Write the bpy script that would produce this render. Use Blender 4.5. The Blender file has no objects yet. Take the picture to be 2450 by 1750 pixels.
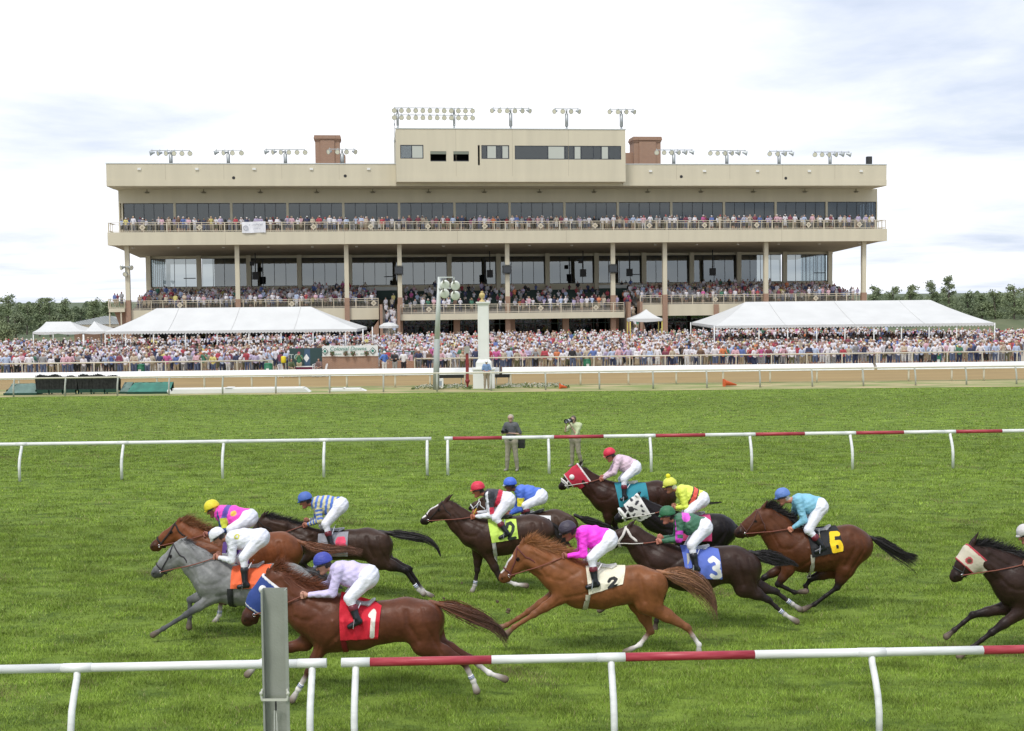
import bpy, math, random
import numpy as np
from mathutils import Vector, Matrix
R_ = math.radians
SC = bpy.context.scene
COL = SC.collection
rnd = random.Random(7)
nrs = np.random.RandomState(11)

# ------------------------------------------------------------------ camera
FPX = 3000.0; CX, CY = 1225.0, 875.0           # focal length and centre in pixels of the 2450 px wide photo
CAMH = 5.42
PITCH = math.atan(165.0 / FPX); ROLL = math.atan(0.0106)
camd = bpy.data.cameras.new('camera'); cam = bpy.data.objects.new('camera', camd); COL.objects.link(cam)
camd.sensor_width = 36.0; camd.lens = 36.0 * FPX / 2450.0; camd.clip_start = 0.5; camd.clip_end = 6000
X0 = Vector((1, 0, 0)); U0 = Vector((0, math.sin(PITCH), math.cos(PITCH))); CF = Vector((0, math.cos(PITCH), -math.sin(PITCH)))
CR = X0 * math.cos(ROLL) - U0 * math.sin(ROLL); CU = X0 * math.sin(ROLL) + U0 * math.cos(ROLL)
m = Matrix((CR, CU, -CF)).transposed().to_4x4(); m.translation = Vector((0, 0, CAMH)); cam.matrix_world = m
SC.camera = cam

# ------------------------------------------------------------------ sky and sun
SUN_EL, SUN_AZ = 58.0, 205.0                    # azimuth clockwise from +Y
w = bpy.data.worlds.new("World"); SC.world = w; w.use_nodes = True
nt = w.node_tree; nt.nodes.clear()
def wn(t, **k):
    n = nt.nodes.new(t)
    for a, b in k.items(): setattr(n, a, b)
    return n
def wmath(op, a, b=None, clamp=False):
    n = wn('ShaderNodeMath', operation=op, use_clamp=clamp)
    for i, v in enumerate((a, b)):
        if v is None: continue
        if isinstance(v, (int, float)): n.inputs[i].default_value = v
        else: nt.links.new(v, n.inputs[i])
    return n.outputs[0]
out = wn('ShaderNodeOutputWorld'); bg = wn('ShaderNodeBackground'); nt.links.new(bg.outputs[0], out.inputs[0])
sky = wn('ShaderNodeTexSky', sky_type='NISHITA', sun_disc=False, sun_elevation=R_(SUN_EL), sun_rotation=R_(SUN_AZ))
tc = wn('ShaderNodeTexCoord'); sep = wn('ShaderNodeSeparateXYZ'); nt.links.new(tc.outputs['Generated'], sep.inputs[0])
zz = wmath('ADD', wmath('MAXIMUM', sep.outputs[2], 0.0), 0.10)
cmb = wn('ShaderNodeCombineXYZ')
nt.links.new(wmath('DIVIDE', sep.outputs[0], zz), cmb.inputs[0]); nt.links.new(wmath('DIVIDE', sep.outputs[1], zz), cmb.inputs[1])
def wnoise(scale, detail, off, rough=0.55, dist=0.0):
    mp = wn('ShaderNodeMapping'); mp.inputs['Location'].default_value = off; nt.links.new(cmb.outputs[0], mp.inputs[0])
    n = wn('ShaderNodeTexNoise'); n.inputs['Scale'].default_value = scale; n.inputs['Detail'].default_value = detail
    n.inputs['Roughness'].default_value = rough; n.inputs['Distortion'].default_value = dist
    nt.links.new(mp.outputs[0], n.inputs['Vector']); return n.outputs[0]
n1 = wnoise(0.62, 7, (8.8, 0.4, 0), 0.5, 0.35)
n2 = wnoise(2.1, 7, (9.0, 4.0, 0), 0.6, 0.3)
nn = wmath('ADD', wmath('MULTIPLY', n1, 0.75), wmath('MULTIPLY', n2, 0.25))
side = wmath('ABSOLUTE', wmath('ADD', sep.outputs[0], 0.03))       # the cloud sheet is thinner away from the bright middle
thin = wmath('ADD', wmath('SUBTRACT', nn, 0.575), wmath('MULTIPLY', side, 0.56))
gap = wmath('MULTIPLY', wmath('MULTIPLY', thin, 3.8, True), 0.74)
lp = wn('ShaderNodeMixRGB'); lp.blend_type = 'MIX'
skyc = wn('ShaderNodeMixRGB'); skyc.blend_type = 'MIX'; skyc.inputs[0].default_value = 0.82
nt.links.new(sky.outputs[0], skyc.inputs[1]); skyc.inputs[2].default_value = (7.0, 8.6, 11.6, 1)
nt.links.new(gap, lp.inputs[0]); lp.inputs[1].default_value = (16.5, 16.6, 17.2, 1); nt.links.new(skyc.outputs[0], lp.inputs[2])
nt.links.new(lp.outputs[0], bg.inputs[0]); bg.inputs[1].default_value = 0.072
sd = bpy.data.lights.new('sun', 'SUN'); sd.energy = 2.0; sd.angle = R_(12); sd.color = (1.0, 0.965, 0.91)
so = bpy.data.objects.new('sun', sd); COL.objects.link(so)
az, el = R_(SUN_AZ), R_(SUN_EL)
sv = Vector((math.sin(az) * math.cos(el), math.cos(az) * math.cos(el), math.sin(el)))
so.rotation_euler = sv.to_track_quat('Z', 'Y').to_euler(); so.location = sv * 50
SC.view_settings.view_transform = 'Standard'; SC.view_settings.look = 'None'; SC.view_settings.gamma = 1.0
SC.view_settings.exposure = 0.09
SC.cycles.max_bounces = 5; SC.cycles.diffuse_bounces = 3; SC.cycles.glossy_bounces = 3; SC.cycles.transparent_max_bounces = 8

# ------------------------------------------------------------------ projection helpers (photo pixels -> points in the place)
def ray(px, py): return (CF + CR * ((px - CX) / FPX) + CU * ((CY - py) / FPX))
def at(px, py, Y):
    d = ray(px, py); t = Y / d.y; return Vector((d.x * t, Y, CAMH + d.z * t))
def gnd(px, py, z=0.0):
    d = ray(px, py); t = (z - CAMH) / d.z; return Vector((d.x * t, d.y * t, z))
def atz(px, z, Y):                              # point in column px at height z and depth Y (ignores roll in x by one iteration)
    py = 900.0
    for _ in range(6):
        p = at(px, py, Y); py += (p.z - z) * FPX / Y
    p = at(px, py, Y); return Vector((p.x, Y, z))

# ------------------------------------------------------------------ materials
MATS = {}
def mat(name, col, rough=0.7, var=0.0, vscale=3.0, bump=0.0, bscale=30.0, metal=0.0, spec=0.5, vcol=False, coord='Object', stretch=None, sheen=0.0, col2=None):
    if name in MATS: return MATS[name]
    M = bpy.data.materials.new(name); M.use_nodes = True; n = M.node_tree; b = n.nodes['Principled BSDF']
    b.inputs['Roughness'].default_value = rough; b.inputs['Metallic'].default_value = metal; b.inputs['Specular IOR Level'].default_value = spec
    if sheen: b.inputs['Sheen Weight'].default_value = sheen
    c4 = (*col, 1)
    src = None
    if vcol:
        a = n.nodes.new('ShaderNodeAttribute'); a.attribute_name = 'col'; src = a.outputs['Color']
    tcn = n.nodes.new('ShaderNodeTexCoord'); vec = tcn.outputs[coord]
    if stretch:
        mp = n.nodes.new('ShaderNodeMapping'); mp.inputs['Scale'].default_value = stretch; n.links.new(vec, mp.inputs[0]); vec = mp.outputs[0]
    if var > 0 or col2:
        t = n.nodes.new('ShaderNodeTexNoise'); t.inputs['Scale'].default_value = vscale; t.inputs['Detail'].default_value = 5; n.links.new(vec, t.inputs['Vector'])
        if col2:
            rp = n.nodes.new('ShaderNodeMapRange'); rp.inputs[1].default_value = 0.38; rp.inputs[2].default_value = 0.62; n.links.new(t.outputs[0], rp.inputs[0])
            mx = n.nodes.new('ShaderNodeMixRGB'); n.links.new(rp.outputs[0], mx.inputs[0]); mx.inputs[1].default_value = c4; mx.inputs[2].default_value = (*col2, 1)
            src = mx.outputs[0]
        else:
            r = n.nodes.new('ShaderNodeMapRange'); r.inputs[1].default_value = 0.3; r.inputs[2].default_value = 0.7
            r.inputs[3].default_value = 1 - var; r.inputs[4].default_value = 1 + var; n.links.new(t.outputs[0], r.inputs[0])
            v = n.nodes.new('ShaderNodeVectorMath'); v.operation = 'SCALE'
            if src: n.links.new(src, v.inputs[0])
            else: v.inputs[0].default_value = col
            n.links.new(r.outputs[0], v.inputs['Scale']); src = v.outputs[0]
    if src: n.links.new(src, b.inputs['Base Color'])
    else: b.inputs['Base Color'].default_value = c4
    if bump > 0:
        t2 = n.nodes.new('ShaderNodeTexNoise'); t2.inputs['Scale'].default_value = bscale; t2.inputs['Detail'].default_value = 4; n.links.new(vec, t2.inputs['Vector'])
        bm = n.nodes.new('ShaderNodeBump'); bm.inputs['Strength'].default_value = bump; bm.inputs['Distance'].default_value = 0.02
        n.links.new(t2.outputs[0], bm.inputs['Height']); n.links.new(bm.outputs[0], b.inputs['Normal'])
    MATS[name] = M; return M
def brick_mat(name, c1, c2, mortar, scale):
    M = bpy.data.materials.new(name); M.use_nodes = True; n = M.node_tree; b = n.nodes['Principled BSDF']; b.inputs['Roughness'].default_value = 0.85
    tcn = n.nodes.new('ShaderNodeTexCoord'); s = n.nodes.new('ShaderNodeSeparateXYZ'); n.links.new(tcn.outputs['Object'], s.inputs[0])
    ad = n.nodes.new('ShaderNodeMath'); ad.operation = 'ADD'; n.links.new(s.outputs[0], ad.inputs[0]); n.links.new(s.outputs[1], ad.inputs[1])
    c = n.nodes.new('ShaderNodeCombineXYZ'); n.links.new(ad.outputs[0], c.inputs[0]); n.links.new(s.outputs[2], c.inputs[1])
    t = n.nodes.new('ShaderNodeTexBrick'); t.inputs['Scale'].default_value = scale; t.inputs['Mortar Size'].default_value = 0.012
    t.inputs['Color1'].default_value = (*c1, 1); t.inputs['Color2'].default_value = (*c2, 1); t.inputs['Mortar'].default_value = (*mortar, 1)
    t.inputs['Brick Width'].default_value = 0.22; t.inputs['Row Height'].default_value = 0.075
    n.links.new(c.outputs[0], t.inputs['Vector']); n.links.new(t.outputs[0], b.inputs['Base Color']); MATS[name] = M; return M

# ------------------------------------------------------------------ object helpers
def tag(o, label=None, cat=None, group=None, kind=None):
    if label: o['label'] = label
    if cat: o['category'] = cat
    if group: o['group'] = group
    if kind: o['kind'] = kind
    return o
def empty(name, loc=(0, 0, 0), rz=0.0, label=None, cat=None, group=None):
    o = bpy.data.objects.new(name, None); COL.objects.link(o); o.location = loc; o.rotation_euler = (0, 0, rz)
    o.empty_display_size = 0.2
    return tag(o, label, cat, group)
def mesh_np(name, V, F, mats, parent=None, smooth=True, colors=None, fmat=None, loc=(0, 0, 0)):
    """V (n,3), F (m,k) or list of arrays of faces -> object"""
    V = np.asarray(V, np.float32); me = bpy.data.meshes.new(name)
    Fs = F if isinstance(F, list) else [F]
    Fs = [np.asarray(f, np.int32) for f in Fs if len(f)]
    loops = np.concatenate([f.ravel() for f in Fs]); cnt = np.concatenate([np.full(len(f), f.shape[1], np.int32) for f in Fs])
    st = np.concatenate([[0], np.cumsum(cnt)[:-1]]).astype(np.int32)
    me.vertices.add(len(V)); me.vertices.foreach_set('co', V.ravel())
    me.loops.add(len(loops)); me.loops.foreach_set('vertex_index', loops)
    me.polygons.add(len(cnt)); me.polygons.foreach_set('loop_start', st)
    if smooth: me.polygons.foreach_set('use_smooth', np.ones(len(cnt), bool))
    if not isinstance(mats, (list, tuple)): mats = [mats]
    for mm in mats: me.materials.append(mm)
    if fmat is not None: me.polygons.foreach_set('material_index', np.asarray(fmat, np.int32))
    me.update(calc_edges=True)
    if colors is not None:
        a = me.color_attributes.new('col', 'FLOAT_COLOR', 'POINT'); c = np.ones((len(V), 4), np.float32); c[:, :3] = colors; a.data.foreach_set('color', c.ravel())
    o = bpy.data.objects.new(name, me); COL.objects.link(o); o.location = loc
    if parent is not None: o.parent = parent
    return o
class MB:
    """collects boxes, tubes and faces into ONE mesh"""
    def __init__(s): s.v = []; s.f = []; s.m = []
    def add(s, vs, fs, mi=0):
        n = len(s.v); s.v += [tuple(v) for v in vs]; s.f += [tuple(i + n for i in f) for f in fs]; s.m += [mi] * len(fs); return s
    def box(s, x0, x1, y0, y1, z0, z1, mi=0):
        return s.add([(x0, y0, z0), (x1, y0, z0), (x1, y1, z0), (x0, y1, z0), (x0, y0, z1), (x1, y0, z1), (x1, y1, z1), (x0, y1, z1)],
                     [(0, 3, 2, 1), (4, 5, 6, 7), (0, 1, 5, 4), (1, 2, 6, 5), (2, 3, 7, 6), (3, 0, 4, 7)], mi)
    def prism(s, poly, y0, y1, mi=0):            # poly in x,z extruded in y
        n = len(poly); vs = [(x, y0, z) for x, z in poly] + [(x, y1, z) for x, z in poly]
        fs = [tuple(range(n)), tuple(range(2 * n - 1, n - 1, -1))] + [(i, i + n, (i + 1) % n + n, (i + 1) % n) for i in range(n)]
        return s.add(vs, fs, mi)
    def tube(s, pts, rad, n=8, mi=0, cap=True):
        pts = [Vector(p) for p in pts]; rads = rad if isinstance(rad, (list, tuple)) else [rad] * len(pts); vs = []; fs = []
        up = Vector((0, 0, 1)); prev = None
        for i, p in enumerate(pts):
            t = (pts[min(i + 1, len(pts) - 1)] - pts[max(i - 1, 0)])
            t = t.normalized() if t.length > 1e-9 else Vector((0, 0, 1))
            if prev is None:
                a = t.cross(up)
                if a.length < 0.05: a = t.cross(Vector((1, 0, 0)))
                a.normalize()
            else:
                a = prev - t * prev.dot(t); a.normalize()
            prev = a; b = t.cross(a)
            for k in range(n):
                an = 2 * math.pi * k / n; vs.append(p + (a * math.cos(an) + b * math.sin(an)) * rads[i])
        for i in range(len(pts) - 1):
            for k in range(n): fs.append((i * n + k, i * n + (k + 1) % n, (i + 1) * n + (k + 1) % n, (i + 1) * n + k))
        if cap: fs.append(tuple(range(n))[::-1]); fs.append(tuple(range((len(pts) - 1) * n, len(pts) * n)))
        return s.add(vs, fs, mi)
    def lathe(s, c, prof, n=16, mi=0, axis=(0, 0, 1)):   # prof: (r, h) along axis
        ax = Vector(axis).normalized(); a = ax.cross(Vector((0, 1, 0)));
        if a.length < 0.05: a = ax.cross(Vector((1, 0, 0)))
        a.normalize(); b = ax.cross(a); c = Vector(c); vs = []; fs = []
        for r, h in prof:
            for k in range(n):
                an = 2 * math.pi * k / n; vs.append(c + ax * h + (a * math.cos(an) + b * math.sin(an)) * max(r, 1e-4))
        for i in range(len(prof) - 1):
            for k in range(n): fs.append((i * n + k, i * n + (k + 1) % n, (i + 1) * n + (k + 1) % n, (i + 1) * n + k))
        return s.add(vs, fs, mi)
    def build(s, name, mats, parent=None, smooth=False, loc=(0, 0, 0)):
        me = bpy.data.meshes.new(name); me.from_pydata(s.v, [], s.f)
        if not isinstance(mats, (list, tuple)): mats = [mats]
        for mm in mats: me.materials.append(mm)
        me.polygons.foreach_set('material_index', s.m)
        if smooth:
            me.polygons.foreach_set('use_smooth', [len(f) <= 4 for f in s.f])
        me.update(); o = bpy.data.objects.new(name, me); COL.objects.link(o); o.location = loc
        if parent is not None: o.parent = parent
        return o
def copy_thing(src, loc=None, rz=None, label=None, cat=None, group=None):
    c = src.copy(); COL.objects.link(c)
    if loc is not None: c.location = loc
    if rz is not None: c.rotation_euler = (0, 0, rz)
    if label: c['label'] = label
    if cat: c['category'] = cat
    if group: c['group'] = group
    for ch in list(src.children):
        d = ch.copy(); COL.objects.link(d); d.parent = c
        for g in list(ch.children):
            e = g.copy(); COL.objects.link(e); e.parent = d
    return c
def text_mesh(txt, size, shear=0.0):
    cu = bpy.data.curves.new('lettering', 'FONT'); cu.body = txt; cu.size = size; cu.align_x = 'CENTER'; cu.align_y = 'CENTER'; cu.shear = shear
    cu.fill_mode = 'FRONT'; cu.resolution_u = 3
    o = bpy.data.objects.new('lettering', cu); COL.objects.link(o); dg = bpy.context.evaluated_depsgraph_get(); dg.update()
    me = bpy.data.meshes.new_from_object(o.evaluated_get(dg)); bpy.data.objects.remove(o, do_unlink=True)
    return me
def text_obj(name, txt, size, material, parent, loc, shear=0.0, sx=1.0, rx=math.pi / 2):
    me = text_mesh(txt, size, shear); me.materials.clear(); me.materials.append(material)
    o = bpy.data.objects.new(name, me); COL.objects.link(o); o.parent = parent; o.location = loc; o.rotation_euler = (rx, 0, 0); o.scale = (sx, 1, 1); return o

# ------------------------------------------------------------------ ground
def plane(name, poly, z, material, label=None):
    mb = MB(); mb.add([(x, y, z) for x, y in poly], [tuple(range(len(poly)))])
    return tag(mb.build(name, material), kind='structure')
turf_m = bpy.data.materials.new('turf'); turf_m.use_nodes = True
def _turf():
    n = turf_m.node_tree; b = n.nodes['Principled BSDF']; b.inputs['Roughness'].default_value = 0.9; b.inputs['Specular IOR Level'].default_value = 0.15
    g = n.nodes.new('ShaderNodeNewGeometry')
    def noise(sc, det, stretch=(1, 1, 1), rough=0.6):
        mp = n.nodes.new('ShaderNodeMapping'); mp.inputs['Scale'].default_value = stretch; n.links.new(g.outputs['Position'], mp.inputs[0])
        t = n.nodes.new('ShaderNodeTexNoise'); t.inputs['Scale'].default_value = sc; t.inputs['Detail'].default_value = det; t.inputs['Roughness'].default_value = rough
        n.links.new(mp.outputs[0], t.inputs['Vector']); return t.outputs[0]
    def mr(v, a, b_, c, d):
        r = n.nodes.new('ShaderNodeMapRange'); r.inputs[1].default_value = a; r.inputs[2].default_value = b_; r.inputs[3].default_value = c; r.inputs[4].default_value = d
        n.links.new(v, r.inputs[0]); return r.outputs[0]
    def mix(f, a, b_):
        mx = n.nodes.new('ShaderNodeMixRGB'); n.links.new(f, mx.inputs[0])
        for i, q in ((1, a), (2, b_)):
            if isinstance(q, tuple): mx.inputs[i].default_value = (*q, 1)
            else: n.links.new(q, mx.inputs[i])
        return mx.outputs[0]
    c = mix(mr(noise(0.35, 4), 0.35, 0.65, 0, 1), (0.150, 0.218, 0.032), (0.190, 0.270, 0.042))
    c = mix(mr(noise(2.6, 6, (0.5, 1.0, 1), 0.7), 0.43, 0.64, 0, 1), c, (0.075, 0.12, 0.022))  # dark streaks painted in for the shadows within tufts and clumps
    c = mix(mr(noise(1.1, 5, (0.5, 1, 1), 0.75), 0.66, 0.82, 0, 0.55), c, (0.16, 0.17, 0.06))
    sy = n.nodes.new('ShaderNodeSeparateXYZ'); n.links.new(g.outputs['Position'], sy.inputs[0]); sn = n.nodes.new('ShaderNodeMath'); sn.operation = 'SINE'; mu = n.nodes.new('ShaderNodeMath'); mu.operation = 'MULTIPLY_ADD'; mu.inputs[1].default_value = .36; mu.inputs[2].default_value = 1.57 - 36 * .36; n.links.new(sy.outputs[1], mu.inputs[0]); n.links.new(mu.outputs[0], sn.inputs[0])
    sc_ = n.nodes.new('ShaderNodeVectorMath'); sc_.operation = 'SCALE'; n.links.new(c, sc_.inputs[0]); n.links.new(mr(sn.outputs[0], -1, 1, .93, 1.09), sc_.inputs['Scale']); c = sc_.outputs[0]      # mowing bands
    n.links.new(c, b.inputs['Base Color'])
    bm = n.nodes.new('ShaderNodeBump'); bm.inputs['Strength'].default_value = 0.8; bm.inputs['Distance'].default_value = 0.06
    n.links.new(noise(7.0, 6, (0.6, 1, 1), 0.75), bm.inputs['Height']); n.links.new(bm.outputs[0], b.inputs['Normal'])
_turf()
Y_TURF, Y_RAIL_T, Y_RAIL_D, Y_DIRT1, Y_RAIL_O = 71.2, 71.6, 76.6, 88.8, 89.5
field_m = mat('rough_field', (0.075, 0.105, 0.05), 0.95, col2=(0.10, 0.125, 0.06), vscale=0.08)
dirt_m = mat('track_dirt', (0.31, 0.215, 0.088), 0.95, var=0.12, vscale=0.7, bump=0.5, bscale=3.0, stretch=(0.25, 1, 1))
verge_m = mat('verge', (0.44, 0.36, 0.19), 0.95, col2=(0.20, 0.25, 0.07), vscale=0.8, bump=0.5, bscale=5.0, stretch=(0.4, 1.2, 1))
apron_m = mat('apron_concrete', (0.40, 0.35, 0.27), 0.9, var=0.08, vscale=0.3)
plane('ground', [(-2500, -60), (2500, -60), (2500, 5000), (-2500, 5000)], -0.012, field_m)
plane('turf_course', [(-120, -40), (120, -40), (120, Y_TURF), (-120, Y_TURF)], 0.0, turf_m)
plane('verge', [(-120, Y_TURF), (120, Y_TURF), (120, Y_RAIL_D + 0.5), (-120, Y_RAIL_D + 0.5)], 0.004, verge_m)
plane('dirt_track', [(-120, Y_RAIL_D + 0.5), (120, Y_RAIL_D + 0.5), (120, Y_DIRT1), (-120, Y_DIRT1)], 0.0, dirt_m)
plane('apron', [(-95, Y_DIRT1), (95, Y_DIRT1), (95, 175), (-95, 175)], 0.004, apron_m)
# ------------------------------------------------------------------ grandstand (built in its own frame: x along the front, y into the depth, z up)
TH = R_(6.5); OB = Vector((-43.0, 134.5, 0)); UD = Vector((math.cos(TH), math.sin(TH), 0)); VD = Vector((-math.sin(TH), math.cos(TH), 0))
def uB(px, v=0.0, py=600.0):
    d = ray(px, py); o = OB + VD * v
    # t*d.xy = o + u*UD
    det = d.x * (-UD.y) - (-UD.x) * d.y
    t = (o.x * (-UD.y) - (-UD.x) * o.y) / det
    return (t * d.x - o.x) / UD.x
def wB(px, py, v=0.0):
    d = ray(px, py); o = OB + VD * v
    det = d.x * (-UD.y) - (-UD.x) * d.y
    t = (o.x * (-UD.y) - (-UD.x) * o.y) / det
    return CAMH + d.z * t
def bw(u, v, z=0.0): return OB + UD * u + VD * v + Vector((0, 0, z))
beige = mat('beige_stucco', (0.615, 0.56, 0.42), 0.9, var=0.05, vscale=0.9, bump=0.15, bscale=8, stretch=(1, 1, .10))
beige_d = mat('beige_joint', (0.36, 0.31, 0.22), 0.9)
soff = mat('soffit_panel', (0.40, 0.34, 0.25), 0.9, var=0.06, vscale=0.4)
brick = brick_mat('brick', (0.35, 0.185, 0.105), (0.29, 0.145, 0.085), (0.38, 0.30, 0.24), 1.0)
railm = mat('cream_railing', (0.60, 0.53, 0.40), 0.6)
framem = mat('window_frame', (0.035, 0.04, 0.05), 0.5)
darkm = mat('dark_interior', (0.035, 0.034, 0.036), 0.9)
darkg = mat('seat_green', (0.02, 0.045, 0.035), 0.7)
conc = mat('stand_concrete', (0.27, 0.25, 0.22), 0.9, var=0.1, vscale=0.8)
capm = mat('metal_coping', (0.62, 0.66, 0.66), 0.4, metal=0.3)
def glassmat(name, fac, tint, rough=0.02):
    M = bpy.data.materials.new(name); M.use_nodes = True; n = M.node_tree; n.nodes.clear()
    o = n.nodes.new('ShaderNodeOutputMaterial'); mx = n.nodes.new('ShaderNodeMixShader'); g = n.nodes.new('ShaderNodeBsdfGlossy'); t = n.nodes.new('ShaderNodeBsdfTransparent')
    g.inputs['Roughness'].default_value = rough; g.inputs['Color'].default_value = (0.93, 1.0, 1.0, 1); t.inputs['Color'].default_value = (*tint, 1)
    mx.inputs[0].default_value = fac; n.links.new(t.outputs[0], mx.inputs[1]); n.links.new(g.outputs[0], mx.inputs[2]); n.links.new(mx.outputs[0], o.inputs['Surface']); return M
glass_low = glassmat('glass_lower', 0.17, (0.30, 0.33, 0.33))
glass_up = glassmat('glass_upper', 0.085, (0.30, 0.32, 0.34))
glass_side = glassmat('glass_side', 0.12, (0.75, 0.80, 0.82))
lampm = bpy.data.materials.new('ceiling_light'); lampm.use_nodes = True
_b = lampm.node_tree.nodes['Principled BSDF']; _b.inputs['Base Color'].default_value = (0.8, 0.7, 0.5, 1); _b.inputs['Emission Color'].default_value = (1.0, 0.82, 0.55, 1); _b.inputs['Emission Strength'].default_value = 1.6

GS = empty('grandstand', OB, TH, 'long beige multi-level grandstand with glazed decks and brick columns', 'grandstand')
W = uB(2121, 0, 450)
# ---- roof fascia
def fascia(u0, u1, name='roof_fascia'):
    mb = MB(); mb.box(u0, u1, 0, 0.35, 17.64, 20.0, 0); mb.box(u0 - 0.0, u1, -0.06, 0.0, 17.64, 18.30, 0)
    mb.box(u0 - 0.05, u1 + 0.05, -0.05, 0.45, 20.0, 20.08, 1)
    n = max(1, round((u1 - u0) / 6.1))
    for i in range(1, n): mb.box(u0 + (u1 - u0) * i / n - 0.012, u0 + (u1 - u0) * i / n + 0.012, -0.004, 0, 18.3, 20.0, 2)
    return mb.build(name, [beige, capm, beige_d], GS)
PB0, PB1 = uB(947.3, -1.6, 350), uB(1496.5, -1.6, 350)
fascia(0, PB0 - 0.01); fascia(PB1 + 0.01, W)
mb = MB(); mb.box(0.01, 0.35, 0.35, 24, 17.64, 20.0); mb.build('roof_side', beige, GS); mb = MB(); mb.box(W - 0.35, W - 0.01, 0.35, 24, 17.64, 20.0); mb.build('roof_side', beige, GS)
mb = MB(); mb.box(0.36, W - 0.36, 0.36, 26, 19.4, 19.7); mb.build('roof', conc, GS)
mb = MB(); mb.box(0.002, W - 0.002, 0.002, 3.898, 17.60, 17.638); mb.build('roof_soffit', beige, GS)
# ---- press box
UL, UR = uB(283, 3.9, 470), uB(2099, 3.9, 470)
def pbu(px): return uB(px, -1.6, 365)
def pbw(py): return wB(1220, py + 0.0, -1.6)
pb_top, pb_bot = wB(1220, 309.5, -1.6), wB(1220, 435.5, -1.6)
openings = [(957.6, 1013.2, 347.9, 380.4, 'w'), (1029.5, 1067.6, 362.7, 386.9, 'o'), (1084.7, 1121.7, 362.7, 386.9, 'o'), (1143.3, 1148.0, 347.9, 395.8, 's'),
            (1151.8, 1218.4, 348, 380.8, 'w'), (1231.7, 1486.2, 348.8, 381.9, 'w')]
mb = MB(); y0, y1 = -1.6, -1.3
ops = [(pbu(a), pbu(b), pbw(d), pbw(c), k) for a, b, c, d, k in openings]
cur = PB0
for (a, b, z0, z1, k) in ops:
    mb.box(cur, a, y0, y1, pb_bot, pb_top); mb.box(a, b, y0, y1, pb_bot, z0); mb.box(a, b, y0, y1, z1, pb_top); cur = b
mb.box(cur, PB1, y0, y1, pb_bot, pb_top)
mb.box(PB0, PB1, y0 - 0.05, y0, pb_bot, pb_bot + 0.62)
mb.box(PB0, PB0 + 0.3, y1, 8, pb_bot, pb_top); mb.box(PB1 - 0.3, PB1, y1, 8, pb_bot, pb_top); mb.box(PB0 + .3, PB1 - .3, y1, 8, pb_top - 0.3, pb_top - 0.1); mb.box(PB0 + 0.3, PB1 - 0.3, y1, 0.0, pb_bot + 0.0, pb_bot + 0.2)
mb.box(PB0 - 0.06, PB1 + 0.06, y0 - 0.06, y1 + 0.1, pb_top, pb_top + 0.09, 1)
mb.box(PB0 + .02, PB1 - .02, 0.0, .34, 17.6, pb_bot + .2)
for px in (1091, 1226, 1360): mb.box(pbu(px) - 0.012, pbu(px) + 0.012, y0 - 0.004, y0, pb_bot + 0.62, pb_top, 2)
mb.build('press_box', [beige, capm, beige_d], GS)
mb = MB(); mb.box(PB0 + 0.4, PB1 - 0.4, 2.2, 2.4, pb_bot + 0.3, pb_top - 0.4); mb.box(PB0 + 0.4, PB1 - 0.4, y1 + 0.02, 2.2, pb_bot + 0.22, pb_bot + 0.3)
mb.build('press_box_interior', darkm, GS)
blind = mat('window_blind', (0.50, 0.52, 0.46), 0.8)
for i, (a, b, z0, z1, k) in enumerate(ops):
    if k == 'w':
        f = MB(); t = 0.09
        f.box(a, b, y0 + 0.02, y0 + 0.1, z0, z0 + t); f.box(a, b, y0 + 0.02, y0 + 0.1, z1 - t, z1); f.box(a, a + t, y0 + 0.02, y0 + 0.1, z0 + t, z1 - t); f.box(b - t, b, y0 + 0.02, y0 + 0.1, z0 + t, z1 - t)
        mu = {0: [985], 4: [1165, 1188, 1200], 5: [1310.5, 1352, 1373, 1391, 1420, 1438, 1457]}[i]
        for px in mu: f.box(pbu(px) - 0.05, pbu(px) + 0.05, y0 + 0.03, y0 + 0.09, z0 + t, z1 - t)
        fo = f.build('window_frame', framem, GS)
        g = MB(); g.box(a + t, b - t, y0 + 0.05, y0 + 0.06, z0 + t, z1 - t); g.build('pane', glass_up if i else glass_side, fo)
        for (p, q) in {0: [(985, 1012)], 4: [(1165, 1188), (1201, 1217)], 5: [(1311, 1351), (1374, 1390), (1439, 1456)]}[i]:
            bl = MB(); bl.box(pbu(p) + 0.06, pbu(q) - 0.06, y0 + 0.035, y0 + 0.045, z0 + t, z1 - t); bl.build('blind', blind, fo)
    elif k == 'o':
        f = MB(); f.box(a, b, y0 - 0.03, y0 + 0.05, z1 - 0.32, z1 - 0.02, 0); f.box(a, b, y0 + 0.1, y0 + 0.2, z0, z0 + 0.1, 1); fo = f.build('camera_opening', [mat('roller_shutter', (0.2, 0.22, 0.17), 0.6), framem], GS)
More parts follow.
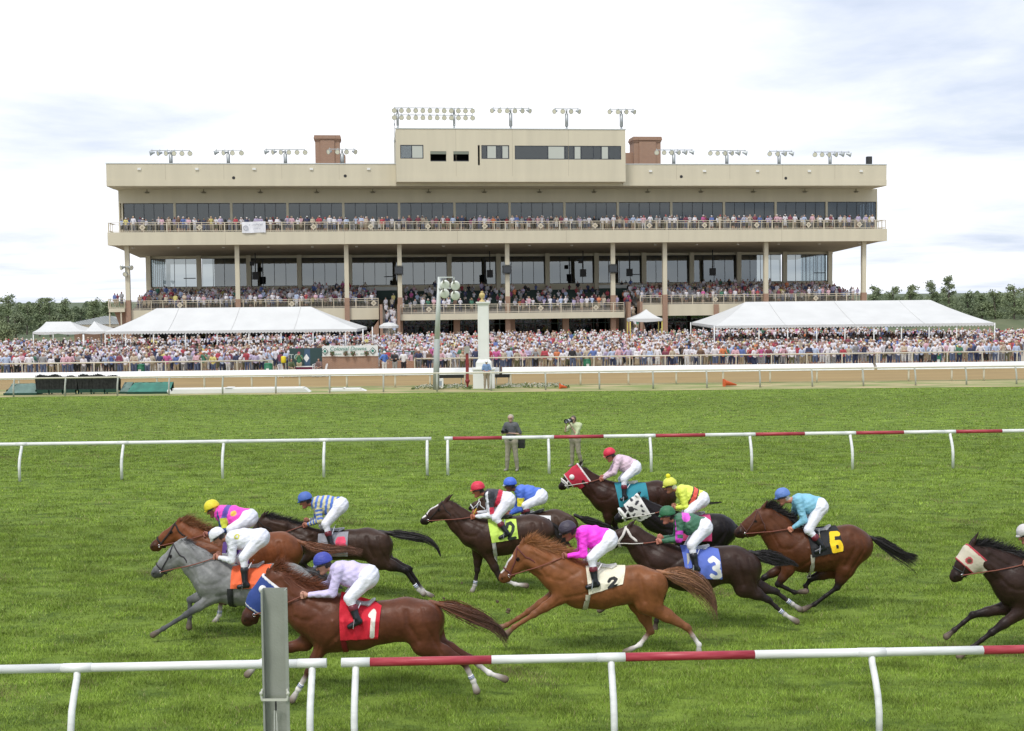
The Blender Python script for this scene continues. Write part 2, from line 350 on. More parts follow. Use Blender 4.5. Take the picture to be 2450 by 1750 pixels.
# ---- upper level: wall, window bays, posts
mb = MB(); zt = 16.1; mb.box(UL, UR, 3.9, 4.2, zt, 17.6); mb.box(UL, UR, 3.9, 4.2, 12.7, 13.0)
mb.box(UL, UL + 0.3, 4.2, 24, 12.7, 17.6); mb.box(UR - 0.3, UR, 9, 24, 12.7, 17.6); mb.box(UR - 0.3, UR, 4.2, 9, 16.1, 17.6)
mb.build('upper_wall', beige, GS)
posts = [418, 553.5, 688, 821.5, 955, 1087.5, 1219.5, 1350.5, 1478, 1606, 1732, 1855.5, 1977.5]
pu = [UL] + [uB(p, 3.9, 510) for p in posts] + [UR]
for i in range(14):
    a, b = pu[i], pu[i + 1]
    if i == 0: a += 0.45
    f = MB(); n = 5
    for k in range(n):
        x = a + 0.12 + (b - a - 0.24) * k / n
        if k: f.box(x - 0.03, x + 0.03, 3.97, 4.05, 13.0, 16.1)
    f.box(a + .12, b - .12, 3.97, 4.05, 16.02, 16.1); f.box(a + .12, b - .12, 3.97, 4.05, 13.0, 13.07)
    if i % 2 == 0 or i in (3, 7): f.box(b - 1.35, b - .12, 3.965, 4.06, 14.15, 14.25)
    fo = f.build('window', framem, GS)
    g = MB(); g.box(a + .12, b - .12, 4.0, 4.02, 13.07, 16.02); g.build('pane', glass_up, fo)
for u in pu[1:-1]:
    mb = MB(); mb.box(u - 0.13, u + 0.13, 3.85, 4.25, 12.7, 16.1); mb.build('window_post', beige, GS)
mb = MB(); mb.box(UL, UL + .12, 3.86, 4.2, 13, 16.1); mb.box(UL + .3, UL + .45, 3.86, 4.2, 13, 16.1); mb.build('corner_post', beige, GS); mb = MB(); mb.box(UR - .13, UR, 3.86, 4.2, 13, 16.1); mb.build('corner_post', beige, GS)
f = MB()
for k in range(6): f.box(UR - 0.24, UR - 0.08, 4.4 + k * 0.9, 4.5 + k * 0.9, 13, 16.1)
fo = f.build('side_window', framem, GS); g = MB(); g.box(UR - 0.17, UR - 0.16, 4.3, 9, 13, 16.1); g.build('pane', glass_side, fo)
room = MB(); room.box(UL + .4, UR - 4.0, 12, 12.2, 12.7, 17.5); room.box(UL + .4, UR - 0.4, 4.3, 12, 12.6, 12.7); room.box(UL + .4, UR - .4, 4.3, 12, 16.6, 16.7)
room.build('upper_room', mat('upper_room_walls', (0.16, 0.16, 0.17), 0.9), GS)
for k in range(42):
    u = UL + 2 + (UR - UL - 4) * k / 41
    for v in (6.2, 8.4): cl = MB(); cl.box(u + (v - 6) * 0.3, u + 0.85 + (v - 6) * 0.3, v, v + 0.25, 16.52, 16.58); cl.build('ceiling_light', lampm, GS)
# ---- balcony
mb = MB(); mb.box(-0.05, W + 0.08, -0.05, 0.35, 11.33, 12.72); mb.box(-.05, .35, .35, 24, 11.33, 12.72); mb.box(W - .32, W + .08, .35, 24, 11.33, 12.72)
for px in (540, 825, 1095, 1355, 1600, 1870): mb.box(uB(px) - 0.012, uB(px) + 0.012, -0.054, -0.05, 11.35, 12.7, 1)
mb.build('balcony_fascia', [beige, beige_d], GS)
mb = MB(); mb.box(0.35, W - 0.32, 0.35, 3.85, 12.45, 12.62); mb.build('balcony_floor', conc, GS)
DB = 15.0
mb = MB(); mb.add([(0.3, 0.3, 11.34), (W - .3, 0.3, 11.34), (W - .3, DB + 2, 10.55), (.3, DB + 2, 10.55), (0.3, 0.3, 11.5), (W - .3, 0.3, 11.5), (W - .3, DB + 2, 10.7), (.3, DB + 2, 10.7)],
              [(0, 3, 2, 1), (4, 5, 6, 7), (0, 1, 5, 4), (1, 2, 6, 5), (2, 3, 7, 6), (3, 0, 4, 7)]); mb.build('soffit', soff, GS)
for k in range(18): dl = MB(); dl.lathe((2 + k * (W - 4) / 17, 3.0, 11.12), [(0.0, 0.09), (0.16, 0.09), (0.16, 0), (0.0, 0)], 10); dl.build('downlight', mat('downlight', (0.7, 0.7, 0.66), 0.4), GS)
def railing(u0, u1, v, z0, name='railing', ends=(0, 0), orn=(), h=1.02):
    mb = MB(); T = 0.035
    mb.box(u0, u1, v - T, v + T, z0 + h - 0.07, z0 + h); mb.box(u0, u1, v - T * .7, v + T * .7, z0 + h - 0.27, z0 + h - 0.22); mb.box(u0, u1, v - T, v + T, z0 + 0.08, z0 + 0.14)
    n = max(1, round((u1 - u0) / 1.22))
    for i in range(n + 1):
        u = u0 + (u1 - u0) * i / n; t = 0.055 if i % 5 == 0 else 0.03
        mb.box(u - t, u + t, v - T - .004, v + T + .004, z0, z0 + h + .004)
    nb = int((u1 - u0) / 0.16)
    for i in range(nb): u = u0 + (i + .5) * 0.16; mb.box(u - .008, u + .008, v - .008, v + .008, z0 + .14, z0 + h - .27)
    for e, s in ((u0, ends[0]), (u1, ends[1])):
        if s:
            mb.box(e - T, e + T, v + T, v + s, z0 + h - .07, z0 + h); mb.box(e - T, e + T, v + T, v + s, z0 + .08, z0 + .14)
            for k in range(1, int(s)): mb.box(e - .03, e + .03, v + k, v + k + .06, z0, z0 + h - .07)
    ro = mb.build(name, railm, GS)
    for u in orn:
        o = MB(); s = 0.34; o.add([(u - s, v - .06, z0 + .48), (u, v - .06, z0 + .48 - s), (u + s, v - .06, z0 + .48), (u, v - .06, z0 + .48 + s), (u - s, v - .04, z0 + .48), (u, v - .04, z0 + .48 - s), (u + s, v - .04, z0 + .48), (u, v - .04, z0 + .48 + s)],
            [(0, 1, 2, 3), (7, 6, 5, 4), (0, 4, 5, 1), (1, 5, 6, 2), (2, 6, 7, 3), (3, 7, 4, 0)])
        s = .16
        o.add([(u - s, v - .065, z0 + .48), (u, v - .065, z0 + .48 - s), (u + s, v - .065, z0 + .48), (u, v - .065, z0 + .48 + s)], [(0, 1, 2, 3)], 1)
        o.build('ornament', [railm, beige_d], ro)
    return ro
orn = [uB(px, 0, 545) for px in (340, 477, 750, 887, 1024, 1160, 1294, 1424, 1554, 1686, 1811, 1935, 2057)]
railing(0.05, W - 0.05, 0.1, 12.74, 'balcony_railing', (3.6, 3.6), orn)
for k in range(14):
    sl = MB(); u = (pu[k] + pu[k + 1]) / 2 + 0.2; sl.lathe((u, 3.2, 17.15), [(0.05, 0.4), (0.05, 0.2), (0.22, 0.12), (0.26, 0.0), (0.2, -0.02)], 10)
    sl.box(u - .35, u + .35, 3.0, 3.1, 17.22, 17.26); sl.build('wall_lamp', mat('lamp_olive', (0.22, 0.2, 0.14), 0.5), GS)
for px in (333, 471, 608, 745, 882, 1556, 1685, 1812, 1936, 2060):
    u = uB(px, 0, 400); fl = MB(); fl.box(u - .18, u + .18, -.12, 0, wB(px, 405 + (5 if px > 1500 else 0), 0) - .1, wB(px, 405 + (5 if px > 1500 else 0), 0) + .1); fl.build('fascia_lamp', mat('lamp_white', (0.8, 0.8, 0.76), 0.4), GS)
for px, py in ((559, 426), (826, 421.5), (1630, 423), (1880, 427)): fd = MB(); fd.lathe((uB(px, 0, py), 0, wB(px, py)), [(0.001, 0.02), (.17, .02), (.17, -.02)], 12, axis=(0, -1, 0)); fd.build('drain_opening', darkm, GS)
# ---- columns
FC = [305, 568, 829, 956, 1213.5, 1466, 1590, 1832, 2066]
FCU = [uB(p, 1.2, 640) for p in FC]
for px, u in zip(FC, FCU):
    mid = 957 <= px <= 1493; zb = 5.45
    mb = MB(); mb.box(u - .235, u + .235, .95, 1.45, zb, 11.5); mb.build('column', beige, GS)
    mb = MB(); mb.box(u - .27, u + .27, .9, 1.5, 0, zb); mb.build('brick_column', brick, GS)
BC = [355, 476, 595, 716, 837, 956, 1075, 1192.5, 1309.5, 1427, 1540.5, 1654.5, 1767.5, 1877, 1985]
BCU = [uB(p, 14.6, 640) for p in BC]
for u in BCU:
    mb = MB(); mb.box(u - .27, u + .27, 14.35, 14.85, 5.0, 10.95); mb.build('rear_column', beige, GS)
LU0, LU1 = uB(363, DB, 650), uB(1985, DB, 650)
gz0, gz1 = 6.95, 10.35
mb = MB(); mb.box(LU0 - .4, LU1 + .4, DB, DB + .3, 3.5, gz0); mb.box(LU0 - .4, LU1 + .4, DB, DB + .3, gz1, 10.7); mb.build('lower_wall', beige, GS)
tilt = math.tan(R_(2.3)) * (gz1 - gz0)
for i in range(len(BCU) - 1):
    a, b = BCU[i] + .27, BCU[i + 1] - .27; f = MB(); n = 4
    for k in range(1, n): x = a + (b - a) * k / n; f.add([(x - .03, DB + .02, gz0), (x + .03, DB + .02, gz0), (x + .03, DB + .02 + tilt, gz1), (x - .03, DB + .02 + tilt, gz1)], [(0, 1, 2, 3)])
    f.box(a, b, DB + .02, DB + .1, gz0, gz0 + .06); f.box(a, b, DB + tilt, DB + tilt + .08, gz1 - .05, gz1)
    if i in (0, 4, 9, 13): f.box(b - 1.6, b - .2, DB + .0, DB + .08, gz0 + 1.0, gz0 + 1.1)
    fo = f.build('deck_window', framem, GS)
    g = MB(); g.add([(a, DB + .05, gz0), (b, DB + .05, gz0), (b, DB + .05 + tilt, gz1), (a, DB + .05 + tilt, gz1)], [(0, 1, 2, 3)]); g.build('pane', glass_low, fo)
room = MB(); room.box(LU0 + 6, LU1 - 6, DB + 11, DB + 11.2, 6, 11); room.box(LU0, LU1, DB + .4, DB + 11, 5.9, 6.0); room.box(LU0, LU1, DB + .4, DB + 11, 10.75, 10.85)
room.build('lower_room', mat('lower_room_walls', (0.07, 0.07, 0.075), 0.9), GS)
for k in range(50):
    u = LU0 + 3 + (LU1 - LU0 - 6) * k / 49
    for v in (DB + 2.5, DB + 5): cl = MB(); cl.box(u, u + .7, v, v + .2, 10.6, 10.66); cl.build('deck_ceiling_light', lampm, GS)
for nm, u in (('side_glazing', LU0 - .15), ('side_glazing', LU1 + .1)):
    f = MB()
    for k in range(8): f.box(u, u + .08, DB + .5 + k * 1.4, DB + .6 + k * 1.4, gz0, gz1)
    f.box(u, u + .08, DB + .3, DB + 11, gz0, gz0 + .1); f.box(u, u + .08, DB + .3, DB + 11, gz1 - .1, 10.7)
    fo = f.build(nm, framem, GS); g = MB(); g.box(u + .03, u + .04, DB + .3, DB + 11, gz0, gz1); g.build('pane', glass_side, fo)
# ---- lower decks
def deck(u0, u1, z, v0, fb, ends, orn):
    mb = MB(); mb.box(u0, u1, v0, v0 + .3, fb, z - .02); mb.build('deck_fascia', beige, GS)
    t = MB(); n = 10; zr = 5.65
    t.box(u0, u1, v0 + .3, v0 + 2.6, z - .3, z - .05)
    for k in range(n):
        va = v0 + 2.6 + (14.3 - v0 - 2.6) * k / n; vb = v0 + 2.6 + (14.3 - v0 - 2.6) * (k + 1) / n; zz_ = z + (zr - z) * (k + 1) / n
        t.box(u0, u1, va, vb, z - .3, zz_)
    t.build('seating_tiers', conc, GS)
    railing(u0 + .05, u1 - .05, v0 + .1, z, 'deck_railing', ends, orn)
def ub(px, v=1.3): return uB(px, v, 720)
deck(ub(305), ub(906), 4.38, 1.25, 3.05, (0, 0), [ub(430), ub(698), ub(894)])
deck(ub(957, .2), ub(1494, .2), 3.62, 0.2, 2.92, (0, 0), [ub(1026, .2), ub(1160, .2), ub(1294, .2), ub(1426, .2)])
deck(ub(1531), ub(2075), 4.38, 1.25, 3.05, (0, 0), [ub(1712), ub(1952)])
# brick piers and stairs either side of the centre deck
for (a, b, flip) in ((ub(908), ub(956), 0), (ub(1496), ub(1530), 0)):
    s = MB()
    for k in range(16):
        s.box(a + .3, b - .3, -2.2 + k * .42, 6 + .2, k * .26, k * .26 + .26)
    s.build('stair', conc, GS)
    p = MB(); p.box(b - .3, b, -0.3, 1.2, 0, 4.7); p.box(a, a + .3, -0.3, 1.2, 0, 4.7); p.build('stair_pier', brick, GS)
sw = MB(); sw.prism([(ub(870), 0), (ub(905), 0), (ub(905), 3.0), (ub(872), .9)], .2, .6); sw.build('stair_wall', brick, GS)
sw = MB(); sw.prism([(ub(1531), 0), (ub(1545), 0), (ub(1545), .6), (ub(1531), 2.9)], .2, .6); sw.build('stair_wall', brick, GS)
for px in (1092, 1223.5, 1352.5, 1472): 
    mb = MB(); u = ub(px, 3); mb.box(u - .35, u + .35, 2.7, 3.3, 0, 3.3); mb.build('ground_pier', brick, GS)
for px in (1713.5, 1952): 
    mb = MB(); u = ub(px, 1.15); mb.box(u - .28, u + .28, 1.05, 1.24, 0, 4.3); mb.build('ground_pier', brick, GS)
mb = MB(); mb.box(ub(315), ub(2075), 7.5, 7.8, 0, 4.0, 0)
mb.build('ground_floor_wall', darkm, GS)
f = MB()
for k in range(60):
    u = ub(315) + 1.4 * k
    f.box(u, u + .08, 7.3, 7.4, 0, 2.9)
f.box(ub(315), ub(2075), 7.28, 7.42, 2.2, 2.3); f.build('ground_floor_glazing_frame', mat('green_frame', (0.05, 0.10, 0.08), 0.5), GS)
g = MB(); g.box(ub(315), ub(2075), 7.35, 7.36, 0, 2.9); g.build('ground_floor_pane', glass_up, GS)
# glass concourse screens with white counters
for (p0, p1) in ((866, 950), (1432, 1545)):
    a, b = uB(p0, 11.5, 690), uB(p1, 11.5, 690)
    c = MB(); c.box(a, b, 11.2, 11.5, 5.2, 6.35, 0); c.box(a, b, 11.1, 11.19, 6.3, 6.7, 1); c.build('concourse_counter', [darkg, mat('counter_white', (0.45, 0.46, 0.42), .5)], GS)
# seats hint rows in tiers
s = MB()
for (p0, p1, z) in ((350, 895, 4.38), (1545, 2010, 4.38), (970, 1480, 3.62)):
    for k in range(9):
        v = 4.4 + k * 1.05; zz_ = z + (5.65 - z) * (k + 1) / 10; s.box(ub(p0, v), ub(p1, v), v, v + .08, zz_ + .35, zz_ + .75)
s.build('seat_rows', darkg, GS)
# dark roof over the last rows, left stair tower
st = MB(); a, b = uB(262, 1.2, 715), uB(300, 1.2, 715)
st.box(a, b, .6, 3.2, 4.2, 4.6, 0); st.box(a, a + .12, .7, .82, 0, 4.2, 0); st.box(a + 1.2, a + 1.32, .7, .82, 0, 4.2, 0)
st.build('stair_platform', [beige], GS)
st = MB(); st.prism([(uB(272, 1.2, 760), 4.2), (uB(312, 1.2, 760), 4.2), (uB(312, 1.2, 760), 0), (uB(291, 1.2, 800), 0), (uB(291, 1.2, 800), 2.0)], 1.6, 3.0); st.build('stair_underside', brick, GS)
railing(a, b, .7, 4.6, 'platform_railing', (2.4, 0))
# ---- chimneys
def chimney(p0, p1, ptop, extra):
    u0, u1 = uB(p0, 9, 360), uB(p1, 9, 360); zt = wB((p0 + p1) / 2, ptop, 9)
    mb = MB(); mb.box(u0 + .1, u1 - .1, 9.05, 11.5, 18, zt - .6); mb.box(u0 + .7, u1 - .7, 8.9, 9.05, 18, zt - .6)
    mb.box(u0 + .03, u1 - .03, 8.95, 11.6, zt - .6, zt - .42); mb.box(u0 - .05, u1 + .05, 8.86, 11.7, zt - .42, zt - .2)
    mb.box(u0 + .6, u1 - .6, 8.8, 8.86, zt - .42, zt - .05); mb.box(u0 + .0, u1 - .0, 8.9, 11.6, zt - .2, zt)
    if extra: e0, e1 = uB(extra[0], 10, 360), uB(extra[1], 10, 360); mb.box(e0, e1, 9.6, 12, 18, wB(1500, extra[2], 9.6))
    mb.build('chimney', brick, GS)
chimney(752, 815, 324, (810, 826, 372)); chimney(1515, 1583, 327.5, (1496, 1520, 366))
# tall thin aerial beside the press box
ant = empty('aerial_mast', bw(uB(944.5, -.5, 350), -.5, 20.08), TH, 'thin aerial mast on the roof at the left end of the press box', 'aerial')
mb = MB(); mb.tube([(0, 0, 0), (0, 0, 5.0)], .035, 6); mb.tube([(0, 0, 5.0), (0, 0, 6.2)], .02, 5); mb.build('mast', mat('galv', (0.45, 0.47, 0.47), .5, metal=.5), ant)
mb = MB(); mb.lathe((0, 0, 2.2), [(0, 0), (.12, .05), (.12, .25), (0, .3)], 8); mb.lathe((0, 0, 4.0), [(0, 0), (.08, .05), (.08, .25), (0, .3)], 8); mb.build('insulator', MATS['galv'], ant)
# ---- floodlights on the roof
galv = MATS['galv']; lensm = mat('lamp_lens', (0.72, 0.70, 0.55), 0.25); refl = mat('lamp_shell', (0.42, 0.45, 0.44), 0.4, metal=0.3)
def lamp_head(parent, p, yaw, tilt_=-.25, r=0.26):
    ax = Vector((math.sin(yaw), -math.cos(yaw), tilt_)).normalized(); p = Vector(p)
    mb = MB(); mb.lathe(p, [(0.03, -0.5), (.1, -.46), (.12, -.3), (r * .75, -.12), (r, 0.02), (r * 1.06, 0.03), (r * 1.06, 0.06), (r * .97, .06)], 12, 0, ax)
    mb.tube([p - ax * .2 + Vector((0, 0, .1)), p - ax * .2 + Vector((0, 0, .42))], .03, 5, 0)
    h = mb.build('lamp_head', refl, parent, smooth=True)
    l = MB(); l.lathe(p, [(0.001, .045), (r * .5, .05), (r * .97, .04)], 12, 0, ax); l.build('lens', lensm, h, smooth=True)
def floodbank(px0, px1, n, pole, ybar, ybase, v, zb, rows, label, yaw=None):
    up = uB(pole[0], v, ybase); zbar = wB(pole[0], ybar, v)
    root = empty('floodlight_bank', bw(up, v, zb), TH, label, 'floodlight', 'floodlight banks along the grandstand roof')
    mb = MB()
    for i, p in enumerate(pole):
        u = uB(p, v, ybase) - up; h = zbar - zb + .05
        mb.tube([(u, 0, 0), (u, 0, .4)], .11, 8); mb.tube([(u, 0, .4), (u, 0, h * .75)], .2 if rows == 1 else .14, 8); mb.tube([(u, 0, h * .75), (u, 0, h)], .1, 8)
    mb.build('pole', galv, root, smooth=True)
    u0, u1 = uB(px0, v, ybar) - up, uB(px1, v, ybar) - up
    mb = MB()
    for r in range(rows): mb.box(u0, u1, -.04, .04, zbar - zb - r * .76 - .03, zbar - zb - r * .76 + .05)
    mb.build('crossbar', galv, root)
    for r in range(rows):
        for k in range(n):
            t = k / (n - 1); u = u0 + (u1 - u0) * t
            yw = yaw(t) if yaw else 0.0
            lamp_head(root, (u, -.22, zbar - zb - .32 - r * .76), yw)
    return root
yl = lambda t: -1.5 * (1 - t) ** 1.5 + .1
yr = lambda t: 1.5 * t ** 1.5 - .1
ym = lambda t: (t - .5) * 1.6
zr = 19.7
floodbank(360, 455, 6, [409], 361, 392, .9, zr, 1, 'six-lamp floodlight bank on the roof, nearest the left end of the grandstand', yl)
floodbank(514, 578, 4, [546.5], 360, 390, .9, zr, 1, 'four-lamp floodlight bank, second along the roof from its left end', yl)
floodbank(634, 730, 6, [683], 358.5, 389, .9, zr, 1, 'six-lamp floodlight bank on the roof just left of the left chimney', yl)
floodbank(786, 850, 4, [819], 357.5, 388, .9, zr, 1, 'four-lamp floodlight bank on the roof in front of the left brick chimney', ym)
floodbank(1570, 1658, 6, [1612], 359.5, 389, .9, zr, 1, 'six-lamp floodlight bank on the roof just right of the right brick chimney', yr)
floodbank(1698, 1785, 6, [1739], 361, 391, .9, zr, 1, 'six-lamp floodlight bank, third along the roof from its right end', yr)
floodbank(1840, 1896, 4, [1864], 362.5, 392, .9, zr, 1, 'four-lamp floodlight bank, second along the roof from its right end', yr)
floodbank(1948, 2033, 6, [1986], 364.5, 393, .9, zr, 1, 'six-lamp floodlight bank on the roof beside the black loudspeaker', yr)
zp = pb_top
floodbank(943, 1130, 12, [951.7, 1086.8], 258.5, 307, -1.1, zp, 2, 'double row of twenty-four floodlights on two poles above the press box')
floodbank(1177, 1267, 6, [1222], 259.5, 307.5, -1.1, zp, 1, 'six-lamp floodlight bank on a tall pole at the middle of the press box roof', ym)
floodbank(1326, 1385, 4, [1355.8], 261, 308, -1.1, zp, 1, 'four-lamp floodlight bank on the press box roof, second from its right end', ym)
floodbank(1458, 1517, 4, [1486.8], 262, 308.5, -1.1, zp, 1, 'four-lamp floodlight bank at the right end of the press box roof', ym)
ls = empty('loudspeaker', bw(uB(2079.5, .9, 385), .9, 20.08), TH, 'black loudspeaker box on the right end of the grandstand roof', 'loudspeaker')
mb = MB(); mb.box(-.28, .28, -.2, .3, .1, .95); mb.build('cabinet', mat('black_box', (0.02, 0.02, 0.02), .6), ls)
mb = MB(); mb.box(-.22, .22, -.22, -.2, .16, .9); mb.build('grille', mat('grille', (0.05, 0.05, 0.05), .9), ls); mb = MB(); mb.box(-.1, .1, 0, .1, -.05, .1); mb.build('bracket', galv, ls)
# lamp cluster on the first column, TV boxes on columns
cl_ = empty('floodlight_cluster', bw(FCU[0], .9, 8.6), TH, 'cluster of three lamps clamped to the leftmost grandstand column', 'floodlight')
mb = MB(); mb.box(-.5, .5, -.12, -.05, .45, .52); mb.box(-.3, .3, -.12, -.05, -.4, -.33); mb.build('bracket', galv, cl_)
lamp_head(cl_, (-.55, -.3, .35), -1.0, -.2); lamp_head(cl_, (.5, -.3, .35), .9, -.2); lamp_head(cl_, (-.15, -.3, -.35), -.3, -.4)
for px, t in ((956, 'fourth'), (1213.5, 'fifth'), (1466, 'sixth')):
    u = uB(px, 1.2, 640); tv = empty('monitor', bw(u - .1, .75, 8.0), TH, {956: 'dark box monitor on the column above the left stair', 1213.5: 'dark box monitor on the column right of the white tower', 1466: 'dark box monitor on the column above the right stair'}[px], 'monitor', 'monitors strapped to the grandstand columns')
    mb = MB(); mb.box(-.48, .48, -.3, .15, 0, .85); mb.build('case', MATS['black_box'], tv); mb = MB(); mb.box(-.4, .4, -.32, -.3, .08, .77); mb.build('screen', mat('dark_screen', (.03, .035, .04), .15), tv)
    mb = MB(); mb.box(-.42, .5, .15, .2, .9, .96); mb.box(-.42, .5, .15, .2, -.1, -.04); mb.build('strap', framem, tv)
# hanging speakers in front of the lower glass
for px, lab in ((611, 'dark hanging loudspeaker bracket before the deck glass, left half'), (1172, 'hanging black loudspeaker left of the tower column bay'), (1395, 'hanging pair of black loudspeakers before the deck glass, right of centre'), (1506, 'dark hanging bracket beside the sixth column'), (1705, 'dark hanging box before the deck glass, right half')):
    u = uB(px, 10, 640); e = empty('hanging_speaker', bw(u, 10, 8.0), TH, lab, 'loudspeaker', 'loudspeakers hung from the soffit')
    mb = MB(); mb.tube([(0, 0, .6), (0, 0, 2.8)], .07, 6); mb.build('hanger', MATS['black_box'], e)
    mb = MB(); mb.box(-.35, .35, -.2, .2, -.3, .6); mb.box(-.6, -.1, -.3, -.2, 1.3, 1.8) if px in (1395, 611) else None; mb.build('cabinet', MATS['black_box'], e)
# white cloth banner on the balcony
bn = empty('balcony_banner', bw(uB(607, -.15, 545), -.15, wB(607, 557.5, -.15)), TH, 'white cloth banner with faint grey writing tied to the upper balcony railing', 'banner')
bnm = mat('banner_white', (0.80, 0.80, 0.82), .8)
gx = np.linspace(-1.25, 1.27, 30); gz = np.linspace(0, 1.2, 14); X, Z = np.meshgrid(gx, gz, indexing='ij'); Yv = .05 * np.sin(X * 3 + Z * 2) - .03 * np.cos(X * 7)
idx = np.arange(X.size).reshape(X.shape); F = np.stack([idx[:-1, :-1], idx[1:, :-1], idx[1:, 1:], idx[:-1, 1:]], -1).reshape(-1, 4)
mesh_np('cloth', np.stack([X, Yv, Z + .03 * np.sin(X * 2)], -1).reshape(-1, 3), F, bnm, bn)
grey_t = mat('faint_print', (0.42, 0.43, 0.48), .8)
mb = MB(); r_ = random.Random(3)
for (x0_, x1_, zc, hh) in ((-.5, .95, .86, .11), (-.05, .65, .42, .06)):      # the print is too faint to read: loose script strokes
    x = x0_
    while x < x1_:
        pts = [(x + k * .035, -.11, zc + hh * math.sin(k * 1.9 + r_.random() * 2) * (1 if k % 3 else .5) + .03 * (x - x0_)) for k in range(5)]
        mb.tube(pts, .018, 4); x += .17 + (.12 if r_.random() < .12 else 0)
mb.build('lettering', grey_t, bn)
mb = MB(); mb.lathe((-.85, -.10, .52), [(.25, 0), (.27, .01), (.21, .01), (.20, 0)], 20, axis=(0, -1, 0)); mb.tube([(-.95, -.11, .42), (-.9, -.11, .62), (-.82, -.11, .5), (-.75, -.11, .63)], .02, 4); mb.build('emblem', grey_t, bn)
# ------------------------------------------------------------------ rails
whitep = mat('white_paint', (0.78, 0.785, 0.76), 0.4, var=0.12, vscale=6, bump=.1, bscale=40, stretch=(.4, 2, 2))
redp = mat('red_paint', (0.36, 0.025, 0.045), 0.45, col2=(0.44, 0.06, 0.075), vscale=9, stretch=(0.5, 3, 3))
creamp = mat('cream_paint', (0.62, 0.58, 0.46), 0.5)
greyp = mat('weathered_post', (0.42, 0.43, 0.37), 0.6, var=0.1, vscale=4)
def rail_run(name, label, P0, P1, z, r, posts, pr, pm, bend, segs=None, group=None, cat='rail', railmat=None, n=14, pname='post', collar=False):
    """P0,P1: ground points under the rail ends; posts: list of fractions; segs: list of (t0,t1,'w'/'r')"""
    P0 = Vector(P0); P1 = Vector(P1); d = (P1 - P0); L = d.length; ang = math.atan2(d.y, d.x)
    root = empty(name, (P0.x, P0.y, 0), ang, label, cat, group)
    if segs is None: segs = [(0, 1, 'w')]
    for a, b, c in segs:
        mb = MB(); rr = r * (1.06 if c == 'c' else 1.0)
        mb.tube([(a * L, 0, z), (b * L, 0, z)], rr, n); mb.build('rail_section' if len(segs) > 1 else 'top_rail', {'w': railmat or whitep, 'r': redp, 'c': whitep}[c], root, smooth=True)
    for t in posts:
        x = t * L; mb = MB()
        mb.tube([(x, 0, z - r * .6), (x, bend * .10, z - .12), (x, bend * .45, z - .26), (x, bend * .82, z - .44), (x, bend, z * .42), (x, bend * 1.02, 0.0)], pr, 10)
        mb.build(pname, pm, root, smooth=True)
        if collar and .01 < t < .99: mb = MB(); mb.tube([(x - .17, 0, z), (x + .17, 0, z)], r * 1.07, n); mb.build('collar', whitep, root, smooth=True)
    return root
def on_line(A, B, px, z):                  # fraction along the line A-B seen in photo column px
    py = 1500
    for _ in range(4):
        d = ray(px, py); e = B - A; det = d.x * (-e.y) - (-e.x) * d.y; t = (A.x * (-e.y) + e.x * A.y) / det; s = (t * d.x - A.x) / e.x
        P = A + e * s; q = Vector((P.x, P.y, z - CAMH)); py = CY - FPX * q.dot(CU) / q.dot(CF)
    return s
ZR = 1.10
A = gnd(0, 1602, ZR); B = gnd(2450, 1554, ZR); A.z = B.z = 0
A2 = A - (B - A) * .25; B2 = B + (B - A) * .25
f = lambda px: on_line(A2, B2, px, ZR)
L0 = A2; E0 = A2 + (B2 - A2) * f(775)
g0 = lambda px: on_line(L0, E0, px, ZR)
rail_run('running_rail', 'white near running rail in the left foreground, ending at the gap beside the grey post', L0, E0, ZR, .052, [g0(-430), g0(185), g0(747)], .042, whitep, -.30, collar=True, group='foreground running rails', segs=[(0, .55, 'w'), (.55, .985, 'w'), (.985, 1, 'c')])
S1 = A2 + (B2 - A2) * f(826); g1 = lambda px: on_line(S1, B2, px, ZR)
edges = [826, 880, 1176, 1489, 1805, 2351]; sg = []
cols = ['c', 'r', 'w', 'r', 'w']
for k in range(5): sg.append((max(0, g1(edges[k])), g1(edges[k + 1]), cols[k]))
sg.append((g1(2351), 1.0, 'r'))
sg.append((g1(1432), g1(1490), 'c'))
rail_run('running_rail', 'red and white striped near running rail in the right foreground', S1, B2, ZR, .052, [g1(851), g1(1462), g1(2085), g1(2750)], .042, whitep, -.30, collar=True, group='foreground running rails', segs=sg)
# far rail of the running lane
A = gnd(0, 1064, ZR); B = gnd(2450, 1031, ZR); A.z = B.z = 0; A2 = A - (B - A) * .25; B2 = B + (B - A) * .25
f = lambda px: on_line(A2, B2, px, ZR)
E0 = A2 + (B2 - A2) * f(1032); g0 = lambda px: on_line(A2, E0, px, ZR)
rail_run('running_rail', 'white far running rail behind the field, left of the gap', A2, E0, ZR, .055, [g0(p) for p in (-430, -188, 52, 295, 535, 776, 1022)], .045, whitep, -.26, collar=True, group='far running rails')
S1 = A2 + (B2 - A2) * f(1063); g1 = lambda px: on_line(S1, B2, px, ZR)
edges = [1063, 1083, 1201, 1322, 1444, 1565, 1687, 1804, 1925, 2044, 2162, 2281, 2397]; sg = [(0, g1(1083), 'c')]; c = 'r'
for k in range(1, 12): sg.append((g1(edges[k]), g1(edges[k + 1]), c)); c = 'w' if c == 'r' else 'r'
sg.append((g1(2397), 1, 'w'))
rail_run('running_rail', 'red and white striped far running rail passing in front of the two photographers', S1, B2, ZR, .055, [g1(p) for p in (1071, 1312, 1555, 1794, 2034, 2273, 2512, 2750)], .045, whitep, -.26, collar=True, group='far running rails', segs=sg)
def yline(y0, sl): return lambda X: y0 + sl * X
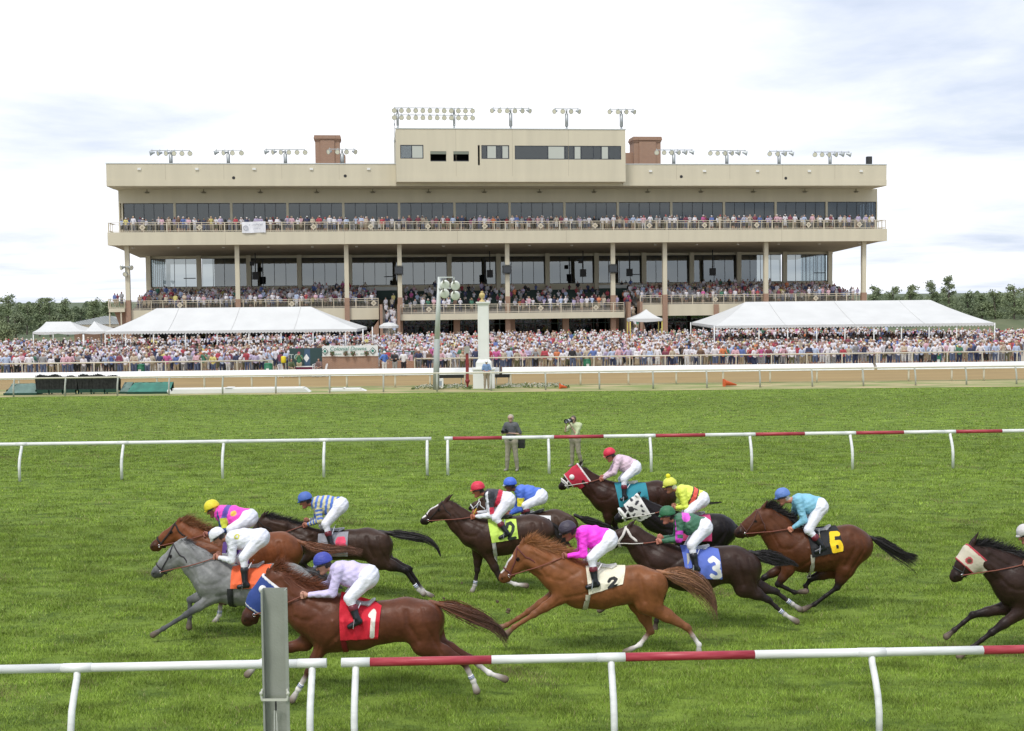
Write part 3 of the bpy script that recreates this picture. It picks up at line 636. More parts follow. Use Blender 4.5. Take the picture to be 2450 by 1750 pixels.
# outer turf rail, dirt inner safety rail, apron rail
YT = yline(72.3, .03); YD = yline(75.7, .012); YA = yline(88.3, .035)
def long_rail(name, label, YF, z, r, pxs, pr, pm, bend, railmat, x0=-60, x1=60, cat='rail', pname='post', n=8):
    P0 = Vector((x0, YF(x0), 0)); P1 = Vector((x1, YF(x1), 0))
    fr = [on_line(P0, P1, p, z * .3) for p in pxs]
    return rail_run(name, label, P0, P1, z, r, fr, pr, pm, bend, railmat=railmat, cat=cat, n=n, pname=pname)
tp = [35, 158, 283, 406, 534, 661, 789.5, 918, 1046, 1175, 1305, 1433.5, 1561.7, 1690, 1817, 1941.5, 2063.5, 2188, 2309.5, 2429]
tp = [-220, -93] + tp + [2550, 2670]
long_rail('turf_rail', 'thin cream rail on slim grey posts along the far edge of the grass course', YT, 1.05, .045, tp, .05, greyp, -.18, creamp)
dp = [-183, -68, 45.8, 160, 262, 376, 489, 602.5, 717, 830, 945.7, 1029, 1112.5, 1222, 1389, 1503.6, 1618, 1730, 1842.5, 1954.4, 2064, 2174, 2277, 2354, 2460, 2570]
sr = long_rail('safety_rail', 'wide white plastic-covered safety rail along the inside of the dirt track', YD, .84, .04, dp, .055, creamp, .0, whitep)
mb = MB(); pr_ = [(-.10, .76), (-.06, .86), (.06, 1.02), (.22, 1.13), (.30, 1.14), (.30, 1.09), (.10, .98), (-.06, .74)]
L = math.hypot(120, YD(60) - YD(-60))
for a_, b_ in ((0.0, .4935), (.495, .683), (.6845, 1.0)):
    n0 = len(mb.v); vs = [(a_ * L, y, z) for y, z in pr_] + [(b_ * L, y, z) for y, z in pr_]; k = len(pr_)
    mb.add(vs, [(i, (i + 1) % k, (i + 1) % k + k, i + k) for i in range(k)] + [tuple(range(k))[::-1], tuple(range(k, 2 * k))])
mb.build('cover', whitep, sr)
ap = list(np.arange(-40, 650, 34)) ; P0 = Vector((-45, YA(-45), 0))
def apron_rail(px0, px1, label):
    a = on_line(Vector((-60, YA(-60), 0)), Vector((60, YA(60), 0)), px0, 1.1); b = on_line(Vector((-60, YA(-60), 0)), Vector((60, YA(60), 0)), px1, 1.1)
    X0_, X1_ = -60 + 120 * a, -60 + 120 * b; P0 = Vector((X0_, YA(X0_), 0)); P1 = Vector((X1_, YA(X1_), 0)); n = max(2, int((P1 - P0).length / 2.44))
    rail_run('apron_rail', label, P0, P1, 1.12, .05, [k / n for k in range(n + 1)], .045, creamp, 0, railmat=creamp, n=8, group='spectator rails at the edge of the apron')
apron_rail(-120, 652, 'cream spectator rail along the apron left of the brick wall, crowd pressed behind it')
apron_rail(992, 2600, 'cream spectator rail along the apron from the leaning lamp pole to the right edge')

# ------------------------------------------------------------------ foreground grey steel channel post
PY = 10.3; pc = at(656, 1409, PY); root = empty('steel_post', (pc.x, PY, 0), R_(-2.0), 'broad grey galvanised channel post standing in front of the white near rail', 'post')
gal = mat('galvanised', (0.36, 0.37, 0.34), 0.5, var=0.09, vscale=5, bump=.1, bscale=60, metal=.35)
zt = pc.z; hw = .098
mb = MB()
mb.box(-hw, hw, .03, .036, 1.62, zt); mb.box(-hw - .004, -hw + .004, -.05, .036, 1.62, zt); mb.box(hw - .004, hw + .004, -.05, .036, 1.62, zt)
mb.box(hw - .004, hw + .022, -.056, -.05, 1.62, zt); mb.box(-hw - .004, -hw + .012, -.056, -.05, 1.62, zt)
mb.build('upper_channel', gal, root)
mb = MB(); mb.box(-hw * .96, hw * .96, .038, .044, 0, 2.3); mb.box(-hw, -hw + .006, -.03, .038, 0, 1.62); mb.box(hw - .006, hw, -.03, .038, 0, 1.62); mb.box(-.1, .1, -.031, -.026, 0, 1.60)
mb.build('lower_channel', gal, root)
lt = mat('pale_bracket', (0.55, 0.55, 0.48), .5)
zb = at(656, 1669, PY).z
mb = MB(); mb.box(-hw - .012, hw + .012, -.075, -.068, zb - .008, zb + .012); mb.tube([(-hw - .008, -.07, zb), (-hw - .016, -.07, zb + .05), (-hw - .004, -.06, zb + .09)], .009, 6); mb.tube([(hw + .008, -.07, zb), (hw + .016, -.07, zb + .05), (hw + .004, -.06, zb + .09)], .009, 6)
mb.build('bracket', lt, root)
mb = MB(); mb.lathe((-hw - .012, -.07, zb + .06), [(0, -.01), (.014, 0), (.014, .015), (0, .02)], 8, axis=(0, -1, 0)); mb.lathe((hw + .016, -.07, zb + .06), [(0, -.01), (.014, 0), (.014, .015), (0, .02)], 8, axis=(0, -1, 0)); mb.build('bolt', lt, root)
mb = MB(); mb.tube([(-.012, -.036, zb - .1), (-.016, -.036, zb - .3), (-.014, -.036, 0)], .004, 5); mb.tube([(.006, -.036, zb - .12), (.01, -.036, zb - .4), (.008, -.036, 0)], .004, 5); mb.build('cord', mat('cord', (.6, .6, .56), .7), root)
mb = MB(); mb.box(-.006, .008, -.037, -.032, zb - .1, zb - .02); mb.build('slot', darkm, root)

# ------------------------------------------------------------------ winning post tower
TY = 74.0; s_ = FPX / TY
def wy(py, px=1157): return at(px, py, TY).z
tx = at(1157.5, 900, TY).x
tw = empty('finish_tower', (tx, TY + .6, 0), 0, 'tall white square pillar with a gold ball on top, beside the dirt track', 'pillar')
tm = mat('tower_white', (0.78, 0.78, 0.74), .6, var=.04, vscale=1.5)
zb1 = wy(882); mb = MB(); w0 = 25.9 / s_; mb.box(-w0, w0, -w0, w0, 0, zb1 - .08); mb.box(-w0 - .05, w0 + .05, -w0 - .05, w0 + .05, zb1 - .08, zb1); mb.build('base', tm, tw)
w1 = 18.5 / s_; z2 = wy(862); mb = MB(); vs = []
for (hw_, z) in ((w1, zb1), (w1, z2 - .15), (w1 * .82, z2 - .02), (13.2 / s_, z2 + .02)):
    vs += [(-hw_, -hw_, z), (hw_, -hw_, z), (hw_, hw_, z), (-hw_, hw_, z)]
mb.add(vs, [(k * 4 + i, k * 4 + (i + 1) % 4, (k + 1) * 4 + (i + 1) % 4, (k + 1) * 4 + i) for k in range(3) for i in range(4)] + [(12, 13, 14, 15)]); mb.build('plinth', tm, tw)
zt2 = wy(729); w2 = 13.2 / s_; mb = MB(); mb.box(-w2, w2, -w2, w2, z2, zt2)
for sx in (-1, 1): mb.box(sx * w2 * .82 - .02, sx * w2 * .82 + .02, -w2 - .02, -w2, z2 + .2, zt2 - .1)
mb.build('shaft', tm, tw)
mb = MB(); mb.box(-w2 - .05, w2 + .05, -w2 - .05, w2 + .05, zt2, zt2 + .08); mb.box(-w2 - .1, w2 + .1, -w2 - .1, w2 + .1, zt2 + .08, zt2 + .16); mb.build('cap', tm, tw)
gold = mat('gold_paint', (0.55, 0.42, 0.17), .45)
zc = zt2 + .16; mb = MB(); mb.lathe((-.06, 0, zc), [(.17, 0), (.16, .06), (.09, .1), (.06, .17), (.1, .22)] + [(.175 * math.sin(a), .38 - .175 * math.cos(a)) for a in np.linspace(.6, 2.7, 9)] + [(.06, .56), (.11, .6), (.02, .64)], 20); mb.build('finial', gold, tw, smooth=True)
# leaning lamp pole
lp_b = at(1043, 928.5, 73.6); lp_t = at(1051.5, 663, 73.6)
lpr = empty('lamp_pole', (lp_b.x, 73.6, 0), 0, 'leaning pale grey pole carrying four round white lamps, left of the white pillar', 'lamp pole')
hgt = lp_t.z; dxp = lp_t.x - lp_b.x
lpm = mat('pole_paint', (0.58, 0.61, 0.58), .5); mb = MB(); mb.tube([(0, 0, 0), (dxp * .5, 0, hgt * .5), (dxp, 0, hgt)], [.38, .30, .22], 10) if False else mb.tube([(0, 0, 0), (dxp * .35, 0, hgt * .45)], [.37 / 1.0 * .5, .19 * .9], 12)
mb.build('lower_pole', mat('pole_base', (0.36, 0.39, 0.36), .6), lpr, smooth=True)
mb = MB(); mb.tube([(dxp * .35, 0, hgt * .45), (dxp, 0, hgt)], [.165, .1], 12); mb.build('upper_pole', lpm, lpr, smooth=True)
def lpt(px, py): p = at(px, py, 73.4); return (p.x - lp_b.x, -.2, p.z)
mb = MB(); mb.box(dxp, lpt(1088, 667)[0], -.2, -.12, hgt - .06, hgt); mb.box(dxp - .05, lpt(1086, 690)[0], -.2, -.12, lpt(1050, 690)[2] - .03, lpt(1050, 690)[2] + .03); a_ = lpt(1086, 667); mb.box(a_[0] - .03, a_[0] + .03, -.2, -.14, lpt(1086, 712)[2], hgt); mb.build('lamp_frame', lpm, lpr)
for k, (px, py) in enumerate(((1063.5, 680.5), (1088, 682), (1062.5, 701.5), (1088, 706))):
    c = Vector(lpt(px, py)); mb = MB(); mb.lathe(c + Vector((0, .1, 0)), [(.0, -.18)] + [(.28 * math.sin(a), .12 - .30 * math.cos(a)) for a in np.linspace(.15, 1.75, 9)] + [(.27, .2), (.2, .22), (0, .22)], 18, 0, (0.25, -.93, -.3))
    h = mb.build('lamp_bowl', mat('lamp_bowl', (0.78, 0.79, 0.74), .3), lpr, smooth=True)
    mb = MB(); mb.tube([c + Vector((-.05, -.28, .05)), c + Vector((-.02, -.3, .3))], .045, 6); mb.build('bracket', mat('bracket_dark', (.2, .2, .15), .6), h)
bx = empty('control_box', at(1052, 925, 73.7).xy.to_3d(), 0, 'small white control box at the foot of the leaning lamp pole', 'box')
mb = MB(); mb.box(-.22, .22, -.1, .1, .1, .65); mb.build('case', whitep, bx); mb = MB(); mb.box(-.13, .13, -.12, -.1, .2, .5); mb.build('panel', mat('panel_grey', (.3, .34, .38), .5), bx)
mb = MB(); mb.box(-.03, .03, -.03, .03, 0, .1); mb.build('stand', greyp, bx)
# red marker post with instrument box
rp = empty('marker_post', at(1118.5, 925, 74.2).xy.to_3d(), 0, 'dark red marker post with a grey box on top between lamp pole and white pillar', 'post')
redd = mat('marker_red', (0.25, 0.03, 0.03), .6); mb = MB(); mb.box(-.09, .09, -.06, .06, .55, 2.1); mb.box(-.11, .11, -.08, .08, 1.45, 1.5); mb.build('post', redd, rp)
mb = MB(); mb.lathe((0, 0, 0), [(.05, 0), (.06, .25), (.1, .35), (.14, .42), (.14, .52), (.06, .55)], 10); mb.build('pedestal', redd, rp, smooth=True)
mb = MB(); mb.box(-.14, .14, -.12, .12, 2.1, 2.5); mb.build('instrument_box', mat('instr', (.35, .34, .3), .6), rp)
for (a, b) in ((1048, 1110), (1184, 1221)):
    p = at((a + b) / 2, 905, 77.5); h = (b - a) / 2 / (FPX / 77.5); e = empty('black_board', (p.x, 77.5, 0), 0, 'black board standing under the white safety rail ' + ('left' if a < 1100 else 'right') + ' of the white pillar', 'board')
    mb = MB(); mb.box(-h, h, 0, .06, .42, .80); mb.build('panel', MATS['black_box'], e); mb = MB(); [mb.box(x - .03, x + .03, .06, .12, 0, .7) for x in (-h * .8, h * .8)]; mb.build('leg', greyp, e)
# ------------------------------------------------------------------ brush fences and green pads by the turf rail
BY = 72.95; bs = FPX / BY
brushm = mat('brush', (0.028, 0.030, 0.027), .95, var=.4, vscale=6); grn = mat('green_vinyl', (0.03, 0.17, 0.12), .5, var=.25, vscale=2.5, bump=.5, bscale=5)
grn2 = mat('grey_green_vinyl', (0.12, 0.19, 0.16), .6, var=.2, vscale=2.5, bump=.5, bscale=5); grn_d = mat('dark_green_board', (0.008, 0.05, 0.03), .7)
def brush(px0, px1, label):
    a, b = at(px0, 930, BY), at(px1, 930, BY); W_ = b.x - a.x; e = empty('brush_fence', (a.x, BY, 0), 0, label, 'fence', 'portable brush fences on the turf edge')
    v = []; fcs = []; r = random.Random(px0)
    for k in range(1500):
        x = r.uniform(.02, W_ - .02); y = r.uniform(-.16, .2); h = 1.06 + .05 * math.sin(x * 2.2) + .05 * math.sin(x * 7) + r.uniform(-.1, .08) - abs(y) * .3; dx = r.uniform(-.09, .09); dy = r.uniform(-.07, .07); n = len(v)
        v += [(x - .02, y, .20), (x + .02, y, .20), (x + dx + .012, y + dy, h), (x + dx - .012, y + dy, h)]; fcs.append((n, n + 1, n + 2, n + 3))
    mb = MB(); mb.add(v, fcs); mb.box(.05, W_ - .05, -.14, .14, .2, .9); mb.build('brush', brushm, e)
    mb = MB(); mb.box(0, W_, -.24, -.18, .10, .30); mb.box(0, W_, .2, .26, .28, .42); mb.build('board', grn_d, e)
    for x in (.04, W_ * .33, W_ * .66, W_ - .04):
        mb = MB(); mb.box(x - .035, x + .035, -.24, .26, .22, .28); mb.box(x - .035, x + .035, -.24, -.18, 0, .22); mb.box(x - .035, x + .035, .2, .26, 0, .22); mb.build('leg', grn_d, e)
brush(88, 186, 'black bristly portable fence on the turf edge, the left one of the pair'); brush(189, 286, 'black bristly portable fence on the turf edge, the right one of the pair')
def pad(px0, px1, ptop, m1, label, slopex=.5, Y=72.6):
    a, b = at(px0, 940, Y), at(px1, 940, Y); W_ = b.x - a.x; h = at(px0, ptop, Y + .8).z; e = empty('green_pad', (a.x, Y, 0), 0, label, 'pad', 'green vinyl take-off pads')
    h = max(h, .62); mb = MB(); nx = 14; vs = []; r = random.Random(px0)
    for j in range(5):
        for i in range(nx + 1):
            t = i / nx; q = j / 4; vs.append((W_ * t + slopex * q * (1 if t < .06 else 0), q * .95, .12 + (h - .12) * q + r.uniform(-.025, .025)))
    mb.add(vs, [(j * (nx + 1) + i, j * (nx + 1) + i + 1, (j + 1) * (nx + 1) + i + 1, (j + 1) * (nx + 1) + i) for j in range(4) for i in range(nx)]); mb.build('vinyl_top', m1, e, smooth=True)
    mb = MB(); mb.box(0, W_, -.02, 1.0, 0, .13); mb.prism([(0, .13), (.02, .13), (.02, h * .5), (0, h * .3)], .4, .95); mb.box(slopex, W_, .96, 1.02, .13, h); mb.build('side_board', grn_d, e)
pad(8, 87, 922, grn2, 'greyish green vinyl pad left of the black brush fences', .5); pad(285, 308, 920, grn2, 'narrow grey-green vinyl pad between the brush fence and the bright green pad', .3, 72.8); pad(303, 405, 921, grn, 'bright green vinyl pad right of the black brush fences', .2, 72.55)
tarp = mat('white_tarp', (.75, .75, .71), .6, bump=.4, bscale=3)
def slab(px0, px1, label, h, Y, dep):
    a, b = at(px0, 940, Y), at(px1, 940, Y); W_ = b.x - a.x; e = empty('white_board', (a.x, Y, 0), 0, label, 'board', 'white boards lying by the rail')
    mb = MB(); mb.prism([(0, 0), (W_, 0), (W_ - .3, h), (.3, h)], 0, dep); mb.build('board', tarp, e); mb = MB(); mb.box(.2, W_ - .35, .1, dep - .1, h, h + .05); mb.box(W_ * .4, W_ * .45, .0, dep, h + .05, h + .08); mb.build('top_sheet', tarp, e)
slab(403, 740, 'long low white board lying on the verge right of the green pad', .24, 72.5, .9); slab(783, 876, 'short low white board lying on the verge at mid left', .12, 73.0, .7)
mb = MB(); mb.lathe((at(405, 946, 72.6).x, 72.6, .13), [(.0, -.13), (.1, -.1), (.13, 0), (.1, .1), (0, .13)], 10); tag(mb.build('white_roll', whitep, smooth=True), 'small round white roll at the left end of the long white board', 'roll')
orange = mat('cone_orange', (0.75, 0.13, 0.03), .6)
for px, L_, lab, Y in ((1340, .42, 'small orange cone lying on its side near the flower bed', 73.2), (1733, .75, 'larger orange cone lying on its side on the right verge', 73.6)):
    p = at(px, 925, Y); e = empty('traffic_cone', (p.x, Y, 0), R_(8), lab, 'cone', 'fallen orange cones'); r0 = .15 if L_ < .5 else .22
    mb = MB(); mb.lathe((0, 0, r0), [(r0, 0), (r0 * .8, .03), (.04, L_), (0.001, L_)], 12, 0, (1, 0, -.18)); mb.build('cone_body', orange, e, smooth=True)
    mb = MB(); mb.box(-.04, 0, -r0, r0, 0, 2 * r0); mb.build('cone_base', orange, e)
# flower beds
def flowers(px0, px1, label):
    r = random.Random(px0); v = []; f = []; mi = []
    a, b = at(px0, 930, 74.1).x, at(px1, 930, 74.1).x
    for k in range(int((b - a) * 300)):
        x = r.uniform(a, b); y = 74.1 + r.uniform(-.65, .9); e_ = min(1, (x - a) / .6, (b - x) / .6); z = r.uniform(.03, .24) * max(.2, e_); s = r.uniform(.025, .06); n = len(v); q = r.random()
        an = r.uniform(0, 3.1); dx, dy = math.cos(an) * s, math.sin(an) * s
        v += [(x - dx, y - dy, z), (x + dx, y + dy, z + .02), (x + dx * .5, y + dy * .5 - s, z + s), (x - dx * .8, y - s * .5, z + s)]; f.append((n, n + 1, n + 2, n + 3)); mi.append(1 if q < .55 and z > .08 else 0)
    mb = MB(); mb.v = v; mb.f = f; mb.m = mi
    tag(mb.build('flower_bed', [mat('flower_leaf', (.13, .19, .06), .8, var=.3), mat('flower_white', (.7, .7, .66), .8)]), label, 'flower bed', 'white flower beds', 'stuff')
flowers(985, 1128, 'low bed of white flowers left of the white pillar'); flowers(1188, 1362, 'low bed of white flowers right of the white pillar')

# ------------------------------------------------------------------ tents
tentm = mat('tent_vinyl', (0.61, 0.61, 0.59), .6, var=.05, vscale=.6, bump=.5, bscale=1.0)
tentm.node_tree.nodes['Principled BSDF'].inputs['Subsurface Weight'].default_value = 0
def marquee(x0, x1, r0, r1, yf, yr, ze, zr, label, posts, name='marquee', val=.28, sc=.27, group=None, pole_m=None, sag=.1):
    root = empty(name, ((x0 + x1) / 2, (yf + yr) / 2, 0), 0, label, 'tent', group); cx, cy = (x0 + x1) / 2, (yf + yr) / 2
    ym = (yf + yr) / 2; cor = [Vector((x0, yf, ze)), Vector((x1, yf, ze)), Vector((x1, yr, ze)), Vector((x0, yr, ze))]; rg = [Vector((r0, ym, zr)), Vector((r1, ym, zr))]
    mb = MB()
    def patch(a, b, c, d, nu, nv):                       # a-b eave, d-c top
        vs = []
        for j in range(nv + 1):
            q = j / nv
            for i in range(nu + 1):
                t = i / nu; p = (a.lerp(b, t)).lerp(d.lerp(c, t), q); p.z -= sag * 4 * q * (1 - q) * (1 + .25 * math.sin(t * nu * 3.1)) + .0; vs.append((p.x - cx, p.y - cy, p.z))
        mb.add(vs, [(j * (nu + 1) + i, j * (nu + 1) + i + 1, (j + 1) * (nu + 1) + i + 1, (j + 1) * (nu + 1) + i) for j in range(nv) for i in range(nu)])
    nu = max(6, int((x1 - x0) / 1.5))
    patch(cor[0], cor[1], rg[1], rg[0], nu, 8); patch(cor[2], cor[3], rg[0], rg[1], nu, 8); patch(cor[1], cor[2], rg[1], rg[1], 6, 8); patch(cor[3], cor[0], rg[0], rg[0], 6, 8)
    mb.build('canopy', tentm, root, smooth=True)
    if x1 - x0 > 15:
        for k in range(1, int((x1 - x0) / 4.9)):
            t_ = k / int((x1 - x0) / 4.9); xe = x0 + (x1 - x0) * t_ - cx; xr = min(max(xe + cx, r0), r1) - cx; sm = MB(); P_s = [(xe + (xr - xe) * q, (yf + (ym - yf) * q) - cy, ze + (zr - ze) * q - sag * 4 * q * (1 - q) + .012) for q in np.linspace(0, 1, 8)]; sm.tube(P_s, .022, 4); sm.build('seam', mat('tent_seam', (.52, .52, .50), .7), root)
    mb = MB()
    for a, b in ((cor[0], cor[1]), (cor[1], cor[2]), (cor[2], cor[3]), (cor[3], cor[0])):
        n = max(1, int((b - a).length / sc)); 
        for k in range(n):
            p, q = a.lerp(b, k / n), a.lerp(b, (k + 1) / n); vs = [p, q] + [(q.lerp(p, t) - Vector((0, 0, val * (.62 + .38 * math.sin(math.pi * t))))) for t in (0, .25, .5, .75, 1)]
            mb.add([(v.x - cx, v.y - cy, v.z) for v in vs], [(0, 1, 2, 3, 4, 5, 6)[::-1]])
    mb.build('valance', tentm, root)
    for px in posts:
        X = at(px, 780, yf + .1).x
        if x0 - .5 <= X <= x1 + .5:
            for yy in (yf + .1, yr - .1):
                mb = MB(); mb.tube([(X - cx, yy - cy, 0), (X - cx, yy - cy, ze)], .05, 8); mb.build('tent_pole', pole_m or whitep, root, smooth=True)
    return root
marquee(-34.7, -13.2, -31.3, -17.7, 107, 114.5, 2.80, 4.72, 'long white marquee over the crowd, left of the leaning lamp pole', [300, 366.6, 443, 519, 595, 672, 748.6, 826, 868])
marquee(17.1, 40.4, 20.9, 37.4, 105, 119, 2.80, 4.72, 'long white marquee over the crowd at the right', [1709, 1816, 1884.6, 1954, 2021.6, 2091, 2157, 2223, 2289, 2380])
def small_tent(px0, px1, papex, zr_, ze, Y, dep, label, ridge=None, pm=None, val=.25, sc=1.2, base=0):
    a, b = at(px0, 800, Y).x, at(px1, 800, Y).x; c = at(papex, 780, Y + dep / 2).x; r = ridge or 0
    return marquee(a, b, c - r, c + r, Y, Y + dep, ze, zr_, label, [px0 + 1, px1 - 1], 'small_tent', val, sc, 'small white tents behind the crowd', pm, .12)
small_tent(78, 199, 140, 3.6, 2.75, 110, 5, 'low white frame tent with a flat ridge, leftmost tent', 1.1, sc=2.2)
small_tent(199, 252, 226, 3.6, 2.75, 110, 5, 'small white pyramid tent between the leftmost tent and the big marquee', .02, sc=1.9)
small_tent(1507, 1585, 1546, 4.0, 3.1, 124, 3.2, 'white peaked pop-up canopy on yellow legs left of the right marquee', .02, mat('yellow_leg', (.65, .55, .12), .6), .35, 3.3)
um = empty('patio_umbrella', at(930.5, 785, 122).xy.to_3d(), 0, 'white patio umbrella over the crowd at the foot of the left stair', 'umbrella')
mb = MB(); n = 16; vs = [(0, 0, 3.05)]; 
for rr, z in ((.5, 2.98), (.98, 2.72), (.98, 2.5)):
    for k in range(n): an = 2 * math.pi * k / n; q = rr * (1 if k % 2 else .97); vs.append((math.cos(an) * q, math.sin(an) * q, z - (0 if k % 2 else .02)))
fs = [(0, 1 + k, 1 + (k + 1) % n) for k in range(n)] + [(1 + j * n + k, 1 + (j + 1) * n + k, 1 + (j + 1) * n + (k + 1) % n, 1 + j * n + (k + 1) % n) for j in range(2) for k in range(n)]
mb.add(vs, fs); mb.build('shade', tentm, um); mb = MB(); mb.tube([(0, 0, 0), (0, 0, 3.15)], .03, 8); mb.build('pole', whitep, um)
# ------------------------------------------------------------------ pavilion wall, banner, info board at the apron edge
WYp = 87.6
def wx(px): return at(px, 870, WYp).x
def wz(py, px=840): return at(px, py, WYp).z
wl = empty('brick_wall', (wx(771), WYp, 0), 0, 'low brick wall at the apron edge with a banner above it', 'wall'); Wd = wx(905) - wx(771); W3 = wx(992) - wx(771)
mb = MB(); mb.box(0, Wd, 0, .3, 0, 1.32); mb.box(-.03, Wd + .03, -.03, .33, 1.32, 1.38); mb.build('masonry', brick, wl)
wl2 = empty('brick_wall', (wx(905.5), WYp + .6, 0), 0, 'paler brick wall behind the three standing men left of the lamp pole', 'wall'); mb = MB(); mb.box(0, wx(992) - wx(905.5), 0, .3, 0, .98); mb.build('masonry', brick_mat('orange_brick', (.40, .20, .12), (.34, .16, .10), (.40, .30, .22), 1.0), wl2)
mb = MB(); mb.box(0, wx(992) - wx(905.5), .05, .12, 1.6, 1.66); [mb.box(x, x + .05, .05, .12, .98, 1.66) for x in (0, .8, 1.6, 2.4)]; mb.build('fence_rail', mat('green_rail', (.05, .14, .10), .6), wl2)
bn2 = empty('sponsor_banner', (wx(772), WYp - .06, 0), 0, 'white banner with green lettering and emblems above the brick wall', 'banner'); Wb = wx(905) - wx(772)
gx = np.linspace(0, Wb, 30); gz = np.linspace(1.37, 2.12, 8); X, Z = np.meshgrid(gx, gz, indexing='ij'); Yv = .02 * np.sin(X * 4)
idx = np.arange(X.size).reshape(X.shape); F = np.stack([idx[:-1, :-1], idx[1:, :-1], idx[1:, 1:], idx[:-1, 1:]], -1).reshape(-1, 4)
mesh_np('cloth', np.stack([X, Yv, Z + .015 * np.sin(X * 2.5)], -1).reshape(-1, 3), F, mat('banner_cloth', (.74, .77, .74), .8), bn2)
tgreen = mat('banner_green', (.03, .22, .16), .7); tdk = mat('banner_dark', (.05, .10, .08), .7)
text_obj('lettering', 'Colonial Downs', .40, tgreen, bn2, (Wb * .46, -.05, 1.90), shear=.3, sx=.98)
mb = MB()
for (xa, xb) in ((.75, 1.35), (1.5, 2.0), (2.15, 2.5), (2.65, 3.2)):
    x = xa
    while x < xb: mb.box(x, x + .035, -.045, -.04, 1.50, 1.56 + .02 * math.sin(x * 40)); x += .06
mb.build('small_print', tgreen, bn2)
for x in (.19, Wb - .36):
    mb = MB(); z = 1.74; s = .25
    mb.add([(x - s, -.042, z), (x, -.042, z - s), (x + s, -.042, z), (x, -.042, z + s)], [(0, 1, 2, 3)], 0); s = .19; mb.add([(x - s, -.046, z), (x, -.046, z - s), (x + s, -.046, z), (x, -.046, z + s)], [(0, 1, 2, 3)], 1)
    mb.lathe((x, -.05, z), [(.001, .004), (.1, .004)], 10, 2, (0, -1, 0)); mb.build('emblem', [tdk, MATS['banner_cloth'], tgreen], bn2)
for k, px in enumerate((796, 828, 846, 878)):
    X = wx(px); mb = MB(); r = random.Random(k); 
    for i in range(90):
        a = r.uniform(0, 6.28); q = r.random() ** .5 * .16; z = 1.58 + r.uniform(-.12, .12); s = .035; x, y = X + q * math.cos(a), WYp - .22 + q * math.sin(a) * .6; mb.add([(x - s, y, z), (x + s, y - .01, z), (x + s * .5, y, z + s * 1.6), (x - s * .6, y, z + s)], [(0, 1, 2, 3)], 1 if r.random() < .25 else 0)
    mb.tube([(X, WYp - .2, 1.4), (X, WYp - .2, 1.52)], .07, 6, 2)
    tag(mb.build('hanging_basket', [mat('basket_leaf', (.07, .11, .04), .8), mat('basket_flower', (.35, .12, .12), .8), mat('basket_pot', (.12, .07, .04), .8)]), ['green', 'brown', 'pinkish', 'dark'][k] + ' hanging flower basket in front of the banner, ' + ['leftmost', 'second', 'third', 'rightmost'][k] + ' of four', 'flower basket', 'flower baskets on the banner')
ib = empty('info_board', (wx(690), WYp + .5, 0), 0, 'dark green board with white letters and a white diamond left of the brick wall', 'board'); Wi = wx(770) - wx(690)
mb = MB(); mb.box(0, Wi, 0, .1, .35, 1.95); mb.build('panel', mat('board_green', (.025, .06, .06), .6), ib)
mb = MB(); mb.box(Wi * .45, Wi * .62, -.01, 0, .6, 1.9); mb.build('blue_panel', mat('board_blue', (.05, .10, .17), .6), ib)
text_obj('lettering', 'TO', .62, mat('board_letter', (.45, .52, .5), .7), ib, (.36, -.02, 1.3), sx=.9)
x = Wi * .36 + .35; mb = MB(); s = .2; z = 1.25; mb.add([(x - s, -.02, z), (x, -.02, z - s * 1.5), (x + s, -.02, z), (x, -.02, z + s * 1.5)], [(0, 1, 2, 3)]); mb.build('diamond', whitep, ib)
tb = empty('trestle_table', (wx(738), WYp - .5, 0), 0, 'trestle table under a maroon cloth in front of the dark green board', 'table'); mb = MB(); mb.box(-.8, .8, 0, .6, .68, .72); mb.build('table_top', whitep, tb); mb = MB(); mb.box(-.82, .82, -.02, .62, .18, .67); mb.build('cloth', mat('maroon', (.12, .015, .04), .8), tb); mb = MB(); [mb.box(x, x + .05, .1, .15, 0, .2) for x in (-.7, .65)]; mb.build('leg', greyp, tb)
wplastic = mat('white_plastic', (.75, .75, .75), .4)
def chair(px, rz, label, Y=None):
    e = empty('garden_chair', ((wx(px)), (Y or WYp - .8), 0), rz, label, 'chair', 'white plastic chairs by the brick wall')
    mb = MB(); mb.box(-.24, .24, -.24, .2, .41, .45); mb.build('seat', wplastic, e)
    mb = MB(); mb.tube([(-.22, .2, .42), (-.23, .3, .85), (0, .33, .9), (.23, .3, .85), (.22, .2, .42)], .025, 6); [mb.tube([(x, .22, .44), (x, .32, .88)], .02, 5) for x in (-.12, 0, .12)]; mb.build('backrest', wplastic, e)
    for x in (-.22, .22):
        for y in (-.22, .2): mb = MB(); mb.tube([(x, y, .42), (x * 1.12, y * 1.15, 0)], .022, 6); mb.build('leg', wplastic, e)
chair(776, R_(-70), 'white plastic garden chair at the left end of the brick wall'); chair(682, R_(60), 'white plastic garden chair beside the yellow cooler'); chair(762, R_(20), 'white plastic garden chair at the right end of the maroon table')
yc = empty('drink_cooler', (wx(678), WYp + .1, 0), 0, 'yellow drinks cooler on a stand left of the dark green board', 'cooler'); mb = MB(); mb.lathe((0, 0, .95), [(0, 0), (.16, 0), (.18, .05), (.18, .42), (.15, .46), (0, .48)], 14); mb.build('tank', mat('cooler_yellow', (.75, .6, .02), .5), yc, smooth=True); mb = MB(); [mb.box(x - .02, x + .02, y - .02, y + .02, 0, .95) for x in (-.15, .15) for y in (-.15, .15)]; mb.build('stand', greyp, yc)
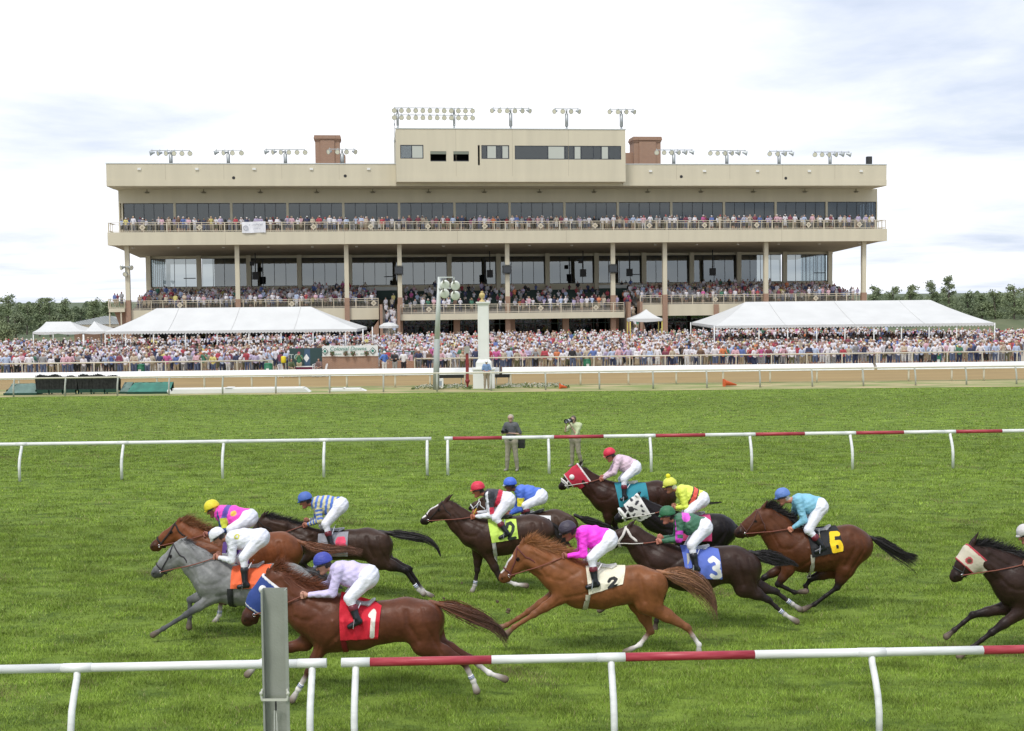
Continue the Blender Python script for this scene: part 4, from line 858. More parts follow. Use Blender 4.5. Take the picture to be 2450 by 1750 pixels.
for px, lab in ((655, 'green litter bin where the left spectator rail ends'), (352, 'green litter bin among the legs behind the left spectator rail'), (1405, 'green litter bin behind the spectator rail right of the white pillar'), (2247, 'green litter bin behind the spectator rail under the right marquee')):
    p = at(px, 880, YA(0) + 1.2); e = empty('litter_bin', (p.x, YA(p.x) + (.6 if px != 655 else -.2), 0), 0, lab, 'bin', 'green litter bins'); mb = MB(); mb.lathe((0, 0, 0), [(.22, 0), (.28, .05), (.3, .85), (.0, .85)], 12); mb.build('drum', mat('bin_green', (.02, .16, .08), .6), e, smooth=True); mb = MB(); mb.lathe((0, 0, .85), [(.31, 0), (.31, .05), (.18, .12), (0.001, .13)], 12); mb.build('lid', MATS['bin_green'], e, smooth=True)
    mb = MB(); mb.box(-.1, .1, -.31, -.29, .4, .6); mb.build('plate', whitep, e)
# small pavilion left with ribbed metal roof
pv = empty('pavilion', at(218, 790, 145).xy.to_3d(), R_(3), 'small brick pavilion with a grey ribbed hip roof left of the grandstand', 'building'); xa, xb = at(151, 780, 145).x - pv.location.x, at(300, 780, 145).x - pv.location.x
mb = MB(); ze, zr_ = at(200, 777, 145).z, at(200, 757.5, 150).z; yb = 12
mb.add([(xa, 0, ze), (xb, 0, ze), (xb, yb, ze), (xa, yb, ze), (xa + 3.2, yb / 2, zr_), (xb - 3.2, yb / 2, zr_)], [(0, 1, 5, 4), (1, 2, 5), (2, 3, 4, 5), (3, 0, 4), (3, 2, 1, 0)])
for k in range(24):
    x = xa + (xb - xa) * (k + .5) / 24; xr = min(max(x + 1.2 if x < 0 else x - .0, xa + 3.2), xb - 3.2)
    q = min(1, (x - xa) / 3.2, (xb - x) / 3.2); mb.add([(x - .05, 0, ze + .02), (x + .05, 0, ze + .02), (x + .05, yb / 2 * q, ze + (zr_ - ze) * q + .04), (x - .05, yb / 2 * q, ze + (zr_ - ze) * q + .04)], [(0, 1, 2, 3)], 1)
mb.build('roof', [mat('metal_roof', (.36, .39, .38), .5), mat('metal_seam', (.18, .20, .20), .5)], pv); mb = MB(); mb.box(xa + .2, xb - .2, .2, .4, ze - .35, ze - .02); mb.build('gutter', creamp, pv)
mb = MB(); mb.box(xa + 1, xb - 1, 1, yb - 1, 0, ze - .05); mb.build('wall', brick, pv); mb = MB(); mb.box(xa + 12.5, xa + 16, .5, .6, 1.0, ze - .4); mb.build('yellow_panel', mat('yellow_panel', (.45, .33, .06), .7), pv)
# ------------------------------------------------------------------ trees beyond
barkm = mat('bark', (.12, .10, .08), .9)
def leafmat(name, a, b): return mat(name, a, .8, col2=b, vscale=.35)
leaf = [leafmat('leaf_mid', (.19, .24, .12), (.24, .28, .15)), leafmat('leaf_dark', (.17, .215, .12), (.20, .24, .14)), leafmat('leaf_light', (.20, .25, .13), (.24, .28, .16))]  # leaf colours paled to stand in for distance haze
def tree(px, ptop, Y, wpx, label, kind=0, open_=.5, group='trees beyond the apron', n=1900):
    top = at(px, ptop, Y); H = top.z; Wt = wpx / (FPX / Y) / 2; r = random.Random(int(px * 7 + ptop)); root = empty('tree', (top.x, Y, 0), 0, label, 'tree', group)
    mb = MB(); lean = r.uniform(-.4, .4); mb.tube([(0, 0, -.5), (lean * .3, 0, H * .5), (lean, 0, H * .93)], [.16, .12, .03], 7)
    tips = []
    for k in range(16):
        h = H * (.30 + .62 * k / 15); a = r.uniform(0, 6.28); L_ = Wt * (1.0 - .55 * abs((h / H - .55) / .45) ** 1.5) * r.uniform(.55, 1.05); b0 = Vector((lean * h / H, 0, h)); t_ = b0 + Vector((math.cos(a) * L_, math.sin(a) * L_, H * .06)); mb.tube([b0, b0.lerp(t_, .5) + Vector((0, 0, .05)), t_], [.05, .035, .012], 4); tips.append((b0, t_, L_))
    mb.build('trunk', barkm, root); v = []; f = []
    cl = [(b0.lerp(t_, q), r.uniform(.35, .75) * (.55 + Wt * .22)) for b0, t_, L_ in tips for q in (.45, .75, 1.0)] + [(Vector((lean, 0, H * .94)), .4 * (.5 + Wt * .15))]
    cl = [c for c in cl if r.random() > open_ * .45]
    for k in range(n):
        c, rr = cl[r.randrange(len(cl))]; p = c + Vector((r.gauss(0, 1), r.gauss(0, 1), r.gauss(0, .7))) * rr * .55; s = r.uniform(.07, .17); a, b = r.uniform(0, 6.28), r.uniform(-1, 1)
        d1 = Vector((math.cos(a), math.sin(a), b * .6)).normalized() * s; d2 = Vector((-math.sin(a) * b, math.cos(a) * b, 1)).normalized() * s * .8; m_ = len(v); v += [p - d1, p + d2 * .7, p + d1, p - d2]; f.append((m_, m_ + 1, m_ + 2, m_ + 3))
    mb = MB(); mb.v = [tuple(q) for q in v]; mb.f = f; mb.m = [0] * len(f); mb.build('crown', leaf[kind], root)
TR = [(18, 707, 190, 60, 0, .3, 'broad leafy tree at the far left edge of the photo'), (62, 727, 205, 42, 0, .6, 'thin tree just right of the far left one'), (92, 716, 195, 34, 2, .8, 'sparse pale tree above the left end of the small tents'), (118, 712, 190, 32, 2, .9, 'tallest sparse pale tree left of the pavilion roof'), (160, 719, 195, 30, 2, .9, 'sparse pale round-topped tree above the pavilion roof'), (140, 738, 210, 60, 1, .2, 'low dark tree behind the pavilion roof'), (222, 720, 188, 40, 0, .4, 'green tree left of the stair platform'), (255, 722, 192, 36, 0, .3, 'green tree directly behind the stair platform'), (190, 736, 205, 50, 1, .3, 'low dark tree between the pale tree and the stair platform'), (36, 752, 170, 60, 1, .2, 'low dark bush-like tree above the crowd at far left'), (8, 775, 150, 40, 0, .2, 'low green bush at the left edge above the crowd'),
      (2095, 686, 200, 40, 2, .8, 'sparse pale tree right against the right end of the grandstand'), (2135, 688, 198, 38, 0, .4, 'round green tree second right of the grandstand'), (2180, 684, 196, 42, 0, .5, 'green tree third right of the grandstand'), (2232, 672, 195, 34, 2, .8, 'sparse pale tree left of the tallest right tree'), (2270, 662, 190, 36, 2, .8, 'tallest slim tree right of the grandstand'), (2318, 700, 185, 56, 1, .2, 'broad dark green tree right of the tallest slim tree'), (2350, 706, 190, 30, 0, .5, 'small green tree behind the broad dark one'), (2383, 698, 183, 44, 0, .3, 'green tree near the right edge, left of the tall edge tree'), (2428, 684, 178, 58, 0, .2, 'tall leafy tree at the right edge of the photo'), (2460, 690, 182, 50, 0, .2, 'leafy tree cut by the right edge of the photo')]
for px, pt, Y, wp, kd, op, lab in TR: tree(px, pt, Y, wp, lab, kd, op)
# far-off wood
r = random.Random(5); v = []; f = []
for side, (pa, pb, ptop) in enumerate(((-150, 300, 733), (2060, 2600, 710))):
    for k in range(26000):
        px = r.uniform(pa, pb); Y = r.uniform(212, 250); tp_ = at(px, ptop + 7 * math.sin(px * .08) + 5 * math.sin(px * .23 + 1), Y); z = r.uniform(0, tp_.z) if r.random() < .6 else tp_.z - r.random() ** 2 * 2; p = Vector((tp_.x, Y, z)); s = r.uniform(.12, .28); a = r.uniform(0, 6.28)
        d1 = Vector((math.cos(a), math.sin(a), r.uniform(-.4, .4))) * s; d2 = Vector((0, r.uniform(-.3, .3), 1)) * s * .8; m_ = len(v); v += [tuple(p - d1), tuple(p - d2), tuple(p + d1), tuple(p + d2)]; f.append((m_, m_ + 1, m_ + 2, m_ + 3))
o = mesh_np('distant_wood', np.array(v), np.array(f), leaf[1], smooth=False); tag(o, 'low dark belt of distant woodland behind the separate trees', 'woodland', kind='stuff')
mb = MB()
for sx, x0, x1 in ((0, -70, -34), (1, 48, 95)):
    n = 24
    for i in range(n):
        xa_, xb_ = x0 + (x1 - x0) * i / n, x0 + (x1 - x0) * (i + 1) / n; hz = lambda x: (1.5 if sx else .6) * (.6 + .4 * math.sin(x * .2)); mb.add([(xa_, 168, -.01), (xb_, 168, -.01), (xb_, 178, hz(xb_)), (xa_, 178, hz(xa_)), (xa_, 190, -.01), (xb_, 190, -.01)], [(0, 1, 2, 3), (3, 2, 5, 4)])
tag(mb.build('grass_bank', mat('bank_grass', (.13, .145, .07), .95, col2=(.10, .125, .055), vscale=.4), smooth=True), kind='structure')
# ------------------------------------------------------------------ smooth implicit bodies meshed with surface nets
class Body:
    """prims: tapered capsules (a, b, ra, rb, width factor k in y, blend, colour)"""
    def __init__(s): s.p = []
    def cap(s, a, b, ra, rb, k=1.0, bl=0.03, c=0):
        s.p.append((np.array(a, float), np.array(b, float), ra, rb, k, bl, c)); return s
    def chain(s, pts, rads, k=1.0, bl=0.03, c=0):
        for i in range(len(pts) - 1):
            kk = k[i] if isinstance(k, (list, tuple)) else k; cc = c[i] if isinstance(c, (list, tuple)) else c
            s.cap(pts[i], pts[i + 1], rads[i], rads[i + 1], kk, bl, cc)
        return s
    @staticmethod
    def dist(p, P):
        a, b, ra, rb, k, bl, c = p; ym = (a[1] + b[1]) / 2
        X = P[..., 0] - a[0]; Y = (P[..., 1] - ym) / k - (a[1] - ym); Z = P[..., 2] - a[2]; d = b - a; L = float(d @ d)
        if L < 1e-10: return (np.sqrt(X * X + Y * Y + Z * Z) - ra) * min(1, k) if k < 1 else np.sqrt(X * X + Y * Y + Z * Z) - ra
        t = np.clip((X * d[0] + Y * d[1] + Z * d[2]) / L, 0, 1); X = X - t * d[0]; Y = Y - t * d[1]; Z = Z - t * d[2]
        r = np.sqrt(X * X + Y * Y + Z * Z) - (ra + (rb - ra) * t)
        return r * (k if k < 1 else 1)
    def eval(s, P):
        F = np.full(P.shape[:-1], 9.0)
        for p in s.p:
            d = s.dist(p, P); k = p[5]; h = np.maximum(k - np.abs(F - d), 0) / k; F = np.minimum(F, d) - h * h * k * .25
        return F
    def field(s, h, inflate=0.0):
        lo = np.min([np.minimum(p[0], p[1]) - max(p[2], p[3]) * max(p[4], 1) for p in s.p], 0) - 3 * h - inflate
        hi = np.max([np.maximum(p[0], p[1]) + max(p[2], p[3]) * max(p[4], 1) for p in s.p], 0) + 3 * h + inflate
        n = np.ceil((hi - lo) / h).astype(int) + 1; F = np.full(n, 9.0, np.float32)
        for p in s.p:
            r = max(p[2], p[3]) * max(p[4], 1) + p[5] + 2 * h + inflate + .02
            a = np.maximum(((np.minimum(p[0], p[1]) - r - lo) / h).astype(int), 0); b = np.minimum(((np.maximum(p[0], p[1]) + r - lo) / h).astype(int) + 2, n)
            ax = [lo[i] + h * np.arange(a[i], b[i]) for i in range(3)]; P = np.stack(np.meshgrid(*ax, indexing='ij'), -1)
            sl = tuple(slice(a[i], b[i]) for i in range(3)); d = s.dist(p, P); G = F[sl]; k = p[5]; hh = np.maximum(k - np.abs(G - d), 0) / k
            F[sl] = np.minimum(G, d) - hh * hh * k * .25
        return F - inflate, lo
    def mesh(s, h, inflate=0.0, clip=None):
        F, lo = s.field(h, inflate)
        if clip is not None:
            ax = [lo[i] + h * np.arange(F.shape[i]) for i in range(3)]; P = np.stack(np.meshgrid(*ax, indexing='ij'), -1); F = np.maximum(F, clip(P))
        return surfnet(F, lo, h)
    def colors(s, V, table, sharp=0.012):
        W_ = np.zeros(len(V)); C = np.zeros((len(V), 3)); D = np.stack([s.dist(p, V) for p in s.p]); mn = D.min(0)
        for i, p in enumerate(s.p):
            w_ = np.exp(-(D[i] - mn) / sharp); W_ += w_; C += w_[:, None] * np.array(table[p[6]])[None]
        return C / W_[:, None]
def surfnet(F, lo, h):
    S = F < 0; n = F.shape; O = [(i, j, k) for i in (0, 1) for j in (0, 1) for k in (0, 1)]
    cs = [S[i:n[0] - 1 + i, j:n[1] - 1 + j, k:n[2] - 1 + k] for i, j, k in O]; an = cs[0].copy(); al = cs[0].copy()
    for c in cs[1:]: an |= c; al &= c
    act = an & ~al; idx = np.full(act.shape, -1, np.int64); ci = np.argwhere(act); idx[act] = np.arange(len(ci))
    acc = np.zeros((len(ci), 3)); cnt = np.zeros(len(ci))
    for a in range(3):
        for o in O:
            if o[a]: continue
            o2 = list(o); o2[a] = 1; f1 = F[tuple((ci + np.array(o)).T)]; f2 = F[tuple((ci + np.array(o2)).T)]; m_ = (f1 < 0) != (f2 < 0)
            den = np.where(m_, f1 - f2, 1); t = np.where(m_, f1 / den, 0); q = np.tile(np.array(o, float), (len(ci), 1)); q[:, a] += t; acc += q * m_[:, None]; cnt += m_
    V = lo + h * (ci + acc / cnt[:, None]); Q = []
    for a in range(3):
        b, c = (a + 1) % 3, (a + 2) % 3
        s1 = [slice(None)] * 3; s2 = [slice(None)] * 3; s1[a] = slice(0, n[a] - 1); s2[a] = slice(1, n[a])
        A_, B_ = S[tuple(s1)], S[tuple(s2)]; e = np.argwhere(A_ != B_); e = e[(e[:, b] > 0) & (e[:, c] > 0) & (e[:, b] < n[b] - 1) & (e[:, c] < n[c] - 1)]
        fl = A_[tuple(e.T)]; q = []
        for db, dc in ((-1, -1), (0, -1), (0, 0), (-1, 0)):
            g = e.copy(); g[:, b] += db; g[:, c] += dc; q.append(idx[tuple(g.T)])
        q = np.stack(q, 1); q[~fl] = q[~fl][:, ::-1]; Q.append(q)
    return V, np.concatenate(Q)
def join(parts):                                   # [(V,F,C)] -> one
    Vs, Fs, Cs, n = [], [], [], 0
    for V, F, C in parts: Vs.append(V); Fs.append(F + n); Cs.append(C); n += len(V)
    return np.concatenate(Vs), np.concatenate(Fs), np.concatenate(Cs)
coatm = mat('horse_coat', (.2, .1, .05), .42, var=.25, vscale=6, bump=.5, bscale=11, vcol=True, spec=.20)
hairm = mat('horse_hair', (.05, .03, .02), .55, var=.3, vscale=30, vcol=True)
clothm = mat('racing_cloth', (.5, .5, .5), .75, var=.07, vscale=6, bump=.6, bscale=12, vcol=True)
silkm = mat('racing_silk', (.5, .5, .5), .55, var=.06, vscale=8, bump=.9, bscale=9, vcol=True, stretch=(1, 1, 1.7))
skinm = mat('skin', (.5, .3, .2), .6, vcol=True)
leatherm = mat('boot_leather', (.02, .02, .02), .35, vcol=True)
plasticm = mat('helmet_shell', (.5, .5, .5), .4, vcol=True)
def srgb(r, g, b): return tuple(((c / 255) / 12.92 if c <= 10 else (((c / 255) + .055) / 1.055) ** 2.4) for c in (r, g, b))
def seg_d(P, a, b):                                # 2-D distance of points to a segment
    a = np.array(a, float); b = np.array(b, float); d = b - a; t = np.clip(((P - a) @ d) / max(d @ d, 1e-9), 0, 1); return np.sqrt(((P - a - t[:, None] * d) ** 2).sum(1))
def hair(name, roots, dirs, lens, wid, cols, material, parent, seed=0, grav=.0, seg=4, curl=.02):
    """strands as flat tapered ribbons: roots (n,3), dirs (n,3)"""
    r = np.random.RandomState(seed); n = len(roots); t = np.linspace(0, 1, seg + 1); D = dirs / np.linalg.norm(dirs, axis=1)[:, None]
    w1 = r.normal(0, curl, (n, 3)); P = roots[:, None] + D[:, None] * (lens[:, None] * t)[..., None] + w1[:, None] * (t ** 2)[None, :, None] * 2
    P[..., 2] -= grav * (lens[:, None] * t ** 2)
    side = np.cross(D, np.array([0, 1.0, 0]) + r.normal(0, .6, (n, 3))); side /= np.linalg.norm(side, axis=1)[:, None] + 1e-9
    wd = wid * (1 - t ** 1.5 * .92); A_ = P - side[:, None] * wd[None, :, None]; B_ = P + side[:, None] * wd[None, :, None]
    V = np.stack([A_, B_], 2).reshape(-1, 3); base = np.arange(n)[:, None] * (2 * (seg + 1)) + 2 * np.arange(seg)[None]; F = np.stack([base, base + 1, base + 3, base + 2], -1).reshape(-1, 4)
    C = np.repeat(cols, 2 * (seg + 1), 0); return V, F, C
# ------------------------------------------------------------------ horses and jockeys; zoom windows of the photo used as measuring frames
ZW = {'A': (340, 1180, 3.248), 'B': (580, 1260, 3.3147), 'C': (980, 1100, 4.273), 'D': (1180, 1200, 3.921), 'E': (1300, 1040, 4.7375), 'F': (1430, 1180, 3.989),
      'G': (1720, 1140, 4.373), 'H': (2200, 1240, 4.512), 'I': (360, 1180, 6.688), 'J': (620, 1120, 4.776)}
BLACK = srgb(30, 26, 28); WHITE = srgb(225, 220, 215)
class Frame:
    def __init__(s, z, D): s.z = z; s.D = D
    def pt(s, x, y=None, off=0.0, z=None):
        if isinstance(x, (tuple, list)):
            if isinstance(x[0], str): return s.pt(x[1], x[2], off, x[0])
            x, y = x[0], x[1]
        ox, oy, sc = ZW[z or s.z]; return np.array(at(ox + x / sc, oy + y / sc, s.D + off)) 
def strokes(ch):
    return {'1': [[(.3, .22), (.55, .05)], [(.55, .05), (.55, 1)]], '2': [[(.1, .25), (.25, .05), (.6, 0), (.85, .2), (.75, .45), (.15, .97), (.9, .97)]], '3': [[(.1, .12), (.45, 0), (.8, .15), (.75, .38), (.4, .48), (.8, .6), (.85, .85), (.5, 1), (.1, .88)]],
            '6': [[(.85, .06), (.3, .06), (.1, .5), (.15, .95), (.75, .97), (.88, .72), (.75, .5), (.2, .5)]], '8': [[(.5, .48), (.15, .3), (.25, .03), (.75, .03), (.85, .3), (.5, .48), (.1, .7), (.2, .97), (.8, .97), (.9, .7), (.5, .48)]]}[ch]
def make_horse(key, win, ground, name_label, d):
    gx, gy = ground; ox, oy, sc = ZW[win]; G = gnd(ox + gx / sc, oy + gy / sc); D = G.y; fr = Frame(win, D); P = fr.pt
    B = Body(); org = np.array([P(*d['c0'])[0], D, 0.0])
    def q(p, off=0.0): return P(p, off=off) - org
    cb, cp, cm, cs = d['coat'], d.get('points', d['coat']), d.get('mane', (.02, .015, .012)), d.get('sock', WHITE)
    dk = tuple(c * .75 for c in cb); tab = [cb, cp, cs, dk, tuple(c * .35 + .004 for c in cp), (.16, .12, .09)]
    tab.append(tuple(min(1, c * 1.15) for c in cb))
    def stations(L, ks, bl, c, off=0.0):
        cen = []; rad = []
        for t, b in L:
            a_, b_ = q(t), q(b); cen.append((a_ + b_) / 2 + np.array([0, off, 0])); rad.append(np.linalg.norm(a_ - b_) / 2)
        for i in range(len(L) - 1): B.cap(cen[i], cen[i + 1], rad[i], rad[i + 1], (ks[i] + ks[i + 1]) / 2, bl, c)
        return cen, rad
    nT = len(d['trunk']); kt = [.72] + [.84] * (nT - 2) + [.86]
    tc_, tr_ = stations(d['trunk'], kt, .07, 0)
    nc, nr = stations(d['neck'] + [d['trunk'][0]], [.55, .5, .62, .7][:len(d['neck']) + 1], .05, 0)
    hc, hr = stations(d['head'], [.62, .58, .66], .03, 0)
    # muzzle, jaw, cheek, ears
    m0, m1 = hc[-2], hc[-1]; fd = (m1 - m0) / np.linalg.norm(m1 - m0); up = np.array([-fd[2], 0, fd[0]]); 
    if up[2] < 0: up = -up
    rm = hr[-1] * 1.12; B.cap(m1, m1 + fd * rm * .40, rm * .98, rm * .80, .8, .02, d.get('muz', 4)); B.cap(m1 - up * rm * .55 - fd * rm * .2, m1 + fd * rm * .1 - up * rm * .8, rm * .42, rm * .34, .8, .015, d.get('muz', 4))
    B.cap(hc[0] - up * hr[0] * .3 + fd * hr[0] * .25, hc[0] + fd * hr[0] * .7 - up * hr[0] * .2, hr[0] * .66, hr[0] * .5, .86, .03, 0)
    eye = hc[0] * .52 + hc[1] * .48 + up * hr[1] * .38
    for s in (-1, 1):
        B.cap(eye + [0, s * .062, .0], eye + fd * .03 + [0, s * .062, 0], .028, .02, 1, .02, 3)
        B.cap(m1 + up * rm * .25 + [0, s * rm * .55, 0], m1 + up * rm * .25 + fd * rm * .3 + [0, s * rm * .5, 0], rm * .3, rm * .24, 1, .012, 4)
    ear = q(d['ear']); e0 = hc[0] + up * hr[0] * .7 - fd * hr[0] * .25
    for s in (-1, 1):
        e_ = ear + [(.05 if s > 0 else 0), s * .045, 0]; eb = e0 + [0, s * .045, 0]; mid = eb * .5 + e_ * .5; e_ = e_ + (e_ - eb) * .12; B.cap(eb, mid, .032, .032, .8, .015, 0); B.cap(mid, e_, .031, .008, .8, .012, 4 if d.get('darkear') else 3)
    # shoulder and haunch muscle
    for s in (-1, 1):
        sh = tc_[0] + [0, s * .10, 0]; w_ = tc_[min(1, nT - 1)]
        B.cap(sh + [-.02, 0, -tr_[0] * .25], w_ * .55 + tc_[0] * .45 + [0, s * .11, tr_[0] * .35], tr_[0] * .52, tr_[0] * .36, .72, .05, 0)
        B.cap(tc_[-1] + [-.02, s * .10, tr_[-1] * .1], tc_[-1] + [-.10, s * .11, -tr_[-1] * .35], tr_[-1] * .66, tr_[-1] * .55, .8, .06, 0)
    for s in (-1, 1):
        jl = hc[0] * .25 + nc[0] * .75 - np.array([0, 0, nr[0] * .35]); B.cap(jl + [0, s * nr[0] * .34, 0], tc_[0] + [-.05, s * tr_[0] * .50, -.02], nr[0] * .34, .085, .6, .022, 0)
        cb2 = nc[-1] if len(nc) < 3 else nc[-2]; B.cap(nc[0] + [.02, s * nr[0] * .30, nr[0] * .3], cb2 + [0, s * .10, .07], nr[0] * .34, .09, .6, .022, 0)
        wi = tc_[1]; B.cap(wi + [-.02, s * .13, tr_[1] * .45], tc_[0] + [.02, s * .17, -tr_[0] * .1], .07, .085, .6, .018, 0)
        fl = tc_[-2]; B.cap(fl + [0, s * .14, tr_[-2] * .35], tc_[-1] + [.05, s * .15, -.02], .09, .12, .6, .02, 0)
        for k_ in range(5): rb = tc_[1] * (1 - k_ / 5) + tc_[min(3, nT - 2)] * (k_ / 5); rr_ = tr_[1] * (1 - k_ / 5) + tr_[min(3, nT - 2)] * (k_ / 5); B.cap(rb + [.02, s * rr_ * .80, rr_ * .25], rb + [.06, s * rr_ * .74, -rr_ * .45], .030, .022, 1, .018, 0)
    # legs
    leg_hooves = []; n_leg = len(B.p)
    def leg(pts, s, front, sock, cl=1):
        off = .115 * s; p = [q(a, off) for a in pts]; p0, el, kn, fe, ho = p; sc_ = d.get('ls', 1.0)
        if front:
            B.cap(p0 + [0, -s * .02, 0], el, .135, .105, .8, .06, 0); B.chain([el, el * .45 + kn * .55, kn], [.100 * sc_, .072 * sc_, .048], .85, .03, [0, 1]); B.cap(kn, kn, .054, .054, .9, .02, 1); B.cap(p0 + [.10, s * .05, .12], el + [.05, s * .03, .03], .085, .065, .6, .02, 0)
            B.cap(el + [.02, 0, .02], el * .7 + kn * .3 + [.02, 0, 0], .075, .05, .8, .04, 0)
        else:
            B.cap(p0 + [0, -s * .0, 0], el, .21 * sc_, .165 * sc_, .72, .08, 0); B.chain([el, el * .5 + kn * .5, kn], [.155 * sc_, .098 * sc_, .052], .74, .04, [0, cl if cl != 1 else 1]); B.cap(kn, kn, .057, .057, .9, .02, 1); B.cap(p0 + [.06, s * .06, .10], el * .8 + kn * .2 + [.05, s * .035, .02], .11, .075, .6, .022, 0)
            dd = (kn - el); dd /= np.linalg.norm(dd); B.cap(kn, kn + dd * .045 + np.array([.02, 0, .01]), .042, .026, .8, .02, 1)
        c2 = 2 if sock else 1; mid = kn * .5 + fe * .5
        B.chain([kn, mid, fe], [.042, .034, .035], .85, .02, [1, 2 if sock > 1 else 1]); B.cap(fe, fe, .044, .044, .9, .015, c2)
        dh = ho - fe; L = np.linalg.norm(dh) + 1e-6; dh = dh / L; pm_ = fe + dh * max(L * .5, .03); B.cap(fe, pm_, .030, .034, .95, .015, c2); B.cap(pm_, fe + dh * max(L, .08), .040, .052, .95, .01, 5)
        leg_hooves.append((kn, fe, s))
    socks = d.get('socks', (0, 0, 0, 0)); L4 = d['legs']
    leg(L4[0], -1, True, socks[0]); leg(L4[1], 1, True, socks[1]); leg(L4[2], -1, False, socks[2]); leg(L4[3], 1, False, socks[3])
    h = d.get('h', .0165); V, F = B.mesh(h); C = B.colors(V, tab, .02)
    # muscle relief: shallow grooves pressed into the flank
    w1_, wE, tE = tc_[1], tc_[-1], tr_[-1]; el_ = q(L4[0][1]); st_ = q(L4[2][1]); sp_ = tc_[0] + np.array([-tr_[0] * .55, 0, -tr_[0] * .15]); X2 = lambda p: (p[0], p[2])
    fr_ = tc_[min(2, nT - 1)]; fk = tc_[-2]
    GR = [([w1_ + [-.05, 0, tr_[1] * .72], (w1_ + sp_) / 2 + [-.03, 0, .04], sp_], .008, .030), ([w1_ + [.16, 0, tr_[1] * .45], w1_ + [.12, 0, -.05], el_ + [.10, 0, .05]], .010, .032), ([hc[0] - up * hr[0] * .9 + [.06, 0, 0], (nc[1] + sp_) / 2 - [0, 0, nr[1] * .35], sp_ + [.02, 0, .03]], .009, .024),
          ([fk + [.02, 0, tr_[-2] * .55], fk + [.05, 0, 0], st_ + [-.05, 0, .10]], .016, .035), ([wE + [.02, 0, tE * .75], wE + [.06, 0, 0], st_ * .6 + q(L4[2][2]) * .4 + [.03, 0, .02]], .011, .020), ([nc[0] + [.03, 0, nr[0] * .3], nc[1] + [0, 0, nr[1] * .35], w1_ + [-.16, 0, tr_[1] * .6]], .009, .030),
          ([el_ + [.0, 0, .03], el_ * .6 + q(L4[0][2]) * .4 + [.01, 0, 0]], .007, .014), ([hc[0] + [-.01, 0, -.03], hc[1] + [.02, 0, -.01]], .006, .012)]
    side_ = np.sign(V[:, 1]) * np.clip((np.abs(V[:, 1]) - .05) / .06, 0, 1)
    for pl, dp_, wd_ in GR:
        dm = np.min([seg_d(V[:, [0, 2]], X2(pl[i]), X2(pl[i + 1])) for i in range(len(pl) - 1)], 0); V[:, 1] -= side_ * dp_ * 1.25 * np.exp(-(dm / wd_) ** 2)
    rb_ = np.clip(1 - np.abs(V[:, 0] - (w1_[0] * .35 + fk[0] * .65)) / (abs(fk[0] - w1_[0]) * .42 + 1e-6), 0, 1) * np.clip((tr_[1] * .7 - np.abs(V[:, 2] - fr_[2])) / .08, 0, 1); V[:, 1] -= side_ * rb_ * .0035 * np.sin((V[:, 0] * 1.0 + V[:, 2] * .25) * 95)
    # eye and nostril colour, blaze, marks
    for s in (-1, 1):
        C[np.linalg.norm(V - (eye + [0, s * .085, .003]), axis=1) < .030] = (.008, .006, .005); C[np.linalg.norm(V - (m1 + fd * rm * .55 + up * rm * .25 + [0, s * rm * .72, 0]), axis=1) < .020] = (.01, .008, .008)
    if d.get('blaze'):
        a_, b_ = hc[0] + up * hr[0] * .8 + fd * .05, hc[-1] + up * hr[-1] * .8 + fd * .02; dd = b_ - a_; t = ((V - a_) @ dd) / (dd @ dd); off_ = (V - a_) - t[:, None] * dd; m_ = (t > d['blaze'][0]) & (t < d['blaze'][1]) & (off_ @ up > -.035) & (np.abs(V[:, 1]) < .04); C[m_] = (.72, .68, .64)
    if d.get('dapple'):
        k_ = (np.sin(V[:, 0] * 37 + 3 * np.sin(V[:, 2] * 21)) * np.sin(V[:, 2] * 41 + 2 * np.sin(V[:, 0] * 29)) > .25) & (V[:, 2] > .7); C[k_] *= 1.12
    root = empty('racehorse', tuple(org), 0, name_label, 'horse', 'racehorses galloping in the field')
    body = mesh_np('body', V, F, coatm, root, colors=C)
    # ---- surface query on the near / far flank
    def drape(x, z, side=-1, out_=.012):
        n = len(x); ys = np.linspace(-.55, 0, 56) if side < 0 else np.linspace(.55, 0, 56); Pq = np.zeros((n, 56, 3)); Pq[..., 0] = x[:, None]; Pq[..., 1] = ys[None]; Pq[..., 2] = z[:, None]
        Fv = T.eval(Pq); ins = Fv < 0; k = np.argmax(ins, 1); hit = ins.any(1); k = np.where(hit, k, 55); k1 = np.maximum(k - 1, 0); f1 = Fv[np.arange(n), k1]; f2 = Fv[np.arange(n), k]; t = np.where((k > 0) & hit, f1 / (f1 - f2 + 1e-9), 0)
        y = ys[k1] + (ys[k] - ys[k1]) * t; y = np.where(hit, y, np.nan); return y + side * out_
    T = Body(); T.p = [p for k_, p in enumerate(B.p) if k_ < n_leg or (p[2] >= .08)]                     # trunk only, legs do not push the cloth out
    def proj(pts, out_=.006, n=5):
        X = np.array(pts, float)
        for _ in range(n):
            e = 1e-3; f0 = B.eval(X) - out_; g = np.stack([(B.eval(X + np.eye(3)[i] * e) - out_ - f0) / e for i in range(3)], -1); g2 = (g ** 2).sum(-1) + 1e-6; X = X - (f0 / g2)[:, None] * g
        return X
